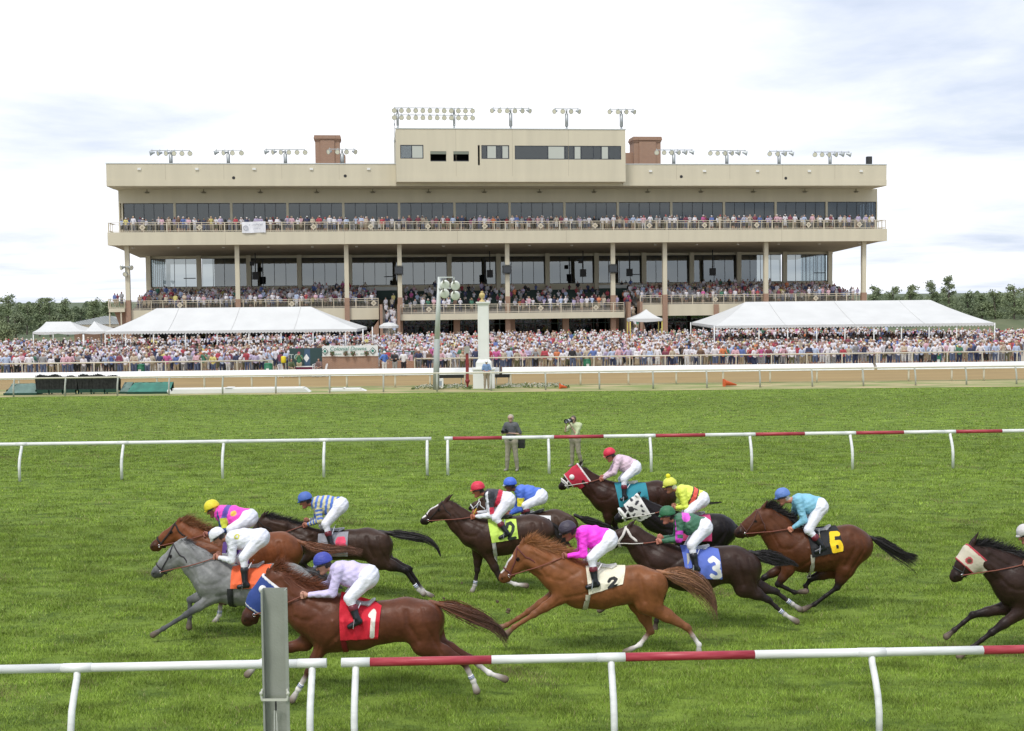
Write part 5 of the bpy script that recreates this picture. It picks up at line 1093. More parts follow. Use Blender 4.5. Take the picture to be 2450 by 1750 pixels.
    def strap(pts, wd, color, name, par, thick=.004, out_=.007, material=clothm, close=False, refine=6):
        pts = [np.array(p, float) for p in pts]; 
        if close: pts = pts + [pts[0]]
        X = []
        for i in range(len(pts) - 1):
            for k in range(refine): X.append(pts[i] + (pts[i + 1] - pts[i]) * k / refine)
        X.append(pts[-1]); X = proj(X, out_); e = 1e-3; f0 = B.eval(X); N = np.stack([(B.eval(X + np.eye(3)[i] * e) - f0) / e for i in range(3)], -1); N /= np.linalg.norm(N, axis=1)[:, None] + 1e-9
        Tn = np.gradient(X, axis=0); Tn /= np.linalg.norm(Tn, axis=1)[:, None] + 1e-9; S_ = np.cross(N, Tn); V2 = np.concatenate([X - S_ * wd, X - S_ * wd + N * thick, X + S_ * wd + N * thick, X + S_ * wd - 0 * N]); n = len(X); F2 = []
        for k in range(3):
            for i in range(n - 1): F2.append((k * n + i, k * n + i + 1, (k + 1) * n + i + 1, (k + 1) * n + i))
        return mesh_np(name, V2, np.array(F2), material, par, colors=np.tile(color, (len(V2), 1)))
    # ---- cloth
    if d.get('cloth'):
        cl = d['cloth']; qd = [q(p) for p in cl['quad']]           # TL TR BR BL
        nu, nv = 84, 84; uu, vv = np.meshgrid(np.linspace(0, 1, nu), np.linspace(0, 1, nv), indexing='ij'); X = ((1 - uu)[..., None] * (1 - vv)[..., None] * qd[0] + uu[..., None] * (1 - vv)[..., None] * qd[1] + uu[..., None] * vv[..., None] * qd[2] + (1 - uu)[..., None] * vv[..., None] * qd[3]).reshape(-1, 3)
        cols = np.tile(cl['color'], (len(X), 1)); pu, pv = uu.ravel(), vv.ravel(); Wm = np.linalg.norm(qd[1] - qd[0]); Hm = np.linalg.norm(qd[3] - qd[0])
        num_cols = cols.copy()
        for ch, bx_, sw in cl.get('num', []):
            u0, v0, u1, v1 = bx_; P2 = np.stack([pu * Wm, pv * Hm], 1)
            for st_ in strokes(ch):
                for i in range(len(st_) - 1):
                    a_ = ((u0 + (u1 - u0) * st_[i][0]) * Wm, (v0 + (v1 - v0) * st_[i][1]) * Hm); b_ = ((u0 + (u1 - u0) * st_[i + 1][0]) * Wm, (v0 + (v1 - v0) * st_[i + 1][1]) * Hm); num_cols[seg_d(P2, a_, b_) < sw] = cl['ncol']
        idx = np.arange(nu * nv).reshape(nu, nv); Fq = np.stack([idx[:-1, :-1], idx[:-1, 1:], idx[1:, 1:], idx[1:, :-1]], -1).reshape(-1, 4)
        parts = []
        for side in (-1, 1):
            y = drape(X[:, 0], X[:, 2], side, .014); topy = np.zeros(nu * nv); bad = np.isnan(y); y = np.where(bad, 0, y); y = y.reshape(nu, nv)
            for j in range(nv - 2, -1, -1):
                bj = bad.reshape(nu, nv)[:, j]; y[bj, j] = y[bj, j + 1] * .6
            ys_ = y * side
            for _ in range(30):
                b_ = ys_.copy(); b_[1:-1, :] = (ys_[:-2] + ys_[1:-1] + ys_[2:]) / 3; ys_ = np.maximum(ys_, b_); b_ = ys_.copy(); b_[:, 1:-1] = (ys_[:, :-2] + ys_[:, 1:-1] + ys_[:, 2:]) / 3; ys_ = np.maximum(ys_, b_)
            y = ys_ * side
            Xs = X.copy(); Xs[:, 1] = y.ravel() + side * .006 * np.sin(pu * 19 + pv * 7); Xs[:, 2] = np.minimum(Xs[:, 2], Xs[:, 2])
            parts.append((Xs, Fq if side < 0 else Fq[:, ::-1], num_cols))
        Vc, Fc, Cc = join(parts); mesh_np('saddle_cloth', Vc, Fc, clothm, root, colors=Cc)
        # saddle: small seat on the back
        s0 = (qd[0] * .62 + qd[1] * .38); Sd = Body(); x0 = s0[0]; xs = np.array([x0 - .10, x0 + .02, x0 + .16, x0 + .26]); zs = []
        for x in xs:
            zz_ = np.linspace(1.8, .9, 90); f_ = B.eval(np.stack([np.full(90, x), np.zeros(90), zz_], -1)); k = np.argmax(f_ < 0); zs.append(zz_[k])
        Sd.chain([(xs[0], 0, zs[0] + .035), (xs[1], 0, zs[1] + .012), (xs[2], 0, zs[2] + .012), (xs[3] - .03, 0, zs[3] + .035)], [.022, .026, .030, .022], 3.0, .03); Vs, Fs = Sd.mesh(.014); mesh_np('saddle', Vs, Fs, leatherm, root, colors=np.tile(cl.get('saddle', (.35, .35, .37)), (len(Vs), 1)))
    # girth
    if d.get('girth'):
        (g0_, g1_, gw, gc) = d['girth']; a_, b_ = q(g0_), q(g1_); pts = []
        cen = a_ * .5 + b_ * .5; Rz = 1.0
        for side in (-1, 1):
            pass
        L_ = []
        for t in np.linspace(0, 1, 5): p_ = a_ * (1 - t) + b_ * t; L_.append((p_[0], drape(np.array([p_[0]]), np.array([p_[2]]), -1, .004)[0], p_[2]))
        L_ = [np.array(p) for p in L_ if not np.isnan(p[1])]
        zb_ = min(p[2] for p in L_); bx0 = L_[-1][0]; low = [np.array([bx0, y_, zb_ - .12]) for y_ in (-.12, 0, .12)]; R_l = [np.array([p[0], -p[1], p[2]]) for p in L_[::-1]]
        strap(L_ + low + R_l, gw, gc, 'girth', root, out_=.008)
    # bandages on the cannon
    for li, c_ in d.get('bands', []):
        kn, fe, s = leg_hooves[li]; a_, b_ = kn * .30 + fe * .70, kn * .12 + fe * .88; mb = MB(); mb.tube([a_, a_ * .5 + b_ * .5, b_], [.038, .037, .041], 12); o = mb.build('bandage', mat('bandage_white', (.75, .75, .75), .8), root, smooth=True)
        mb = MB(); u_ = (b_ - a_); [mb.tube([a_ + u_ * t, a_ + u_ * (t + .14)], .0405, 12) for t in (.2, .6)]; mb.build('stripe', mat('bandage_blue', (.06, .10, .35), .8), o, smooth=True)
    # ---- bridle
    bc = d.get('bridle', (.02, .012, .01)); bw_ = d.get('bw', .009)
    bit = hc[-1] * .72 + hc[-2] * .28 - up * hr[-1] * .35; nose = hc[-1] * .55 + hc[-2] * .45
    br = MB()
    nb = [nose + up * hr[-1] * 1.1, nose + [0, -.09, 0], nose - up * hr[-1] * 1.2, nose + [0, .09, 0]]
    bo = strap(nb, bw_ * 1.2, bc, 'bridle', root, close=True); poll_ = hc[0] + up * hr[0] * .9 - fd * .02
    for s in (-1, 1):
        strap([bit + [0, s * .08, 0], (bit + poll_) / 2 + [0, s * .12, 0] - up * .01, poll_ + [0, s * .04, 0]], bw_, bc, 'cheek_strap', bo)
    if not d.get('hood'): strap([poll_ + [0, -.03, 0], hc[0] + [0, -.15, 0], hc[0] - up * hr[0] * 1.1 - fd * .05, hc[0] + [0, .15, 0], poll_ + [0, .03, 0]], bw_, bc, 'throat_strap', bo)
    if d.get('noseroll'): 
        mb = MB(); rp_ = proj(np.array([nose + fd * -.03 + up * hr[-1] * 1.1 * math.cos(a) + np.array([0, .09, 0]) * math.sin(a) for a in np.linspace(-2.0, 2.0, 14)]), .018); mb.tube([tuple(p) for p in rp_], .03 * d['noseroll'], 8); mb.build('nose_roll', mat('fleece', (.8, .78, .72), .9), bo, smooth=True)
    mb = MB()
    for s in (-1, 1): c_ = proj([bit + [0, s * .08, 0]], .012)[0]; mb.lathe(c_, [(.018, -.004), (.026, 0), (.018, .004)], 10, 0, (0, 1, 0))
    mb.build('bit', mat('bit_metal', (.7, .7, .7), .25, metal=1), bo, smooth=True)
    # ---- hood / blinkers
    if d.get('hood'):
        hd = d['hood']; Hb = Body(); Hb.p = [p for p in B.p]; ax0 = hc[0] - fd * hr[0] * hd.get('back', .85); ax1 = hc[0] * (1 - hd['to']) + hc[-1] * hd['to']; dn = (ax1 - ax0); Ln = np.linalg.norm(dn); dn = dn / Ln; sub = Body(); keep = [p for p in B.p if np.linalg.norm((p[0] + p[1]) / 2 - (hc[0] + hc[1]) / 2) < .42 and p[2] < .2 and not (p[3] < .01)]
        sub.p = keep + [B.p[nT - 1 + len(d['neck']) - 1 + 0]] if False else keep
        def clip(Pp):
            t = (Pp - ax0) @ dn; c_ = np.maximum(-t, t - Ln); zt = (Pp - hc[0]) @ up; return np.maximum(c_, -(zt + hr[0] * 1.35))
        Vh, Fh = sub.mesh(.0135, .019, clip); Ch = np.tile(hd['color'], (len(Vh), 1)); t = (Vh - ax0) @ dn
        Ch[(t > Ln - .02) | (t < .03)] = hd['edge']
        ec = eye + fd * .0
        for s in (-1, 1):
            dd = np.linalg.norm(Vh[:, [0, 2]] - ec[[0, 2]], axis=1); m_ = (dd < hd.get('er', .05)) & (np.sign(Vh[:, 1]) == s) & (np.abs(Vh[:, 1]) > .03); Ch[m_] = hd['eye']
            if hd.get('ring') is not None: m2 = m_ & (dd > hd.get('er', .05) * .62); Ch[m2] = hd['ring']
        if hd.get('pat'):
            m3 = (np.sin(Vh[:, 0] * 34 + Vh[:, 2] * 20 + 1.2 * np.sin(Vh[:, 2] * 30)) * np.sin(Vh[:, 2] * 30 - Vh[:, 0] * 16) > .45) & (t > .05) & (t < Ln - .04); Ch[m3] = hd['pat']
        ho_ = mesh_np('blinker_hood', Vh, Fh, clothm, root, colors=Ch)
        if hd.get('cup'):
            for s in (-1, 1): c_ = proj([ec + [0, s * .09, 0]], .015)[0]; mb = MB(); mb.lathe(c_, [(.0, .035), (.035, .03), (.052, .012), (.056, -.012)], 14, 0, (0.15, s, .1)); mb.build('blinker_cup', mat('cup_white', (.8, .78, .74), .4), ho_, smooth=True)
        if hd.get('holes'):
            r = random.Random(4)
            for k in range(9): pass
    # ---- mane
    r = np.random.RandomState(hash(key) % 1000 if False else sum(map(ord, key)))
    cr = [q(t) for t, b in d['neck']] + [q(d['trunk'][0][0])]; cr = [hc[0] + up * hr[0] * .85 - fd * hr[0] * .5] + cr; n = int(d.get('mn', 700) * 1.7); t = r.rand(n) * (len(cr) - 1) * .93; i = t.astype(int); ft = (t - i)[:, None]; cr = np.array(cr); rt = cr[i] * (1 - ft) + cr[np.minimum(i + 1, len(cr) - 1)] * ft
    rt[:, 1] += r.normal(0, .012, n); rt[:, 2] -= .025; tang = cr[np.minimum(i + 1, len(cr) - 1)] - cr[i]; tang /= np.linalg.norm(tang, axis=1)[:, None] + 1e-9
    lift = d.get('lift', .55) * .72; dr = tang * 1.0 + np.array([0, 0, lift])[None] * (.4 + 1.0 * r.rand(n))[:, None] + r.normal(0, .20, (n, 3)) + (.35 * np.sin(t * 17))[:, None] * np.array([.3, .2, .5]); ln = d.get('ml', .13) * (.45 + .8 * r.rand(n)); mc = np.array(cm)[None] * (.7 + .7 * r.rand(n))[:, None]
    V1, F1, C1 = hair('m', rt, dr, ln, .0040, mc, hairm, root, 3, .25); mesh_np('mane', V1, F1, hairm, root, colors=C1)
    # ---- tail
    if d.get('tail'):
        tp_ = np.array([q(p) for p in d['tail']]); m_ = 40; seg = np.linalg.norm(np.diff(tp_, axis=0), axis=1); cu = np.concatenate([[0], np.cumsum(seg)]); cu /= cu[-1]; ts = np.linspace(0, 1, m_); cen = np.stack([np.interp(ts, cu, tp_[:, k]) for k in range(3)], 1)
        for _ in range(6): cen[1:-1] = cen[1:-1] * .5 + (cen[:-2] + cen[2:]) * .25
        n = int(d.get('tn', 900) * 1.9); wmax = d.get('tw', .09) * .80; strands = []; a0 = r.rand(n) * .55; ln = .35 + r.rand(n) * .6; a1 = a0 + (1.0 - a0) * (.25 + .75 * r.rand(n) ** .8); ks = 9; tt = a0[:, None] + (a1 - a0)[:, None] * np.linspace(0, 1, ks)[None]; Pc = np.stack([np.interp(tt, ts, cen[:, k]) for k in range(3)], -1)
        env = np.clip(tt * 3.2 + .25, 0, 1) * np.clip((1.03 - tt) * 1.9, .06, 1); o2 = r.normal(0, .45, (n, 2)); Tg = np.gradient(cen, axis=0); Tg /= np.linalg.norm(Tg, axis=1)[:, None]; Nz = np.stack([np.interp(tt, ts, -Tg[:, 2]), np.zeros_like(tt), np.interp(tt, ts, Tg[:, 0])], -1)
        drift = d.get('droop', .0); Pc += Nz * (o2[:, 0:1] * env * wmax)[..., None] + np.array([0, 1, 0]) * (o2[:, 1:2] * env * wmax * .6)[..., None]; Pc[..., 2] -= drift * (np.abs(o2[:, 0:1]) * (tt - a0[:, None]) ** 2); Pc += r.normal(0, .0025, Pc.shape) + (np.sin(tt * 9 + o2[:, 0:1] * 6) * .012 * tt)[..., None] * Nz
        wd = .0038 * (1 - np.linspace(0, 1, ks) ** 2 * .85); S_ = Nz + r.normal(0, .5, (n, 1, 3)); S_ /= np.linalg.norm(S_, axis=-1)[..., None]; Vt = np.stack([Pc - S_ * wd[None, :, None], Pc + S_ * wd[None, :, None]], 2).reshape(-1, 3); base = np.arange(n)[:, None] * 2 * ks + 2 * np.arange(ks - 1)[None]; Ft = np.stack([base, base + 1, base + 3, base + 2], -1).reshape(-1, 4)
        tcv = np.array(d.get('tailc', cm)); tce = np.array(d.get('tailend', tcv)); mixv = np.clip(tt, 0, 1)[..., None]; Ct = (tcv * (1 - mixv) + tce * mixv) * (.65 + .8 * r.rand(n, 1, 1)); Ct = np.repeat(Ct[:, :, None], 2, 2).reshape(-1, 3)
        Dk = Body(); Dk.chain([cen[0] - (cen[1] - cen[0]) * 2.5, cen[4], cen[10], cen[18]], [.035, .034, .022, .008], 1, .02); Vd, Fd = Dk.mesh(.012)
        Vj, Fj, Cj = join([(Vt, Ft, Ct), (Vd, Fd, np.tile(tcv, (len(Vd), 1)))]); mesh_np('tail', Vj, Fj, hairm, root, colors=Cj)
    return dict(D=D, org=org, root=root, B=B, q=q, bit=bit, P=P, fr=fr, strap=strap, proj=proj, hc=hc, up=up, fd=fd)
# ------------------------------------------------------------------ jockeys
def hand_mesh(pos, dirv, down, side, skin):
    """closed fist round the reins: palm, four curled fingers of different length, thumb on the side"""
    f = np.array(dirv, float); f /= np.linalg.norm(f); dn = np.array(down, float); dn -= f * (dn @ f); dn /= np.linalg.norm(dn); sd = np.cross(f, dn) ; Hb = Body(); p = np.array(pos, float)
    Hb.cap(p - f * .05, p + f * .0, .024, .030, 1, .02); Hb.cap(p - dn * .022 + f * .02, p + dn * .026 + f * .02, .023, .021, 1, .02)
    for i, (o_, L_) in enumerate(((-.030, .036), (-.010, .042), (.010, .040), (.029, .032))):
        a = p + dn * o_ + f * .045; b = a + f * L_ * .55 - sd * .012 * side; c = b - f * L_ * .25 - sd * .030 * side; e = c - f * .022 - sd * .004 * side; Hb.chain([a, b, c, e], [.0115, .0105, .0095, .0085], 1, .006)
    a = p - dn * .032 + f * .008; b = a - dn * .016 + f * .03 - sd * .008 * side; c = b + f * .025 + dn * .012 - sd * .012 * side; Hb.chain([a, b, c], [.013, .0115, .0095], 1, .008)
    V, F = Hb.mesh(.0052); return V, F, np.tile(skin, (len(V), 1))
def make_jockey(h, win, label, j):
    D = h['D']; org = h['org']; fr = Frame(win, D)
    def q(p, off=0.0): return fr.pt(p, off=off) - org
    skin = j.get('skin', srgb(190, 135, 110)); cap = q(j['cap']); peak = q(j['peak']); rc = j.get('cr', .125)
    fwd = peak - cap; fwd[1] = 0; fwd = fwd / np.linalg.norm(fwd); ang = math.atan2(fwd[2], fwd[0]); tl = j.get('tilt', 0.0)
    f2 = np.array([-1.0, 0, -.12 - tl]); f2 /= np.linalg.norm(f2); up = np.array([f2[2], 0, -f2[0]]);
    hd = cap - up * .03
    sh = {s: q(j['sh'], s * .16) + (0 if s < 0 else np.array([-.02, 0, .02])) for s in (-1, 1)}; hip = q(j['hip']); sc_ = q(j['sh']); neck = hd - up * .09 - f2 * .05
    kn = {-1: q(j['knee'], -.24), 1: q(j.get('knee2', j['knee']), .24) + (0 if 'knee2' in j else np.array([-.05, 0, -.02]))}
    an = {-1: q(j['ank'], -.30), 1: q(j.get('ank2', j['ank']), .30) + (0 if 'ank2' in j else np.array([-.06, 0, -.02]))}
    to = {-1: q(j['toe'], -.31), 1: q(j['toe'], .31) + (0 if 'ank2' not in j else (an[1] - an[-1]) * [1, 0, 1])}
    el = {-1: q(j['elb'], -.21), 1: q(j.get('elb2', j['elb']), .21)}; ha = {-1: q(j['hand'], -.09), 1: q(j.get('hand2', j['hand']), .07)}
    for s in (-1, 1):
        for _ in range(30):
            if h['B'].eval(ha[s][None])[0] > .028: break
            ha[s] = ha[s] + np.array([0, s * .012, .002])
    dt = hip - sc_; Lt = np.linalg.norm(dt); dt = dt / Lt; bn_ = np.array([-dt[2], 0, dt[0]]); bn_ = bn_ if bn_[2] > 0 else -bn_
    tr = j.get('tr', 1.14)
    def torso(Bd, g, c=0):
        a = sc_ + dt * .04 - bn_ * .02; Bd.chain([a, a + dt * Lt * .35, a + dt * Lt * .7, hip - dt * .04], [(.125 + g) * tr, (.138 + g) * tr, (.118 + g) * tr, (.125 + g) * tr], 1.18, .05, c)
        Bd.cap(sh[-1] * .9 + sh[1] * .1, sh[1] * .9 + sh[-1] * .1, .075 + g, .075 + g, 1, .05, c)
    def arms(Bd, g, c=0, to_hand=1.0):
        for s in (-1, 1):
            w_ = el[s] + (ha[s] - el[s]) * to_hand; Bd.cap(sh[s], el[s], .064 + g, .054 + g, 1, .03, c); Bd.cap(el[s], w_, .052 + g, .032 + g * .7, 1, .02, c + 0)
    def hips(Bd, g, c=0):
        Bd.cap(hip + [0, -.08, 0], hip + [0, .08, 0], .140 + g, .140 + g, 1, .05, c); Bd.cap(hip - dt * .12, hip + [0, 0, 0], .11 + g, .13 + g, 1.15, .05, c)
    def thighs(Bd, g, c=0, low=.0):
        for s in (-1, 1):
            hp = hip + [0, s * .10, -.02]; Bd.cap(hp, kn[s], .112 + g, .072 + g, 1, .04, c)
            if low: Bd.cap(kn[s], kn[s] + (an[s] - kn[s]) * low, .058 + g, .048 + g, 1, .03, c)
    def shins(Bd, g, c=0, frm=0.0):
        for s in (-1, 1): Bd.cap(kn[s] + (an[s] - kn[s]) * frm, kn[s] + (an[s] - kn[s]) * max(.45, frm), .054 + g, .052 + g, 1, .02, c); Bd.cap(kn[s] + (an[s] - kn[s]) * max(.4, frm), an[s], .050 + g, .037 + g, 1, .02, c)
    def feet(Bd, g, c=0):
        for s in (-1, 1):
            d_ = to[s] - an[s]; hl = an[s] + np.array([.035, 0, -.045]); Bd.cap(hl, to[s], .036 + g, .030 + g, 1, .02, c); Bd.cap(an[s], hl, .036 + g, .034 + g, 1, .02, c)
    root = empty('person', tuple(org + np.array([hip[0], 0, hip[2] - .1])), 0, label, 'person', 'jockeys riding in the field'); sft = np.array([hip[0], 0, hip[2] - .1])
    Bd = Body(); torso(Bd, -.012); arms(Bd, -.008); hips(Bd, -.012); thighs(Bd, -.010); shins(Bd, -.008); feet(Bd, -.008)
    Bd.cap(neck, sc_ + dt * .02 + bn_ * .02, .052, .06, 1, .03)
    # head with face
    Bd.cap(hd, hd + f2 * .02, .092, .088, .86, .03); Bd.cap(hd + f2 * .035 - up * .03, hd + f2 * .045 - up * .10, .066, .046, .85, .03)
    Bd.cap(hd + f2 * .095 - up * .015, hd + f2 * .122 - up * .055, .011, .016, 1, .012); Bd.cap(hd + f2 * .075 - up * .125, hd + f2 * .085 - up * .12, .026, .022, 1.1, .015)
    for s in (-1, 1): Bd.cap(hd + [0, s * .084, 0] - up * .02 - f2 * .01, hd + [0, s * .088, 0] - up * .055 - f2 * .015, .014, .009, .7, .006)
    V, F = Bd.mesh(.0125); C = np.tile(skin, (len(V), 1))
    for s in (-1, 1): C[np.linalg.norm(V - (hd + f2 * .088 - up * .02 + [0, s * .036, 0]), axis=1) < .017] = (.02, .015, .012)
    C[(np.linalg.norm(V - (hd + f2 * .095 - up * .098), axis=1) < .024)] = (.30, .10, .08)
    hr_ = (np.linalg.norm(V - hd, axis=1) < .125) & ((V - hd) @ f2 < -.01) & ((V - hd) @ up > -.08); C[hr_] = j.get('hair', (.03, .02, .015))
    parts = [(V, F, C)]
    for s in (-1, 1): fdv = ha[s] - el[s]; parts.append(hand_mesh(ha[s], fdv, (0, 0, -1), s, skin))
    Vj, Fj, Cj = join(parts); mesh_np('body', Vj - sft, Fj, skinm, root, colors=Cj)
    # silks
    Sb = Body(); torso(Sb, .008); arms(Sb, .006, 1, .86); Vs, Fs = Sb.mesh(.0115)
    # cloth folds
    fo = .004 * np.sin(Vs[:, 0] * 55 + Vs[:, 2] * 31 + 2 * np.sin(Vs[:, 2] * 23 + Vs[:, 1] * 9)) + .003 * np.sin(Vs[:, 2] * 83 - Vs[:, 0] * 40); Vs = Vs + (Vs - (sc_ + hip) / 2) / (np.linalg.norm(Vs - (sc_ + hip) / 2, axis=1)[:, None] + .05) * fo[:, None]
    t_tor = ((Vs - sc_) @ dt) / Lt; dA = np.min([Sb.dist(p, Vs) for p in Sb.p if p[6] == 1], 0); dT = np.min([Sb.dist(p, Vs) for p in Sb.p if p[6] == 0], 0); arm = (dA < dT) ; at_ = np.zeros(len(Vs))
    for s in (-1, 1):
        m_ = np.sign(Vs[:, 1]) == s; L1 = np.linalg.norm(el[s] - sh[s]); L2 = np.linalg.norm(ha[s] - el[s]); t1 = np.clip(((Vs - sh[s]) @ (el[s] - sh[s])) / L1 ** 2, 0, 1); t2 = np.clip(((Vs - el[s]) @ (ha[s] - el[s])) / L2 ** 2, 0, 1); at_ = np.where(m_, np.where(t2 > .02, 1 + t2, t1), at_)
    Cs = np.array([j['silk'](a, b, c) for a, b, c in zip(t_tor, at_, arm)]) if callable(j['silk']) else np.tile(j['silk'], (len(Vs), 1))
    if j.get('spot'):
        for sp, rr, cc in j['spot']: c_ = q(sp); Cs[np.linalg.norm(Vs[:, [0, 2]] - c_[[0, 2]], axis=1) < rr] = cc
    mesh_np('silks', Vs - sft, Fs, silkm, root, colors=Cs)
    Pb = Body(); hips(Pb, .004); thighs(Pb, .006, 0, .36); Vp, Fp = Pb.mesh(.0125); fo = .0035 * np.sin(Vp[:, 0] * 60 - Vp[:, 2] * 45 + np.sin(Vp[:, 2] * 30)); Vp = Vp + (Vp - hip) / (np.linalg.norm(Vp - hip, axis=1)[:, None] + .05) * fo[:, None]
    mesh_np('breeches', Vp - sft, Fp, silkm, root, colors=np.tile(srgb(232, 232, 240), (len(Vp), 1)))
    Ba = Body(); shins(Ba, .010, 0, .50 if not j.get('hib') else .3); feet(Ba, .006)
    for s in (-1, 1):
        Bt = Body(); Bt.p = [p for p in Ba.p if p[0][1] * s > 0]; Vb, Fb = Bt.mesh(.0125); Cb = np.tile((.012, .013, .018), (len(Vb), 1)); t = ((Vb - kn[s]) @ (an[s] - kn[s])) / np.linalg.norm(an[s] - kn[s]) ** 2; m_ = (np.sign(Vb[:, 1]) == s) & (t < j.get('cuff', .62)); Cb[m_] = j.get('cuffc', srgb(105, 32, 45)); mesh_np('boot', Vb - sft, Fb, leatherm, root, colors=Cb)
    # helmet
    Hl = Body(); Hl.cap(cap - up * .005, cap + f2 * .015, rc, rc * .96, .88, .02)
    def clip(Pp): return -((Pp - (cap - up * .028 + f2 * .0)) @ up - ((Pp - cap) @ f2) * .05) 
    Vh, Fh = Hl.mesh(.0115, 0, clip); Ch = np.tile(j['capc'], (len(Vh), 1)); zz_ = (Vh - cap) @ up
    if j.get('capband') is not None: Ch[(zz_ < .0)] = j['capband']
    ho = mesh_np('helmet', Vh - sft, Fh, silkm, root, colors=Ch)
    Pk = Body(); b0 = cap - up * .022 + f2 * rc * .75; Pk.cap(b0 + [0, -.045, 0], b0 + f2 * .055 + [0, -.012, 0] - up * .012, .018, .010, 1, .02); Pk.cap(b0 + [0, .045, 0], b0 + f2 * .055 + [0, .012, 0] - up * .012, .018, .010, 1, .02); Pk.cap(b0 + f2 * .03 + [0, -.03, 0] - up * .008, b0 + f2 * .03 + [0, .03, 0] - up * .008, .013, .013, 1, .02); Vk, Fk = Pk.mesh(.008)
    mesh_np('peak', Vk - sft, Fk, silkm, ho, colors=np.tile(j.get('peakc', j['capc']), (len(Vk), 1)))
    if j.get('pompom') is not None: mb = MB(); c_ = cap + up * (rc + .02) - sft; mb.lathe(c_, [(.045 * math.sin(a), -.045 * math.cos(a)) for a in np.linspace(.05, 3.09, 9)], 12); mb.build('pompom', mat('pompom_yellow', (.8, .75, .03), .9), ho, smooth=True)
    gb = MB(); pts = [hd + f2 * (.098 * math.cos(a)) + np.array([0, .088 * math.sin(a), 0]) - up * .012 - sft for a in np.linspace(-1.9, 1.9, 15)]; gb.tube(pts, .012, 6); gb.build('goggle_strap', mat('goggle', (.03, .03, .035), .3), ho, smooth=True)
    # chin strap
    # reins
    rcol = j.get('rein', (.16, .05, .03)); bitp = h['bit']; mb = MB(); mi = 0
    for s in (-1, 1):
        a_ = bitp + np.array([0, s * .09, 0]); b_ = ha[s] + np.array([-.03, 0, 0]); n = 10; sagv = j.get('sag', .01); 
        n = 22; RP = np.array([a_ * (1 - t) + b_ * t - np.array([0, 0, sagv * 4 * t * (1 - t)]) for t in np.linspace(0, 1, n)])
        for _ in range(40):
            ins = h['B'].eval(RP) < .014; RP[ins, 1] += s * .008
        for _ in range(2): RP[1:-1, 1] = np.where(np.abs(RP[1:-1, 1]) > (np.abs(RP[:-2, 1]) + np.abs(RP[2:, 1])) / 2, RP[1:-1, 1], (RP[:-2, 1] + RP[2:, 1]) / 2)
        c_ = 13 if j.get('rein2') is not None else 0
        if c_: mb.tube(list(RP[:c_ + 1]), .0085, 6, 0)
        mb.tube(list(RP[c_:]), .0105 if c_ else .0085, 6, 1)
    rm2 = [mat('rein_' + str(abs(hash(tuple(np.round(j.get('rein2', rcol), 3)))) % 9999) if False else 'rein_web', (.60, .58, .52), .8), mat('rein_rubber', (.22, .07, .045), .7)]
    o = mb.build('reins', rm2, h['root'], smooth=True)
    # stirrup
    for s in (-1, 1):
        mb = MB(); f_ = to[s] * .45 + an[s] * .55 + np.array([0, 0, -.05]); top = f_ + np.array([.02, 0, .14]); mb.tube([f_ + [-.0, -.05, -.03], top + [0, -.02, 0], top + [0, .02, 0], f_ + [0, .05, -.03], f_ + [0, -.05, -.03]], .006, 5); mb.tube([top, top * .3 + np.array([hip[0] - .05, s * .16, hip[2] - .25]) * .7], .008, 4); mb.build('stirrup', mat('bit_metal', (.7, .7, .7), .25, metal=1), h['root'])
    return root
# ------------------------------------------------------------------ the field of horses (measured on the photo windows)
CH_D, CH_M, CH_L = (.112, .038, .019), (.17, .055, .020), (.215, .080, .030)
BAY_D, BAY_M = (.042, .022, .017), (.10, .042, .022)
LEGB = (.014, .011, .011)
silk_w = srgb(225, 226, 232)
# 1 red cloth number 1
h = make_horse('three', 'B', (400, 1395), 'chestnut racehorse with blue blinkers and a red cloth numbered 1, nearest the camera', dict(c0=(900, 900),
    coat=CH_D, points=(.07, .024, .014), mane=(.16, .05, .02), tailc=(.16, .055, .024), tailend=(.05, .025, .018), muz=4,
    trunk=[((600, 500), (490, 850)), ((760, 545), (700, 985)), ((950, 640), (900, 968)), ((1130, 600), (1120, 915)), ((1300, 572), (1290, 900)), ((1440, 585), (1420, 915))],
    neck=[(('A', 1010, 600), ('A', 1140, 800)), ((400, 440), (400, 720))], head=[(('A', 972, 612), ('A', 1088, 745)), (('A', 855, 780), ('A', 985, 880)), (('A', 790, 925), ('A', 885, 1000))], ear=('A', 985, 575),
    legs=[[(640, 800), (640, 930), (525, 1150), (445, 1290), (395, 1375)], [(560, 800), (500, 925), (290, 985), (125, 1085), (40, 1175)],
          [(1440, 740), (1440, 930), (1755, 1075), (1830, 1225), (1858, 1305)], [(1470, 740), (1480, 910), (1800, 1045), (1960, 1165), (2085, 1212)]],
    socks=(2, 2, 2, 2), bands=[(0, 0), (2, 0)], tail=[(1530, 610), (1660, 640), (1800, 690), (1950, 740), (2060, 810), (2110, 885)], tw=.10, droop=.25,
    cloth=dict(quad=[(785, 515), (1112, 608), (1090, 860), (800, 855)], color=srgb(205, 28, 50), num=[('1', (.66, .17, .98, .92), .032)], ncol=(.80, .78, .72), saddle=(.42, .44, .45)),
    girth=((820, 850), (830, 975), .035, srgb(120, 10, 25)), hood=dict(to=.80, back=-.05, color=srgb(45, 68, 135), edge=(.72, .70, .70), eye=srgb(50, 78, 150), cup=1), bridle=(.05, .09, .25), mn=1800, ml=.25, lift=1.2))
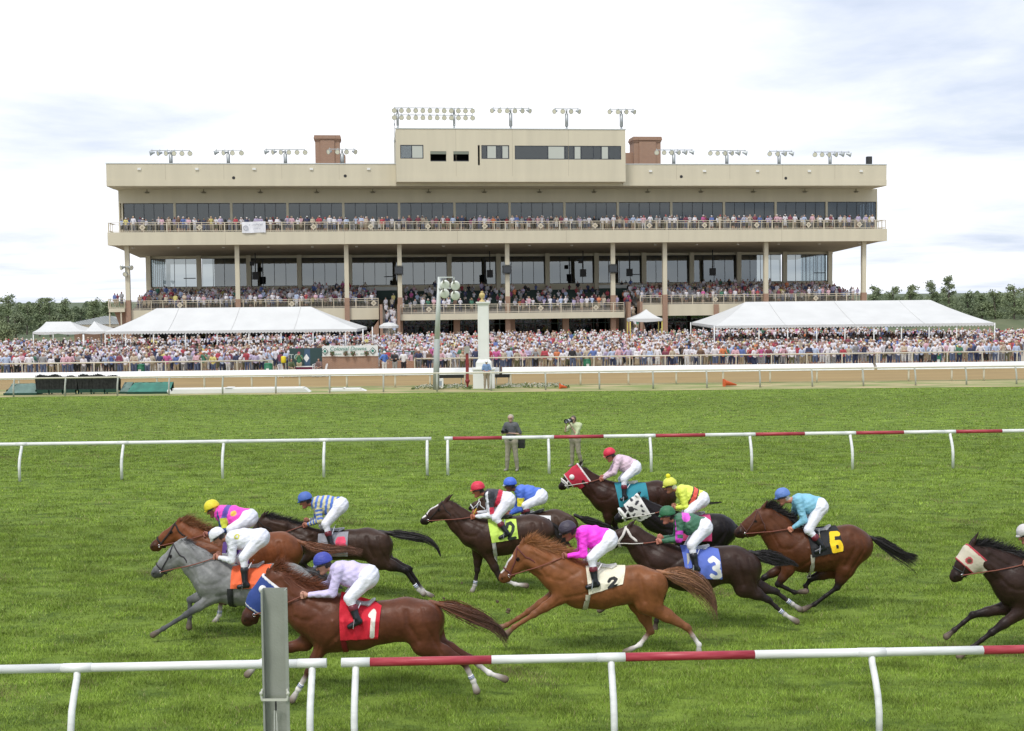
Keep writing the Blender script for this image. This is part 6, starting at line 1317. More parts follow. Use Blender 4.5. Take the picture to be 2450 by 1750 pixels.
make_jockey(h, 'B', 'jockey in plain lilac silks and a blue cap crouched on the red-clothed chestnut', dict(cap=(640, 272), peak=(555, 320), sh=(760, 345), hip=(995, 395), knee=(850, 570), ank=(905, 725), toe=(850, 795), elb=(715, 530), elb2=(690, 460), hand=(515, 540), hand2=(555, 495),
    silk=srgb(208, 196, 232), capc=srgb(62, 72, 165), capband=srgb(62, 72, 165), peakc=srgb(160, 165, 210), tilt=.25, skin=srgb(190, 140, 120)))
# 2 grey
h = make_horse('grey', 'A', (80, 1150), 'grey racehorse with dark legs and an orange cloth', dict(c0=(820, 700), coat=(.205, .205, .20), points=(.10, .10, .105), mane=(.05, .05, .055), muz=4, dapple=1,
    trunk=[((660, 540), (470, 800)), ((760, 575), (700, 862)), ((870, 585), (840, 868)), ((1010, 558), (1000, 875)), ((1140, 553), (1140, 850)), ((1230, 590), (1220, 850))],
    neck=[((315, 375), (365, 560)), ((440, 440), (430, 670))], head=[((262, 380), (350, 555)), ((165, 490), (225, 605)), ((90, 585), (150, 642))], ear=(315, 348),
    legs=[[(590, 740), (560, 805), (345, 945), (165, 1055), (85, 1103)], [(540, 740), (470, 800), (372, 830), (370, 960), (365, 1045)], [(1170, 700), (1150, 860), (1400, 1000), (1500, 1130), (1590, 1180)], [(1190, 700), (1200, 860), (1450, 960), (1560, 1090), (1650, 1130)]],
    socks=(0, 0, 0, 0), tail=[(1260, 600), (1340, 620), (1440, 680), (1560, 740)], cloth=dict(quad=[(715, 560), (1012, 548), (1000, 712), (715, 712)], color=srgb(240, 108, 62), saddle=(.3, .3, .3)),
    girth=((712, 715), (710, 860), .045, (.02, .02, .022)), bridle=(.03, .025, .03), mn=1000, ml=.17, lift=.25))
make_jockey(h, 'A', 'jockey in all-white silks and a white cap on the grey horse', dict(cap=(583, 322), peak=(528, 370), sh=(705, 350), hip=(915, 350), knee=(790, 500), ank=(800, 695), toe=(752, 730), elb=(700, 525), elb2=(690, 500), hand=(590, 500), hand2=(610, 485),
    silk=silk_w, capc=srgb(225, 225, 230), tilt=.6, cuffc=(.02, .02, .025), spot=[(('I', 1425, 665), .04, srgb(205, 200, 70)), (('I', 1425, 665), .018, silk_w)], skin=srgb(175, 120, 100), rein=(.1, .03, .03)))
# 3 far left chestnut
h = make_horse('one', 'A', (570, 1015), 'chestnut racehorse furthest left, seen beyond the grey', dict(c0=(820, 500), coat=CH_M, points=(.12, .045, .02), mane=(.20, .08, .03), tailc=(.22, .085, .04), tailend=(.12, .05, .03), muz=4,
    trunk=[((560, 330), (480, 590)), ((720, 345), (680, 640)), ((850, 345), (830, 640)), ((970, 320), (960, 600)), ((1080, 308), (1070, 590)), ((1125, 335), (1115, 590))],
    neck=[((320, 225), (330, 400)), ((430, 270), (390, 500))], head=[((262, 225), (330, 350)), ((170, 300), (225, 400)), ((85, 380), (135, 440))], ear=(300, 185),
    legs=[[(640, 560), (640, 690), (530, 770), (600, 840), (645, 850)], [(640, 560), (640, 700), (615, 830), (600, 950), (562, 1008)], [(1080, 450), (1050, 640), (1200, 770), (1330, 880), (1400, 910)], [(1080, 450), (1080, 640), (1250, 760), (1380, 860), (1440, 880)]],
    socks=(0, 2, 2, 2), bands=[(1, 0)], tail=[(1210, 375), (1290, 400), ('J', 620, 900), ('J', 830, 930), ('J', 1010, 900), ('J', 1190, 935)], tw=.08, droop=.2,
    cloth=dict(quad=[(650, 330), (860, 345), (860, 520), (650, 520)], color=srgb(90, 60, 130)), bridle=(.02, .012, .01), bw=.014, mn=1000, ml=.24, lift=1.2))
make_jockey(h, 'I', 'jockey in pink silks with a blue band, yellow sleeves and a yellow cap, furthest left', dict(cap=(985, 215), peak=(850, 285), sh=(1140, 310), hip=(1570, 400), knee=(1290, 580), ank=(1320, 860), toe=(1240, 930), elb=(1180, 580), elb2=(1160, 560), hand=(925, 655), hand2=(960, 640),
    silk=lambda t, a, arm: (srgb(205, 210, 60) if a < .95 else srgb(50, 80, 140)) if (arm and a > .35) else (srgb(95, 75, 165) if .12 < t < .30 else srgb(240, 75, 190)), spot=[((1365, 300), .045, srgb(240, 190, 80))], capc=srgb(225, 210, 50), tilt=.35, hair=(.5, .45, .1), skin=srgb(150, 95, 80)))
# 4 striped jockey dark bay
h = make_horse('four', 'J', (1900, 1500), 'dark bay racehorse with a pale grey cloth, tail streaming', dict(c0=(900, 850), coat=(.048, .026, .018), points=LEGB, mane=(.018, .014, .014), muz=4,
    trunk=[((520, 660), (440, 930)), ((690, 715), (650, 1010)), ((870, 725), (850, 1040)), ((1060, 715), (1040, 1035)), ((1240, 695), (1225, 1050)), ((1370, 725), (1350, 1060))],
    neck=[((105, 560), (140, 770)), ((300, 600), (280, 830))], head=[((20, 560), (110, 750)), ((-60, 680), (40, 820)), ((-120, 790), (-30, 880))], ear=(75, 495),
    legs=[[(560, 850), (600, 980), (500, 1080), (560, 1150), (600, 1160)], [(560, 850), (560, 980), (430, 1050), (500, 1130), (540, 1150)], [(1370, 880), (1360, 1060), (1665, 1170), (1825, 1395), (1880, 1440)], [(1380, 880), (1390, 1050), (1705, 1150), (1870, 1400), (1975, 1470)]],
    socks=(0, 0, 1, 1), bands=[(2, 0)], tail=[(1420, 735), (1580, 755), (1780, 785), (1930, 820), (2030, 900), (2078, 1015)], tw=.075,
    cloth=dict(quad=[(690, 735), (1030, 715), (1030, 990), (700, 990)], color=srgb(150, 150, 158), num=[('8', (.60, .24, .93, .62), .035)], ncol=srgb(230, 80, 110), saddle=(.3, .3, .33)), mn=1100, ml=.20, lift=.8))
make_jockey(h, 'J', 'jockey in blue and straw-yellow striped silks and a blue cap', dict(cap=(527, 345), peak=(450, 395), sh=(665, 400), hip=(925, 430), knee=(760, 640), ank=(820, 860), toe=(775, 905), elb=(690, 600), elb2=(670, 590), hand=(545, 650), hand2=(560, 600),
    silk=lambda t, a, arm: srgb(82, 118, 200) if ((a * 4.4 + .3) % 1.0 if arm and a > .3 else (t * 4.6 + .15) % 1.0) < .5 else srgb(205, 200, 155), capc=srgb(75, 105, 178), tilt=.2, skin=srgb(165, 105, 85)))
# 5 number 12
h = make_horse('five', 'C', (640, 1372), 'dark bay racehorse with a white blaze and a lime green cloth numbered 12', dict(c0=(950, 750), coat=(.050, .025, .017), points=(.03, .02, .018), mane=(.016, .012, .012), blaze=(.05, .98), muz=4,
    trunk=[((730, 600), (590, 880)), ((830, 610), (820, 985)), ((980, 600), (960, 965)), ((1130, 588), (1120, 925)), ((1250, 570), (1245, 890)), ((1340, 585), (1330, 880))],
    neck=[((415, 430), (430, 640)), ((560, 520), (500, 760))], head=[((345, 420), (395, 590)), ((225, 500), (285, 620)), ((135, 590), (180, 655))], ear=(408, 362),
    legs=[[(730, 850), (800, 960), (925, 1215), (1080, 1275), (1195, 1290)], [(700, 850), (700, 960), (692, 1130), (668, 1285), (638, 1355)], [(1320, 750), (1290, 900), (1500, 1050), (1480, 1170), (1510, 1240)], [(1330, 750), (1320, 900), (1540, 1020), (1520, 1140), (1550, 1210)]],
    socks=(2, 1, 0, 0), bands=[(1, 0)], tail=[(1430, 640), (1500, 720), (1580, 830), (1660, 900)], tw=.07, cloth=dict(quad=[(800, 602), (1088, 595), (1112, 778), (845, 820)], color=srgb(200, 230, 100), num=[('1', (.44, .18, .60, .62), .026), ('2', (.60, .17, .92, .95), .03)], ncol=(.02, .03, .02), saddle=(.05, .05, .05)),
    girth=((862, 815), (880, 960), .035, (.55, .53, .50)), mn=500, ml=.09, lift=.3))
jr = make_jockey(h, 'C', 'jockey in black, red and white silks and a red cap, holding a whip', dict(cap=(700, 285), peak=(632, 330), sh=(815, 360), hip=(1000, 415), knee=(880, 595), ank=(985, 735), toe=(925, 800), elb=(835, 570), elb2=(820, 540), hand=(665, 585), hand2=(680, 550),
    silk=lambda t, a, arm: ((.035, .035, .042) if a < .62 else srgb(205, 40, 70) if a < .95 else silk_w) if (arm and a > .2) else ((.035, .035, .042) if t < .40 else srgb(205, 40, 70) if t < .64 else silk_w), capc=srgb(215, 50, 75), capband=srgb(215, 50, 75), peakc=srgb(240, 130, 100), tilt=.1, tr=1.05, skin=srgb(170, 100, 75)))
p0, p1 = h['P'](655, 560, off=0.0), h['P'](705, 455, off=0.0); wr = empty('riding_whip', tuple(p0), 0, 'yellow-handled whip held upright by the jockey in the red cap', 'whip'); d_ = Vector(p1) - Vector(p0)
mb = MB(); mb.tube([(0, 0, 0), d_ * .6], [.014, .011], 6); mb.build('handle', mat('whip_yellow', (.65, .42, .04), .5), wr); mb = MB(); mb.tube([d_ * .6, d_ * 1.0], [.009, .006], 6); mb.build('tip', mat('whip_grey', (.4, .42, .5), .5), wr)
# 6 behind 12
h = make_horse('six', 'C', (1000, 1180), 'dark bay racehorse half hidden beyond the lime-clothed one, white saddle cloth showing', dict(c0=(1300, 680), coat=(.060, .033, .022), points=LEGB, mane=(.016, .012, .012), muz=4,
    trunk=[((960, 560), (900, 780)), ((1100, 590), (1080, 870)), ((1220, 565), (1210, 870)), ((1350, 545), (1340, 850)), ((1490, 517), (1475, 820)), ((1600, 555), (1580, 830))],
    neck=[((760, 430), (780, 560)), ((870, 490), (860, 660))], head=[((710, 405), (750, 520)), ((655, 440), (690, 520)), ((615, 480), (640, 515))], ear=(745, 385),
    legs=[[(1050, 700), (1080, 820), (1000, 900), (1070, 960), (1110, 970)], [(1050, 700), (1040, 820), (970, 880), (1040, 930), (1080, 950)], [(1570, 680), (1490, 860), (1540, 1050), (1390, 1170), (1290, 1140)], [(1570, 680), (1520, 850), (1580, 1000), (1480, 1130), (1420, 1140)]],
    tail=[(1715, 580), (1800, 620), (1920, 655), (2040, 690), (2110, 720)], tw=.08, cloth=dict(quad=[(1130, 560), (1440, 556), (1440, 760), (1130, 760)], color=(.75, .75, .75), saddle=(.05, .05, .05)), bridle=(.7, .7, .7), mn=300, ml=.09, lift=.3))
make_jockey(h, 'C', 'jockey in royal blue silks with a yellow arm band and a blue cap', dict(cap=(1030, 240), peak=(958, 275), sh=(1135, 320), hip=(1335, 375), knee=(1185, 470), ank=(1210, 580), toe=(1150, 620), elb=(1130, 510), elb2=(1100, 500), hand=(1020, 560), hand2=(1030, 540),
    silk=lambda t, a, arm: (srgb(225, 215, 50) if .38 < a < .85 else srgb(70, 105, 200)) if (arm and a > .2) else srgb(82, 118, 212), capc=srgb(72, 110, 215), capband=srgb(72, 110, 215), peakc=srgb(190, 200, 235), tilt=.0, skin=srgb(120, 75, 60)))
# 7 red blinkers
h = make_horse('seven', 'E', (760, 1380), 'dark bay racehorse with a red blinker hood and a teal cloth, furthest back', dict(c0=(1100, 750), coat=(.036, .015, .010), points=LEGB, mane=(.016, .012, .012), muz=4, darkear=1,
    trunk=[((790, 545), (640, 860)), ((900, 560), (830, 930)), ((1020, 560), (1000, 900)), ((1150, 555), (1140, 880)), ((1290, 530), (1280, 850)), ((1370, 550), (1350, 850))],
    neck=[((455, 375), (450, 580)), ((600, 470), (540, 720))], head=[((355, 370), (425, 560)), ((255, 465), (320, 590)), ((195, 550), (245, 615))], ear=(428, 300),
    legs=[[(730, 800), (735, 920), (740, 1040), (770, 1200), (740, 1300)], [(740, 800), (780, 920), (820, 1060), (900, 1130), (950, 1150)], [(1340, 700), (1300, 860), (1450, 1050), (1500, 1200), (1480, 1300)], [(1340, 700), (1350, 860), (1520, 1040), (1600, 1180), (1600, 1280)]],
    tail=[(1480, 610), (1600, 670), (1750, 750), (1880, 780), (2030, 768)], tw=.04, tn=400, cloth=dict(quad=[(800, 540), (1155, 543), (1182, 730), (850, 800)], color=srgb(42, 135, 152), saddle=(.62, .60, .52)),
    hood=dict(to=.60, color=srgb(190, 40, 65), edge=(.72, .66, .64), eye=srgb(190, 40, 65), cup=1), bridle=(.72, .68, .66), bw=.017, noseroll=.5, mn=500, ml=.09, lift=.3))
make_jockey(h, 'E', 'jockey in pale pinkish-white silks and a red cap, furthest back', dict(cap=(752, 210), peak=(680, 240), sh=(855, 290), hip=(1030, 370), knee=(915, 500), ank=(918, 690), toe=(885, 735), elb=(800, 430), elb2=(770, 420), hand=(675, 500), hand2=(680, 480),
    silk=lambda t, a, arm: srgb(222, 196, 208) if (t * 11) % 1 < .6 else srgb(212, 182, 198), capc=srgb(212, 45, 72), capband=srgb(212, 45, 72), peakc=srgb(235, 120, 120), tilt=.3, rein2=(.6, .58, .5), skin=srgb(175, 110, 90)))
# 8 black with white bridle
h = make_horse('eight', 'E', (1500, 1710), 'black racehorse with a white bridle hood and a pink cloth', dict(c0=(1700, 1050), coat=(.012, .009, .010), points=(.012, .010, .012), mane=(.010, .009, .010), muz=4, darkear=1,
    trunk=[((1560, 890), (1440, 1200)), ((1680, 920), (1640, 1260)), ((1800, 915), (1790, 1280)), ((1910, 910), (1905, 1270)), ((2000, 915), (1995, 1250)), ((2050, 945), (2040, 1240))],
    neck=[((1120, 720), (1120, 960)), ((1300, 810), (1240, 1090))], head=[((1010, 730), (1110, 930)), ((905, 830), (985, 960)), ((835, 905), (895, 985))], ear=(1080, 650),
    legs=[[(1560, 1100), (1580, 1250), (1500, 1400), (1560, 1500), (1600, 1520)], [(1560, 1100), (1560, 1250), (1460, 1360), (1520, 1470), (1560, 1500)], [(2000, 1100), (1960, 1280), (2040, 1420), (2000, 1560), (1980, 1640)], [(2000, 1100), (1990, 1280), (2080, 1400), (2060, 1540), (2050, 1600)]],
    tail=[(2180, 1040), (2230, 1090), (2300, 1150)], tw=.05, tn=300, cloth=dict(quad=[(1560, 900), (1880, 900), (1885, 1180), (1560, 1180)], color=srgb(205, 70, 125)),
    hood=dict(to=.50, color=(.70, .68, .64), edge=(.75, .73, .70), eye=(.02, .018, .02), er=.055, pat=(.03, .03, .04)), bridle=(.75, .73, .70), bw=.016, noseroll=1.0, mn=500, ml=.09, lift=.3))
make_jockey(h, 'E', 'jockey in fluorescent yellow silks with an orange sash and a pompom cap', dict(cap=(1437, 555), peak=(1350, 605), sh=(1570, 640), hip=(1790, 730), knee=(1640, 880), ank=(1680, 1010), toe=(1620, 1050), elb=(1610, 820), elb2=(1590, 800), hand=(1500, 830), hand2=(1500, 810),
    silk=lambda t, a, arm: srgb(228, 240, 90) if arm and a > .5 else ((.03, .02, .02) if (.40 < t < .46 or .66 < t < .72) else srgb(240, 98, 78) if .46 <= t <= .66 else srgb(226, 238, 96)), capc=srgb(220, 222, 90), pompom=1, tilt=.15, rein2=(.6, .58, .5), hair=(.6, .6, .55), skin=srgb(165, 110, 90)))
# 9 number 3
h = make_horse('nine', 'F', (550, 1320), 'dark brown racehorse with white reins and a blue cloth numbered 3', dict(c0=(1000, 700), coat=(.038, .020, .015), points=(.022, .016, .016), mane=(.014, .011, .012), muz=4,
    trunk=[((790, 520), (480, 830)) if False else ((730, 510), (490, 820)), ((850, 540), (800, 920)), ((1000, 535), (970, 925)), ((1150, 520), (1150, 855)), ((1300, 512), (1290, 850)), ((1410, 555), (1390, 880))],
    neck=[((340, 310), (355, 540)), ((500, 410), (440, 690))], head=[((280, 310), (335, 490)), ((205, 350), (235, 500)), ((130, 425), (175, 515))], ear=(330, 265),
    legs=[[(620, 740), (560, 880), (300, 985), (100, 1075), (20, 1118)], [(640, 740), (620, 870), (592, 1070), (560, 1225), (546, 1300)], [(1400, 720), (1400, 900), (1620, 1015), (1785, 1160), (1900, 1228)], [(1420, 720), (1450, 880), (1690, 935), (1860, 1062), (1930, 1110)]],
    socks=(0, 0, 1, 1), bands=[(2, 0), (3, 0)], tail=[(1480, 570), (1600, 600), (1740, 640), (1860, 670), (1920, 700)], tw=.11, cloth=dict(quad=[(785, 495), (1140, 518), (1168, 797), (820, 757)], color=srgb(90, 112, 195), num=[('3', (.68, .30, .98, .96), .036)], ncol=(.82, .82, .80), saddle=(.45, .47, .5)),
    girth=((850, 560), (850, 760), .028, (.42, .42, .38)), bridle=(.70, .66, .60), bw=.02, mn=400, ml=.07, lift=.2))
make_jockey(h, 'F', 'jockey in dark green silks with magenta hoops on the sleeves and a green cap', dict(cap=(668, 190), peak=(598, 222), sh=(785, 260), hip=(1005, 320), knee=(895, 495), ank=(935, 700), toe=(870, 745), elb=(775, 440), elb2=(750, 430), hand=(600, 460), hand2=(612, 425),
    silk=lambda t, a, arm: srgb(205, 60, 190) if (arm and (.55 < a < .75 or .95 < a < 1.15)) else srgb(62, 108, 82), capc=srgb(48, 108, 72), tilt=.05, spot=[((830, 215), .07, srgb(220, 90, 205))], cuffc=(.012, .013, .018), rein2=(.6, .58, .5), skin=srgb(185, 120, 100)))
# 10 pink jockey
h = make_horse('ten', 'D', (1240, 1440), 'bright chestnut racehorse with a white blaze and a white saddle cloth', dict(c0=(1100, 800), coat=CH_L, points=(.22, .09, .04), mane=(.33, .14, .05), tailc=(.33, .15, .07), tailend=(.13, .07, .045), blaze=(.15, .95), muz=3,
    trunk=[((700, 510), (540, 830)), ((860, 575), (790, 990)), ((1030, 625), (1000, 1000)), ((1200, 620), (1190, 960)), ((1350, 608), (1345, 930)), ((1480, 640), (1470, 950))],
    neck=[((310, 390), (370, 640)), ((480, 445), (470, 710))], head=[((250, 405), (350, 605)), ((165, 540), (235, 665)), ((80, 665), (145, 745))], ear=(283, 340),
    legs=[[(640, 800), (620, 905), (385, 1060), (195, 1180), (130, 1240)], [(620, 790), (585, 880), (335, 1035), (130, 1160), (65, 1185)], [(1500, 790), (1440, 960), (1815, 1180), (1930, 1345), (1930, 1435)], [(1420, 790), (1370, 950), (1475, 1215), (1375, 1345), (1240, 1415)]],
    socks=(0, 0, 2, 2), tail=[(1580, 665), (1700, 680), (1830, 710), (1960, 780), (2060, 880), (2100, 990)], tw=.13, tn=1300, droop=.35, cloth=dict(quad=[(862, 585), (1238, 598), (1202, 740), (885, 835)], color=srgb(235, 228, 205), num=[('2', (.56, .55, .82, .95), .030)], ncol=(.02, .02, .02), saddle=(.62, .60, .55)),
    girth=((880, 835), (855, 985), .038, srgb(190, 185, 165)), bridle=(.14, .035, .03), mn=2200, ml=.26, lift=.9))
make_jockey(h, 'D', 'jockey in hot pink silks and a black cap on the bright chestnut', dict(cap=(700, 255), peak=(612, 290), sh=(845, 300), hip=(1075, 355), knee=(925, 530), ank=(955, 750), toe=(885, 805), elb=(845, 500), elb2=(825, 470), hand=(690, 510), hand2=(720, 480), cr=.132,
    silk=srgb(252, 62, 222), capc=(.045, .035, .055), tilt=.35, cuff=.58, skin=srgb(150, 95, 75), rein=(.3, .1, .05)))
# 11 number 6
h = make_horse('eleven', 'G', (860, 1410), 'bay racehorse with black tail and a black cloth numbered 6, head tucked in', dict(c0=(1100, 750), coat=(.095, .033, .014), points=LEGB, mane=(.016, .012, .012), muz=4,
    trunk=[((820, 550), (610, 870)), ((930, 560), (850, 990)), ((1080, 580), (1050, 980)), ((1230, 540), (1220, 940)), ((1360, 518), (1350, 890)), ((1450, 560), (1430, 900))],
    neck=[((520, 325), (500, 600)), ((680, 420), (550, 730))], head=[((405, 345), (480, 580)), ((285, 450), (375, 620)), ((205, 535), (255, 635))], ear=(490, 262),
    legs=[[(720, 860), (720, 985), (618, 1130), (790, 1215), (905, 1205)], [(700, 850), (665, 960), (475, 1060), (400, 1140), (380, 1180)], [(1420, 760), (1320, 970), (1240, 1160), (1000, 1340), (880, 1395)], [(1400, 760), (1220, 970), (965, 1070), (905, 1150), (915, 1200)]],
    tail=[(1580, 640), (1680, 680), (1800, 740), (1920, 790), (2090, 830)], tw=.09, droop=.5, cloth=dict(quad=[(890, 540), (1222, 512), (1262, 745), (930, 812)], color=(.012, .012, .014), num=[('6', (.66, .22, .98, .96), .040)], ncol=srgb(245, 205, 30), saddle=(.3, .3, .32)),
    girth=((935, 780), (945, 985), .036, srgb(185, 180, 165)), bridle=(.10, .04, .03), mn=1500, ml=.24, lift=1.3))
make_jockey(h, 'G', 'jockey in sky blue silks and a blue cap on the black-clothed bay', dict(cap=(668, 190), peak=(590, 225), sh=(830, 255), hip=(1045, 310), knee=(935, 560), ank=(1080, 720), toe=(1010, 790), elb=(890, 460), elb2=(780, 430), hand=(755, 545), hand2=(740, 520),
    silk=srgb(132, 190, 212), capc=srgb(98, 130, 195), tilt=.2, hair=(.55, .5, .45), skin=srgb(200, 135, 110), rein=(.10, .04, .03)))
# 12 right edge
h = make_horse('twelve', 'H', (430, 1500), 'nearly black racehorse with a cream blinker hood, cut by the right edge of the photo', dict(c0=(1100, 800), coat=(.034, .018, .014), points=(.018, .012, .012), mane=(.012, .010, .011), muz=3,
    trunk=[((1200, 470), (900, 900)), ((1400, 520), (1300, 1080)), ((1600, 560), (1560, 1100)), ((1800, 550), (1790, 1020)), ((1980, 520), (1970, 980)), ((2120, 560), (2100, 1000))],
    neck=[((690, 290), (740, 560)), ((930, 360), (840, 720))], head=[((520, 300), (650, 540)), ((425, 440), (540, 600)), ((360, 565), (440, 665))], ear=(612, 165),
    legs=[[(1120, 880), (1080, 1020), (780, 1235), (565, 1400), (430, 1495)], [(1060, 880), (930, 970), (575, 1045), (375, 1210), (290, 1280)], [(2050, 800), (2050, 1100), (2350, 1250), (2500, 1420), (2600, 1500)], [(2050, 800), (2100, 1100), (2450, 1180), (2600, 1350), (2700, 1450)]],
    socks=(0, 0, 0, 0), tail=[(2260, 620), (2450, 700), (2700, 800)], cloth=dict(quad=[(1400, 520), (1800, 560), (1800, 950), (1420, 950)], color=srgb(230, 180, 60)),
    hood=dict(to=.55, color=srgb(205, 195, 175), edge=srgb(175, 60, 70), eye=srgb(90, 70, 50), ring=srgb(190, 70, 80), er=.055, back=.45), bridle=(.03, .03, .03), mn=1700, ml=.22, lift=1.2))
make_jockey(h, 'H', 'jockey with a white cap just entering at the right edge of the photo', dict(cap=(1145, 145), peak=(1045, 180), sh=(1340, 230), hip=(1620, 290), knee=(1430, 520), ank=(1500, 760), toe=(1430, 850), elb=(1290, 520), elb2=(1270, 480), hand=(1140, 490), hand2=(1150, 460),
    silk=srgb(200, 205, 210), capc=srgb(205, 200, 198), tilt=.2, skin=srgb(180, 120, 100), rein=(.3, .1, .05)))
# ------------------------------------------------------------------ people: photographers, attendants, spectators
def person_body(j, parts=None):
    """joints in metres, facing -y: returns a Body with region ids 0 skin 1 shirt 2 trousers 3 hair 4 shoes 5 lower leg 6 forearm"""
    B = Body(); s_ = j.get('s', 1.0); g = np.array
    hipc = g(j.get('hip', (0, 0, .93))); chest = g(j.get('chest', (0, -.01, 1.36))); head = g(j.get('head', (0, -.03, 1.60))); bw_ = j.get('bulk', 1.0)
    for s in (-1, 1):
        hp = hipc + [s * .085, 0, -.02]; kn = g(j.get('kn' + 'LR'[s > 0], (s * .10, -.01, .50))); an = g(j.get('an' + 'LR'[s > 0], (s * .11, .03, .09)))
        B.cap(hp, kn, .088 * bw_, .062, 1, .03, 2); B.cap(kn, kn * .6 + an * .4, .058, .060, 1, .02, 5); B.cap(kn * .6 + an * .4, an, .058, .042, 1, .02, 5)
        B.cap(an + [0, .02, -.045], an + [s * .02, -.17, -.055], .036, .034, 1, .02, 4)
        sh = chest + [s * .165, 0, .07]; el = g(j.get('el' + 'LR'[s > 0], (s * .25, 0, 1.14))); ha = g(j.get('ha' + 'LR'[s > 0], (s * .24, -.08, .90)))
        B.cap(sh, el, .058, .046, 1, .03, 1); B.cap(el, ha, .040, .028, 1, .02, 6); d = ha - el; d = d / np.linalg.norm(d); B.cap(ha, ha + d * .08, .032, .022, 1, .015, 0)
    B.cap(hipc + [-.07, 0, 0], hipc + [.07, 0, 0], .115 * bw_, .115 * bw_, .8, .04, 2); B.cap(hipc + [0, 0, .08], chest, .135 * bw_, .150, .78, .05, 1); B.cap(chest + [-.11, 0, .05], chest + [.11, 0, .05], .085, .085, .9, .05, 1)
    B.cap(chest + [0, 0, .12], head + [0, .02, -.08], .055, .050, 1, .03, 0); B.cap(head, head + [0, -.01, .03], .082, .088, 1.1, .02, 0); B.cap(head + [0, -.03, -.06], head + [0, -.035, -.075], .055, .048, 1, .02, 0); B.cap(head + [0, -.10, -.02], head + [0, -.115, -.035], .012, .014, 1, .012, 0)
    hh = j.get('hat', 'hair')
    if hh == 'hair': B.cap(head + [0, .015, .045], head + [0, .03, .0], .092, .090, 1.0, .01, 3)
    elif hh == 'long': B.cap(head + [0, .015, .045], head + [0, .045, -.14], .094, .080, 1.0, .01, 3)
    elif hh == 'cap': B.cap(head + [0, .01, .05], head + [0, .01, .05], .098, .098, 1.0, .01, 3); B.cap(head + [-.04, -.11, .035], head + [.04, -.11, .035], .028, .028, 1.6, .01, 3)
    elif hh == 'brim':
        B.cap(head + [0, .01, .06], head + [0, .01, .07], .095, .09, 1.0, .01, 3)
        for a in range(8): an_ = a * .785; B.cap(head + [0, .01, .05], head + [.17 * math.cos(an_), .01 + .17 * math.sin(an_), .035], .02, .014, 1, .01, 3)
    if j.get('skirt'): B.cap(hipc + [0, 0, -.05], hipc + [0, 0, -.38], .14, .19, .8, .04, 2)
    return B
P_ = {'down': {}, 'face': dict(elL=(-.25, -.12, 1.20), elR=(.25, -.12, 1.20), haL=(-.07, -.22, 1.52), haR=(.07, -.22, 1.52)), 'rail': dict(elL=(-.27, -.10, 1.14), elR=(.27, -.10, 1.14), haL=(-.20, -.36, 1.14), haR=(.20, -.36, 1.14), chest=(0, -.07, 1.35), head=(0, -.12, 1.59)),
      'fold': dict(elL=(-.24, -.05, 1.14), elR=(.24, -.05, 1.14), haL=(.10, -.20, 1.18), haR=(-.10, -.20, 1.15)), 'paper': dict(elL=(-.24, -.04, 1.14), elR=(.24, -.04, 1.14), haL=(-.10, -.30, 1.22), haR=(.10, -.30, 1.22), head=(0, -.07, 1.58)),
      'wave': dict(elR=(.30, -.05, 1.50), haR=(.28, -.10, 1.78)), 'hip': dict(elL=(-.33, .02, 1.16), haL=(-.17, -.04, 1.00)), 'walk': dict(knL=(-.09, -.12, .50), anL=(-.09, -.12, .09), anR=(.11, .14, .09))}
SIT = dict(hip=(0, .05, .50), chest=(0, .03, .92), head=(0, .0, 1.16), knL=(-.13, -.38, .50), knR=(.13, -.38, .50), anL=(-.13, -.40, .09), anR=(.13, -.40, .09), elL=(-.24, -.08, .72), elR=(.24, -.08, .72), haL=(-.12, -.28, .66), haR=(.12, -.28, .66))
TMPL = {}
def template(pose, hat, h, sit=False, skirt=False):
    k = (pose, hat, h, sit, skirt)
    if k not in TMPL:
        j = dict(SIT) if sit else dict(P_[pose]); 
        if sit and pose == 'face': j.update(elL=(-.22, -.16, .82), elR=(.22, -.16, .82), haL=(-.06, -.2, 1.10), haR=(.06, -.2, 1.10))
        j['hat'] = hat; j['skirt'] = skirt; B = person_body(j); V, F = B.mesh(h); D = np.stack([B.dist(p, V) for p in B.p]); reg = np.array([p[6] for p in B.p])[D.argmin(0)]
        fx = (reg == 0) & (V[:, 2] > (1.0 if sit else 1.45)); TMPL[k] = (V, F, reg, fx & (np.abs(V[:, 0]) < .03))
    return TMPL[k]
SH = [('white', (.74, .72, .76), 42), ('pale blue', (.45, .53, .70), 9), ('red', (.44, .07, .09), 6), ('navy', (.05, .06, .12), 6), ('black', (.03, .03, .034), 5), ('grey', (.30, .30, .31), 8), ('yellow', (.68, .60, .22), 3), ('pink', (.66, .42, .48), 7), ('green', (.07, .20, .13), 3), ('orange', (.66, .22, .10), 2), ('beige', (.52, .45, .35), 10), ('maroon', (.22, .06, .09), 5), ('blue', (.12, .18, .42), 5), ('lilac', (.46, .40, .56), 7), ('brown', (.16, .10, .07), 3), ('magenta', (.55, .12, .32), 1)]
PT = [('khaki', (.34, .28, .19), 9), ('navy', (.03, .04, .09), 6), ('black', (.018, .018, .02), 5), ('denim', (.10, .13, .22), 6), ('white', (.62, .62, .62), 4), ('grey', (.22, .22, .23), 4), ('olive', (.12, .12, .06), 3)]
HT = [('cap', 'white cap', (.72, .72, .72)), ('cap', 'red cap', (.42, .03, .05)), ('cap', 'navy cap', (.02, .03, .08)), ('brim', 'straw hat', (.52, .42, .24)), ('brim', 'white sun hat', (.70, .68, .64)), ('hair', 'short dark hair', (.025, .017, .012)), ('hair', 'short fair hair', (.33, .24, .13)), ('hair', 'grey hair', (.34, .33, .32)), ('long', 'long brown hair', (.08, .045, .025)), ('long', 'long fair hair', (.40, .28, .13)), ('cap', 'khaki cap', (.3, .26, .18))]
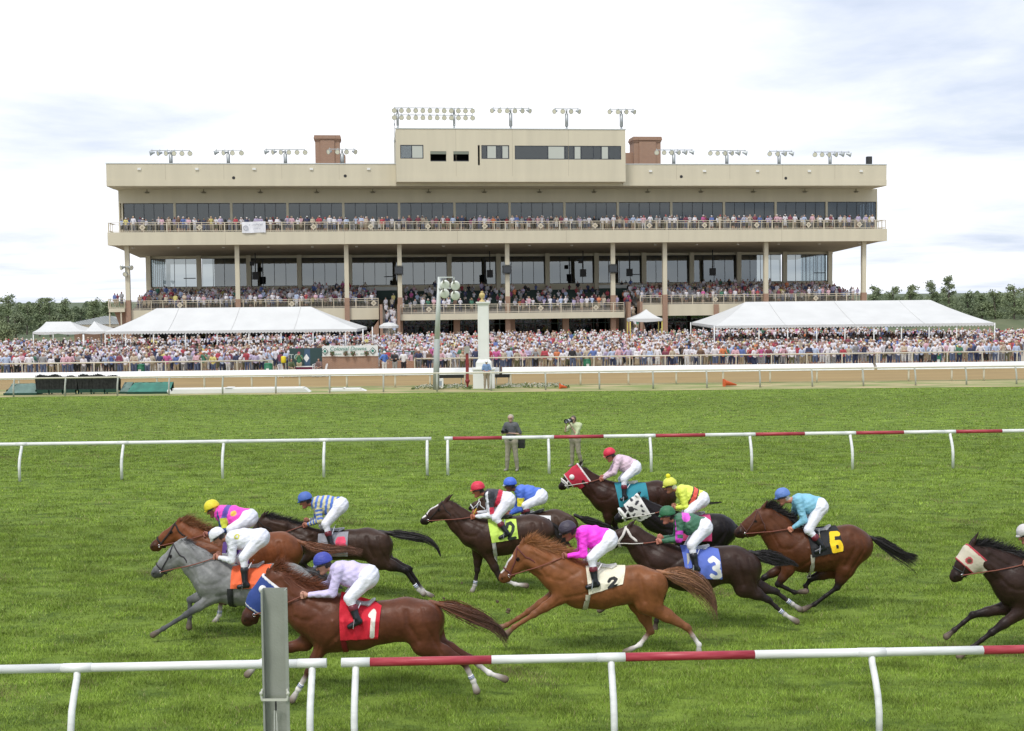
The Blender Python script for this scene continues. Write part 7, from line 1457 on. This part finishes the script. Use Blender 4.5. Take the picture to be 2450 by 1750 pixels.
HTW = [(x, 4 if i in (0, 4) else 2 if i in (3, 5, 6, 7) else 1) for i, x in enumerate(HT)]
SK = [(.48, .29, .21), (.42, .24, .17), (.52, .34, .26), (.38, .20, .14), (.20, .11, .07), (.12, .065, .045)]
def wch(r, L): 
    t = r.random() * sum(x[-1] for x in L)
    for x in L:
        t -= x[-1]
        if t <= 0: return x
    return L[-1]
def colorize(reg, sh, pt, ht, sk, shorts, sleeves, line=None):
    C = np.zeros((len(reg), 3)); C[reg == 0] = sk; C[reg == 1] = sh; C[reg == 2] = pt; C[reg == 3] = ht; C[reg == 4] = (.25, .23, .21) if shorts else (.05, .04, .035); C[reg == 5] = sk if shorts else pt; C[reg == 6] = sh if sleeves else sk; return C
crowdm = mat('crowd_clothes', (.5, .5, .5), .85, var=.10, vscale=14, vcol=True)
used = set(); NIND = [0]
def anchor(px):
    for lim, t in ((120, 'near the left edge'), (250, 'left of the small tents'), (400, 'behind the brush fences'), (520, 'under the left marquee front'), (652, 'left of the info board'), (1040, 'left of the lamp pole'), (1140, 'between lamp pole and white pillar'), (1300, 'right of the white pillar'), (1480, 'below the centre deck'), (1650, 'below the pop-up canopy'), (1850, 'right marquee left end'), (2050, 'before the right marquee'), (2250, 'under the right marquee'), (2400, 'near the marquee right end'), (9999, 'near the right edge')):
        if px < lim: return t
POSEW = {'down': '', 'face': 'hands raised to the face', 'rail': 'leaning on the rail', 'fold': 'arms folded', 'paper': 'holding a programme', 'wave': 'one arm raised', 'hip': 'hand on hip', 'walk': 'mid-step'}
def spectator(X, Y, z, r, where, group, poses, rowtag, rz=None, px=None, h=.036):
    for _ in range(80):
        sh, pt, ht = wch(r, SH), wch(r, PT), wch(r, HTW)[0]; pose = r.choice(poses); shorts = r.random() < .72; key = (where, sh[0], pt[0], shorts or (ht[0] == 'long'), ht[1])
        if key not in used: break
    used.add(key); k = r.uniform(.93, 1.07); skirt = ht[0] == 'long' and r.random() < .3
    if skirt: shorts = True
    V, F, reg, _ = template(pose, ht[0], h, False, skirt); C = colorize(reg, sh[1], pt[1], ht[2], r.choice(SK[:4] * 2 + SK[4:]), shorts, r.random() < .15)
    o = mesh_np('person', V * [k * r.uniform(.95, 1.12), k, k], F, crowdm, colors=C, loc=(X, Y, z)); o.rotation_euler = (0, 0, r.uniform(-.35, .35) if rz is None else rz)
    bot = 'skirt' if skirt else 'shorts' if shorts else 'trousers'; pw = POSEW[pose]
    lab = f"{sh[0]} top, {pt[0]} {bot}, {ht[1]}, {where}"; lab2 = f"{sh[0]} top, {pt[0]} {bot}, {ht[1]}" + (f", {pw}" if pw else '') + f", {where}"
    w_ = ('spectator in ' + lab2).split(); lab = ' '.join(w_) if len(w_) <= 16 else 'spectator in ' + lab
    tag(o, lab, 'person', group); NIND[0] += 1; return o
r = random.Random(21)
def clearpx(px): return 655 < px < 985
XMAX = 39.0
for row, (dy, step, rail_) in enumerate(((.42, .56, True), (1.35, .72, False))):
    X = -39.0
    while X < 39.0:
        Y = YA(X) + dy + r.uniform(-.12, .2); px = CX + X / Y * FPX
        if -10 < px < 2460 and not clearpx(px) and r.random() < (.88 if row == 0 else .82):
            spectator(X, Y, 0, r, anchor(px), 'spectators at the apron rail', ['rail', 'rail', 'down', 'fold', 'face', 'paper', 'hip'] if rail_ else ['down', 'face', 'paper', 'fold', 'wave', 'hip'], ('front' if row == 0 else 'second') + anchor(px))
        X += step * r.choice([.75, .85, 1.0, 1.15, 1.6])
# ---- the mass of the crowd as one object
MV, MF, MC, MN = [], [], [], 0
def mass(X, Y, z, r, sit=False, h=.085, rz=0.0, pose=None, dark=1.0):
    global MN
    sh, pt, ht = wch(r, SH), wch(r, PT), wch(r, HTW)[0]; pose = pose or r.choice(['down', 'face', 'fold', 'paper', 'down', 'rail'])
    if sit: pose = r.choice(['down', 'face'])
    V, F, reg, _ = template(pose, ht[0], h, sit); k = r.uniform(.92, 1.08); a = r.uniform(-.4, .4) + rz; c, s = math.cos(a), math.sin(a)
    Vx = V * k; W2 = np.empty_like(Vx); W2[:, 0] = Vx[:, 0] * c - Vx[:, 1] * s + X; W2[:, 1] = Vx[:, 0] * s + Vx[:, 1] * c + Y; W2[:, 2] = Vx[:, 2] + z
    MV.append(W2); MF.append(F + MN); MC.append(colorize(reg, sh[1], pt[1], ht[2], r.choice(SK), r.random() < .5, r.random() < .2)); MN += len(V)
# balcony front row
banch = ['left end', 'left part', 'left of the banner', 'right of the banner', 'left of centre', 'centre', 'right of centre', 'right part', 'right end']
u = .8
while u < W - 1:
    if r.random() < .86:
        p = bw(u, r.uniform(.5, .85), 12.63); ia = min(8, int(u / W * 9)); wh = 'balcony ' + banch[ia] if True else ''
        if NIND[0] >= 298: mass(p.x, p.y, p.z, r, rz=TH); u += .6; continue
        spectator(p.x, p.y, p.z, r, 'upper ' + wh, 'spectators on the upper balcony', ['rail', 'down', 'fold', 'face', 'paper'], 'balc' + str(ia), rz=TH + r.uniform(-.3, .3), h=.045)
    u += r.choice([.5, .6, .75, 1.0])
print('individual spectators', NIND[0])
def front_Y(X): return 134.5 + (X + 43) * math.tan(TH) - 1.5
y = 2.3; nm = 0
while y < 50:
    hw_ = (YA(0) + y) * .415; X = -hw_
    while X < hw_:
        Y = YA(X) + y + r.uniform(-.5, .5); px = CX + X / Y * FPX; ok = Y < front_Y(X) or px < 262 or px > 2125
        if px > 655 and px < 985 and y < 2.4: ok = False
        if (px < 262 or px > 2125) and Y > 128: ok = False
        if ok and r.random() < .86: mass(X, Y, 0, r, h=.065 if y < 12 else .085); nm += 1
        X += r.uniform(.45, .85) * (1 + y * .006)
    y += 1.15 + y * .018
def tierz(v, v0, z, zr_=5.65):
    if v < v0 + 2.6: return z - .05
    k = int((v - v0 - 2.6) / (14.3 - v0 - 2.6) * 10) + 1; return z + (zr_ - z) * k / 10
for (p0, p1, z, v0, dens) in ((320, 900, 4.38, 1.25, .93), (1540, 2065, 4.38, 1.25, .93), (965, 1485, 3.62, .2, .40)):
    a, b = ub(p0), ub(p1)
    for k in range(-1, 10):
        v = v0 + 1.0 if k < 0 else v0 + 2.6 + (14.3 - v0 - 2.6) * (k + .45) / 10; u = a
        while u < b:
            if r.random() < (dens if k >= 0 else .55 if dens > .8 else .8): q = bw(u, v + r.uniform(-.15, .15)); mass(q.x, q.y, tierz(v, v0, z), r, sit=(k >= 0 and r.random() < .84), h=.085, rz=TH); nm += 1
            u += r.uniform(.42, .62) if dens > .8 else r.uniform(.45, .9)
u = 1.0
while u < W - 1:
    if r.random() < .85: q = bw(u, r.uniform(1.2, 2.6)); mass(q.x, q.y, 12.63, r, rz=TH); nm += 1
    u += r.uniform(.35, .8)
u = W * .80
for (p0, p1) in ((908, 956), (1496, 1530)):
    for k in range(14):
        t = r.random(); u = ub(p0) + .5 + (ub(p1) - ub(p0) - 1) * r.random(); q = bw(u, -2.0 + t * 7.0); mass(q.x, q.y, (t * 16.2 + 1) * .26, r, rz=TH, pose='walk'); nm += 1
for u in (uB(262, 1.2, 715) + .5, uB(280, 1.2, 715), uB(290, 1.2, 715)): q = bw(u, 1.5); mass(q.x, q.y, 4.6, r)
for px in (1160, 1195, 1252, 1362, 1370, 1405, 1432, 1470, 965): u = uB(px, -.5, 370); q = bw(u, -.4); mass(q.x, q.y, pb_bot + .3 + 0.0, r, rz=TH)
o = mesh_np('crowd', np.concatenate(MV), np.concatenate(MF), crowdm, colors=np.concatenate(MC)); tag(o, 'dense crowd of spectators filling the apron, the seating decks and the balcony', 'crowd', kind='stuff')
print('mass', nm, MN)
# ---- attendants at the brick wall and the man at the pillar
def figure(loc, rz, j, sh, pt, ht, sk, shorts, label, group=None, h=.022, sleeves=False, h2=.020):
    """clothed figure: body (skin) plus shirt, trousers, shoes, hair as parts"""
    root = empty('person', loc, rz, label, 'person', group); B = person_body(j); k = j.get('s', 1.0); Bs = Body(); Bs.p = [(p[0], p[1], p[2] - .008, max(p[3] - .008, .008), p[4], p[5], p[6]) for p in B.p if p[6] != 3]
    V, F = Bs.mesh(h); C = np.tile(sk, (len(V), 1)); head = np.array(j.get('head', (0, -.03, 1.60)))
    for s in (-1, 1): C[np.linalg.norm(V - (head + [s * .033, -.085, .01]), axis=1) < .018] = (.03, .02, .015)
    C[np.linalg.norm(V - (head + [0, -.09, -.06]), axis=1) < .020] = (.28, .10, .08)
    parts = [(V, F, C)]
    for s in (-1, 1):
        ha = np.array(j.get('ha' + 'LR'[s > 0], (s * .24, -.08, .90))); el = np.array(j.get('el' + 'LR'[s > 0], (s * .25, 0, 1.14))); parts.append(hand_mesh(ha + (ha - el) / np.linalg.norm(ha - el) * .03, ha - el, (0, .3, -1), s, sk))
    Vj, Fj, Cj = join(parts); mesh_np('body', Vj * k, Fj, skinm, root, colors=Cj)
    def part(name, regs, col, infl, material, trim=None):
        Q = Body(); Q.p = []
        for p in B.p:
            if p[6] in regs:
                q = list(p)
                if p[6] == 1 and trim and np.linalg.norm(p[0] - p[1]) > .15 and abs(p[1][0]) > .2: q[1] = p[0] + (p[1] - p[0]) * trim; q[3] = p[2] + (p[3] - p[2]) * trim + .008
                Q.p.append(tuple(q))
        Vq, Fq = Q.mesh(h2, infl); fo = .005 * np.sin(Vq[:, 2] * 38 + 3 * np.sin(Vq[:, 0] * 17)) * np.sin(Vq[:, 0] * 31 + Vq[:, 2] * 9); c = Vq.mean(0); c_ = (Vq - c); c_[:, 2] = 0; Vq = Vq + c_ / (np.linalg.norm(c_, axis=1)[:, None] + .05) * fo[:, None]
        mesh_np(name, Vq * k, Fq, material, root, colors=np.tile(col, (len(Vq), 1)))
    part('shirt', (1, 6) if sleeves else (1,), sh, .010, silkm, None if sleeves else .85); part('trousers' if not shorts else 'shorts', (2,) if shorts else (2, 5), pt, .012, clothm); part('shoes', (4,), (.30, .27, .23), .008, leatherm); part('hair' if j.get('hat', 'hair') in ('hair', 'long') else 'cap', (3,), ht, .004, hairm if j.get('hat', 'hair') in ('hair', 'long') else clothm)
    return root
sk0 = (.50, .30, .22); j0 = dict(P_['down']); j0['hat'] = 'hair'
def fx(px, dy): X = at(px, 880, WYp + dy).x; return (X, WYp + dy, 0)
figure(fx(920, -.7), .5, dict(P_['hip'], hat='cap'), (.08, .18, .52), (.62, .60, .56), (.7, .7, .7), sk0, False, 'man in a blue polo shirt and white trousers before the paler brick wall', 'men standing before the paler brick wall', h=.03, h2=.03)
figure(fx(945, -.6), -.2, dict(P_['fold'], hat='cap'), (.02, .02, .025), (.30, .30, .28), (.6, .6, .6), sk0, True, 'man in a black top and grey shorts, middle of the three before the paler wall', 'men standing before the paler brick wall', h=.03, h2=.03, sleeves=True)
figure(fx(966, -.6), 0, dict(P_['hip'], hat='hair'), (.72, .72, .72), (.015, .015, .02), (.03, .02, .015), sk0, False, 'man in a white shirt and black trousers, right of the three before the paler wall', 'men standing before the paler brick wall', h=.03, h2=.03)
figure(fx(716, -.4), .1, dict(P_['face'], hat='cap'), (.05, .20, .10), (.42, .36, .24), (.3, .05, .08), sk0, True, 'man in a green shirt and khaki shorts with hands raised before the info board', h=.03, h2=.03)
figure(fx(697, -.7), .6, dict(SIT, hat='hair'), (.10, .13, .06), (.45, .38, .28), (.05, .04, .03), sk0, True, 'seated man in olive top and khaki shorts left of the maroon table', h=.03, h2=.03)
figure(fx(763, -.75), -.4, dict(SIT, hat='hair'), (.16, .10, .09), (.30, .24, .18), (.05, .04, .03), sk0, True, 'seated person in a brown top at the right end of the maroon table', h=.03, h2=.03)
px_, Yp = 1164.5, 73.0; pg = at(px_, 932, Yp)
figure((pg.x, Yp, 0), .1, dict(P_['fold'], hat='cap', haL=(.06, -.22, 1.05), haR=(-.06, -.22, 1.05)), (.17, .27, .46), (.33, .27, .20), (.74, .74, .72), sk0, False, 'man in a pale blue shirt, khaki trousers and white cap standing against the white pillar', h=.026, h2=.024)
# ---- two photographers
A_ = gnd(1224, 1127); hg = (1127 - 991) / (FPX / A_.y) / 1.745
jA = dict(hat='hair', s=hg, bulk=1.12, chest=(0, .0, 1.36), head=(0, -.05, 1.62), elL=(-.27, -.02, 1.16), elR=(.29, .02, 1.14), haL=(-.12, -.28, 1.22), haR=(-.02, -.26, 1.20), knL=(-.12, 0, .5), anL=(-.15, .02, .09), knR=(.13, .02, .5), anR=(.17, .04, .09))
figure((A_.x, A_.y, 0), -.25, jA, (.085, .09, .095), (.36, .32, .25), (.42, .36, .27), (.50, .31, .24), False, 'grey-haired photographer in a dark grey shirt holding a camera at the chest', 'photographers standing behind the far rail')
Bp = gnd(1376, 1117); hB = (1117 - 994) / (FPX / Bp.y) / 1.74
jB = dict(hat='hair', s=hB, bulk=1.08, chest=(.03, .02, 1.36), head=(-.03, -.06, 1.61), elL=(-.26, -.20, 1.22), elR=(.12, -.16, 1.12), haL=(-.17, -.33, 1.52), haR=(-.08, -.26, 1.50), knL=(-.10, 0, .5), anL=(-.12, .03, .09), knR=(.14, -.02, .5), anR=(.20, .10, .09))
figure((Bp.x, Bp.y, 0), -.45, jB, (.50, .56, .33), (.30, .27, .20), (.10, .075, .055), (.50, .31, .24), False, 'photographer in a pale green shirt raising a long-lensed camera to the face', 'photographers standing behind the far rail')
camb = mat('camera_black', (.015, .015, .017), .4); camg = mat('lens_grey', (.45, .45, .47), .35)
def camera_obj(loc, yaw, big, label):
    e = empty('camera', loc, yaw, label, 'camera', 'cameras held by the photographers'); mb = MB(); mb.box(-.075, .075, -.035, .035, -.055, .045); mb.box(-.03, .03, -.04, .03, .045, .08); mb.build('camera_body', camb, e)
    mb = MB(); L_ = .17 if big else .13; R1 = .06 if big else .042; mb.lathe((0, -.035, 0), [(R1 * .7, 0), (R1 * .7, .05), (R1, .08), (R1, L_), (R1 * .9, L_), (.001, L_ - .02)], 14, 0, (0, -1, 0)); mb.build('lens', camg if big else camb, e, smooth=True)
    mb = MB(); mb.lathe((0, -.035, 0), [(R1 * 1.1, L_ - .01), (R1 * 1.25, L_ + .06), (R1 * 1.1, L_ + .06), (R1, L_)], 14, 0, (0, -1, 0)); mb.build('lens_hood', camb, e, smooth=True)
camera_obj((A_.x - .06 * hg - .10, A_.y - .36, 1.27 * hg), -.5, False, 'black camera held at chest height by the grey-haired photographer')
camera_obj((Bp.x - .15, Bp.y - .24, 1.60 * hB), -.62, True, 'camera with a grey long lens held to the eye by the photographer in pale green')
bg_ = empty('shoulder_bag', (A_.x + .32, A_.y + .08, .86), -.2, 'black shoulder bag hanging at the hip of the grey-haired photographer', 'bag'); mb = MB(); mb.box(-.10, .10, -.08, .08, -.16, .12); mb.build('bag', camb, bg_); mb = MB(); mb.box(-.105, .105, -.09, .0, .0, .13); mb.build('flap', mat('bag_flap', (.03, .03, .03), .8), bg_)
mb = MB(); mb.tube([(0, 0, .1), (-.02, -.12, .4), (-.14, -.17, .62)], .012, 5); mb.build('strap', camb, bg_)
clodm = mat('torn_turf', (.10, .075, .04), .95, var=.4, vscale=20)
for px, py, Y, sz, lab in ((1216, 1462, 18.8, .045, 'brown clod of torn turf flying just ahead of the bright chestnut'), (1190, 1440, 19.0, .025, 'small clod of turf in the air behind the long chestnut tail'), (1105, 1395, 20.2, .02, 'tiny clod of turf in the air above the chestnut tail tip'), (1062, 1432, 22.0, .028, 'clod of turf kicked up behind the bandaged hind hoof of the dark bay')):
    c = at(px, py, Y); q_ = random.Random(px); mb = MB(); mb.lathe((0, 0, 0), [(.0, -sz)] + [(sz * (.6 + .5 * q_.random()), -sz + 2 * sz * k / 6) for k in range(1, 6)] + [(0, sz)], 8, 0, (.4, .3, 1)); tag(mb.build('turf_clod', clodm, loc=tuple(c)), lab, 'turf clod', 'clods of turf kicked up by hooves')
# ------------------------------------------------------------------ grass blades on the course
grs = np.random.RandomState(5)
def blades(Y0, Y1, dens, w_, hgt):
    area = .5 * (Y1 ** 2 - Y0 ** 2) * .86; n = int(area * dens); Y = np.sqrt(grs.rand(n) * (Y1 ** 2 - Y0 ** 2) + Y0 ** 2); X = (grs.rand(n) - .5) * .86 * Y
    cl = (np.sin(X * 2.1 + 1.3 * np.sin(Y * 1.7)) * np.sin(Y * 3.1 + X * .7 + 2 * np.sin(X * 1.3)) + np.sin(X * 5.3 + Y * 2.2) * np.sin(Y * 6.1 - X * 1.9) * .6 + grs.randn(n) * .35)
    keep = grs.rand(n) < np.clip(.60 + .36 * cl, .08, 1); X, Y, cl = X[keep], Y[keep], cl[keep]; n = len(X); a = grs.rand(n) * math.pi; L = hgt * (.55 + .6 * grs.rand(n)) * (1 + .28 * np.clip(cl, -1, 1.5)); lx, ly = grs.randn(n) * .45 * L, grs.randn(n) * .45 * L
    wx_, wy_ = np.cos(a) * w_ / 2, np.sin(a) * w_ / 2; V = np.stack([np.stack([X - wx_, Y - wy_, 0 * X], 1), np.stack([X + wx_, Y + wy_, 0 * X], 1), np.stack([X + lx, Y + ly, L], 1)], 1).reshape(-1, 3)
    base = np.array([(.215, .308, .043)]) * (.50 + .75 * grs.rand(n, 1)) * (1 + .08 * np.sin((Y - 36) * .36 + 1.57))[:, None] * (1 + .10 * np.clip(cl, -1, 1))[:, None]; dry = grs.rand(n) < .05; base[dry] = np.array((.36, .34, .15)) * (.7 + .5 * grs.rand(dry.sum(), 1)); lt_ = grs.rand(n) < .16; base[lt_] = np.array((.29, .40, .09)) * (.8 + .4 * grs.rand(lt_.sum(), 1))
    c2 = np.sin(X * .9 + 2 * np.sin(Y * .6)) * np.sin(Y * 1.3 + 1.5 * np.sin(X * .8)) + .25 * np.sin(X * 4.1 + Y * 3.3); wn_ = (grs.rand(n) < np.clip((c2 - .72) * 1.6, 0, .55)); base[wn_] = np.array((.25, .23, .10)) * (.6 + .6 * grs.rand(wn_.sum(), 1))
    return V, np.repeat(base, 3, 0)
gp = [blades(11.5, 19, 4200, .008, .048), blades(19, 30, 2000, .011, .048), blades(30, 46, 560, .021, .045), blades(46, 71, 120, .045, .035)]
V = np.concatenate([p[0] for p in gp]); C = np.concatenate([p[1] for p in gp]); F = np.arange(len(V)).reshape(-1, 3)
gm = mat('grass_blade', (.1, .2, .03), .75, vcol=True, spec=.2, var=.48, vscale=2.2, stretch=(.5, 1, 1))
gb_ = gm.node_tree.nodes['Principled BSDF']; gb_.inputs['Transmission Weight'].default_value = 0
o = mesh_np('grass', V, F, gm, colors=C, smooth=False); tag(o, 'mown green turf grass covering the racing lanes', 'grass', kind='stuff'); print('blades', len(F))
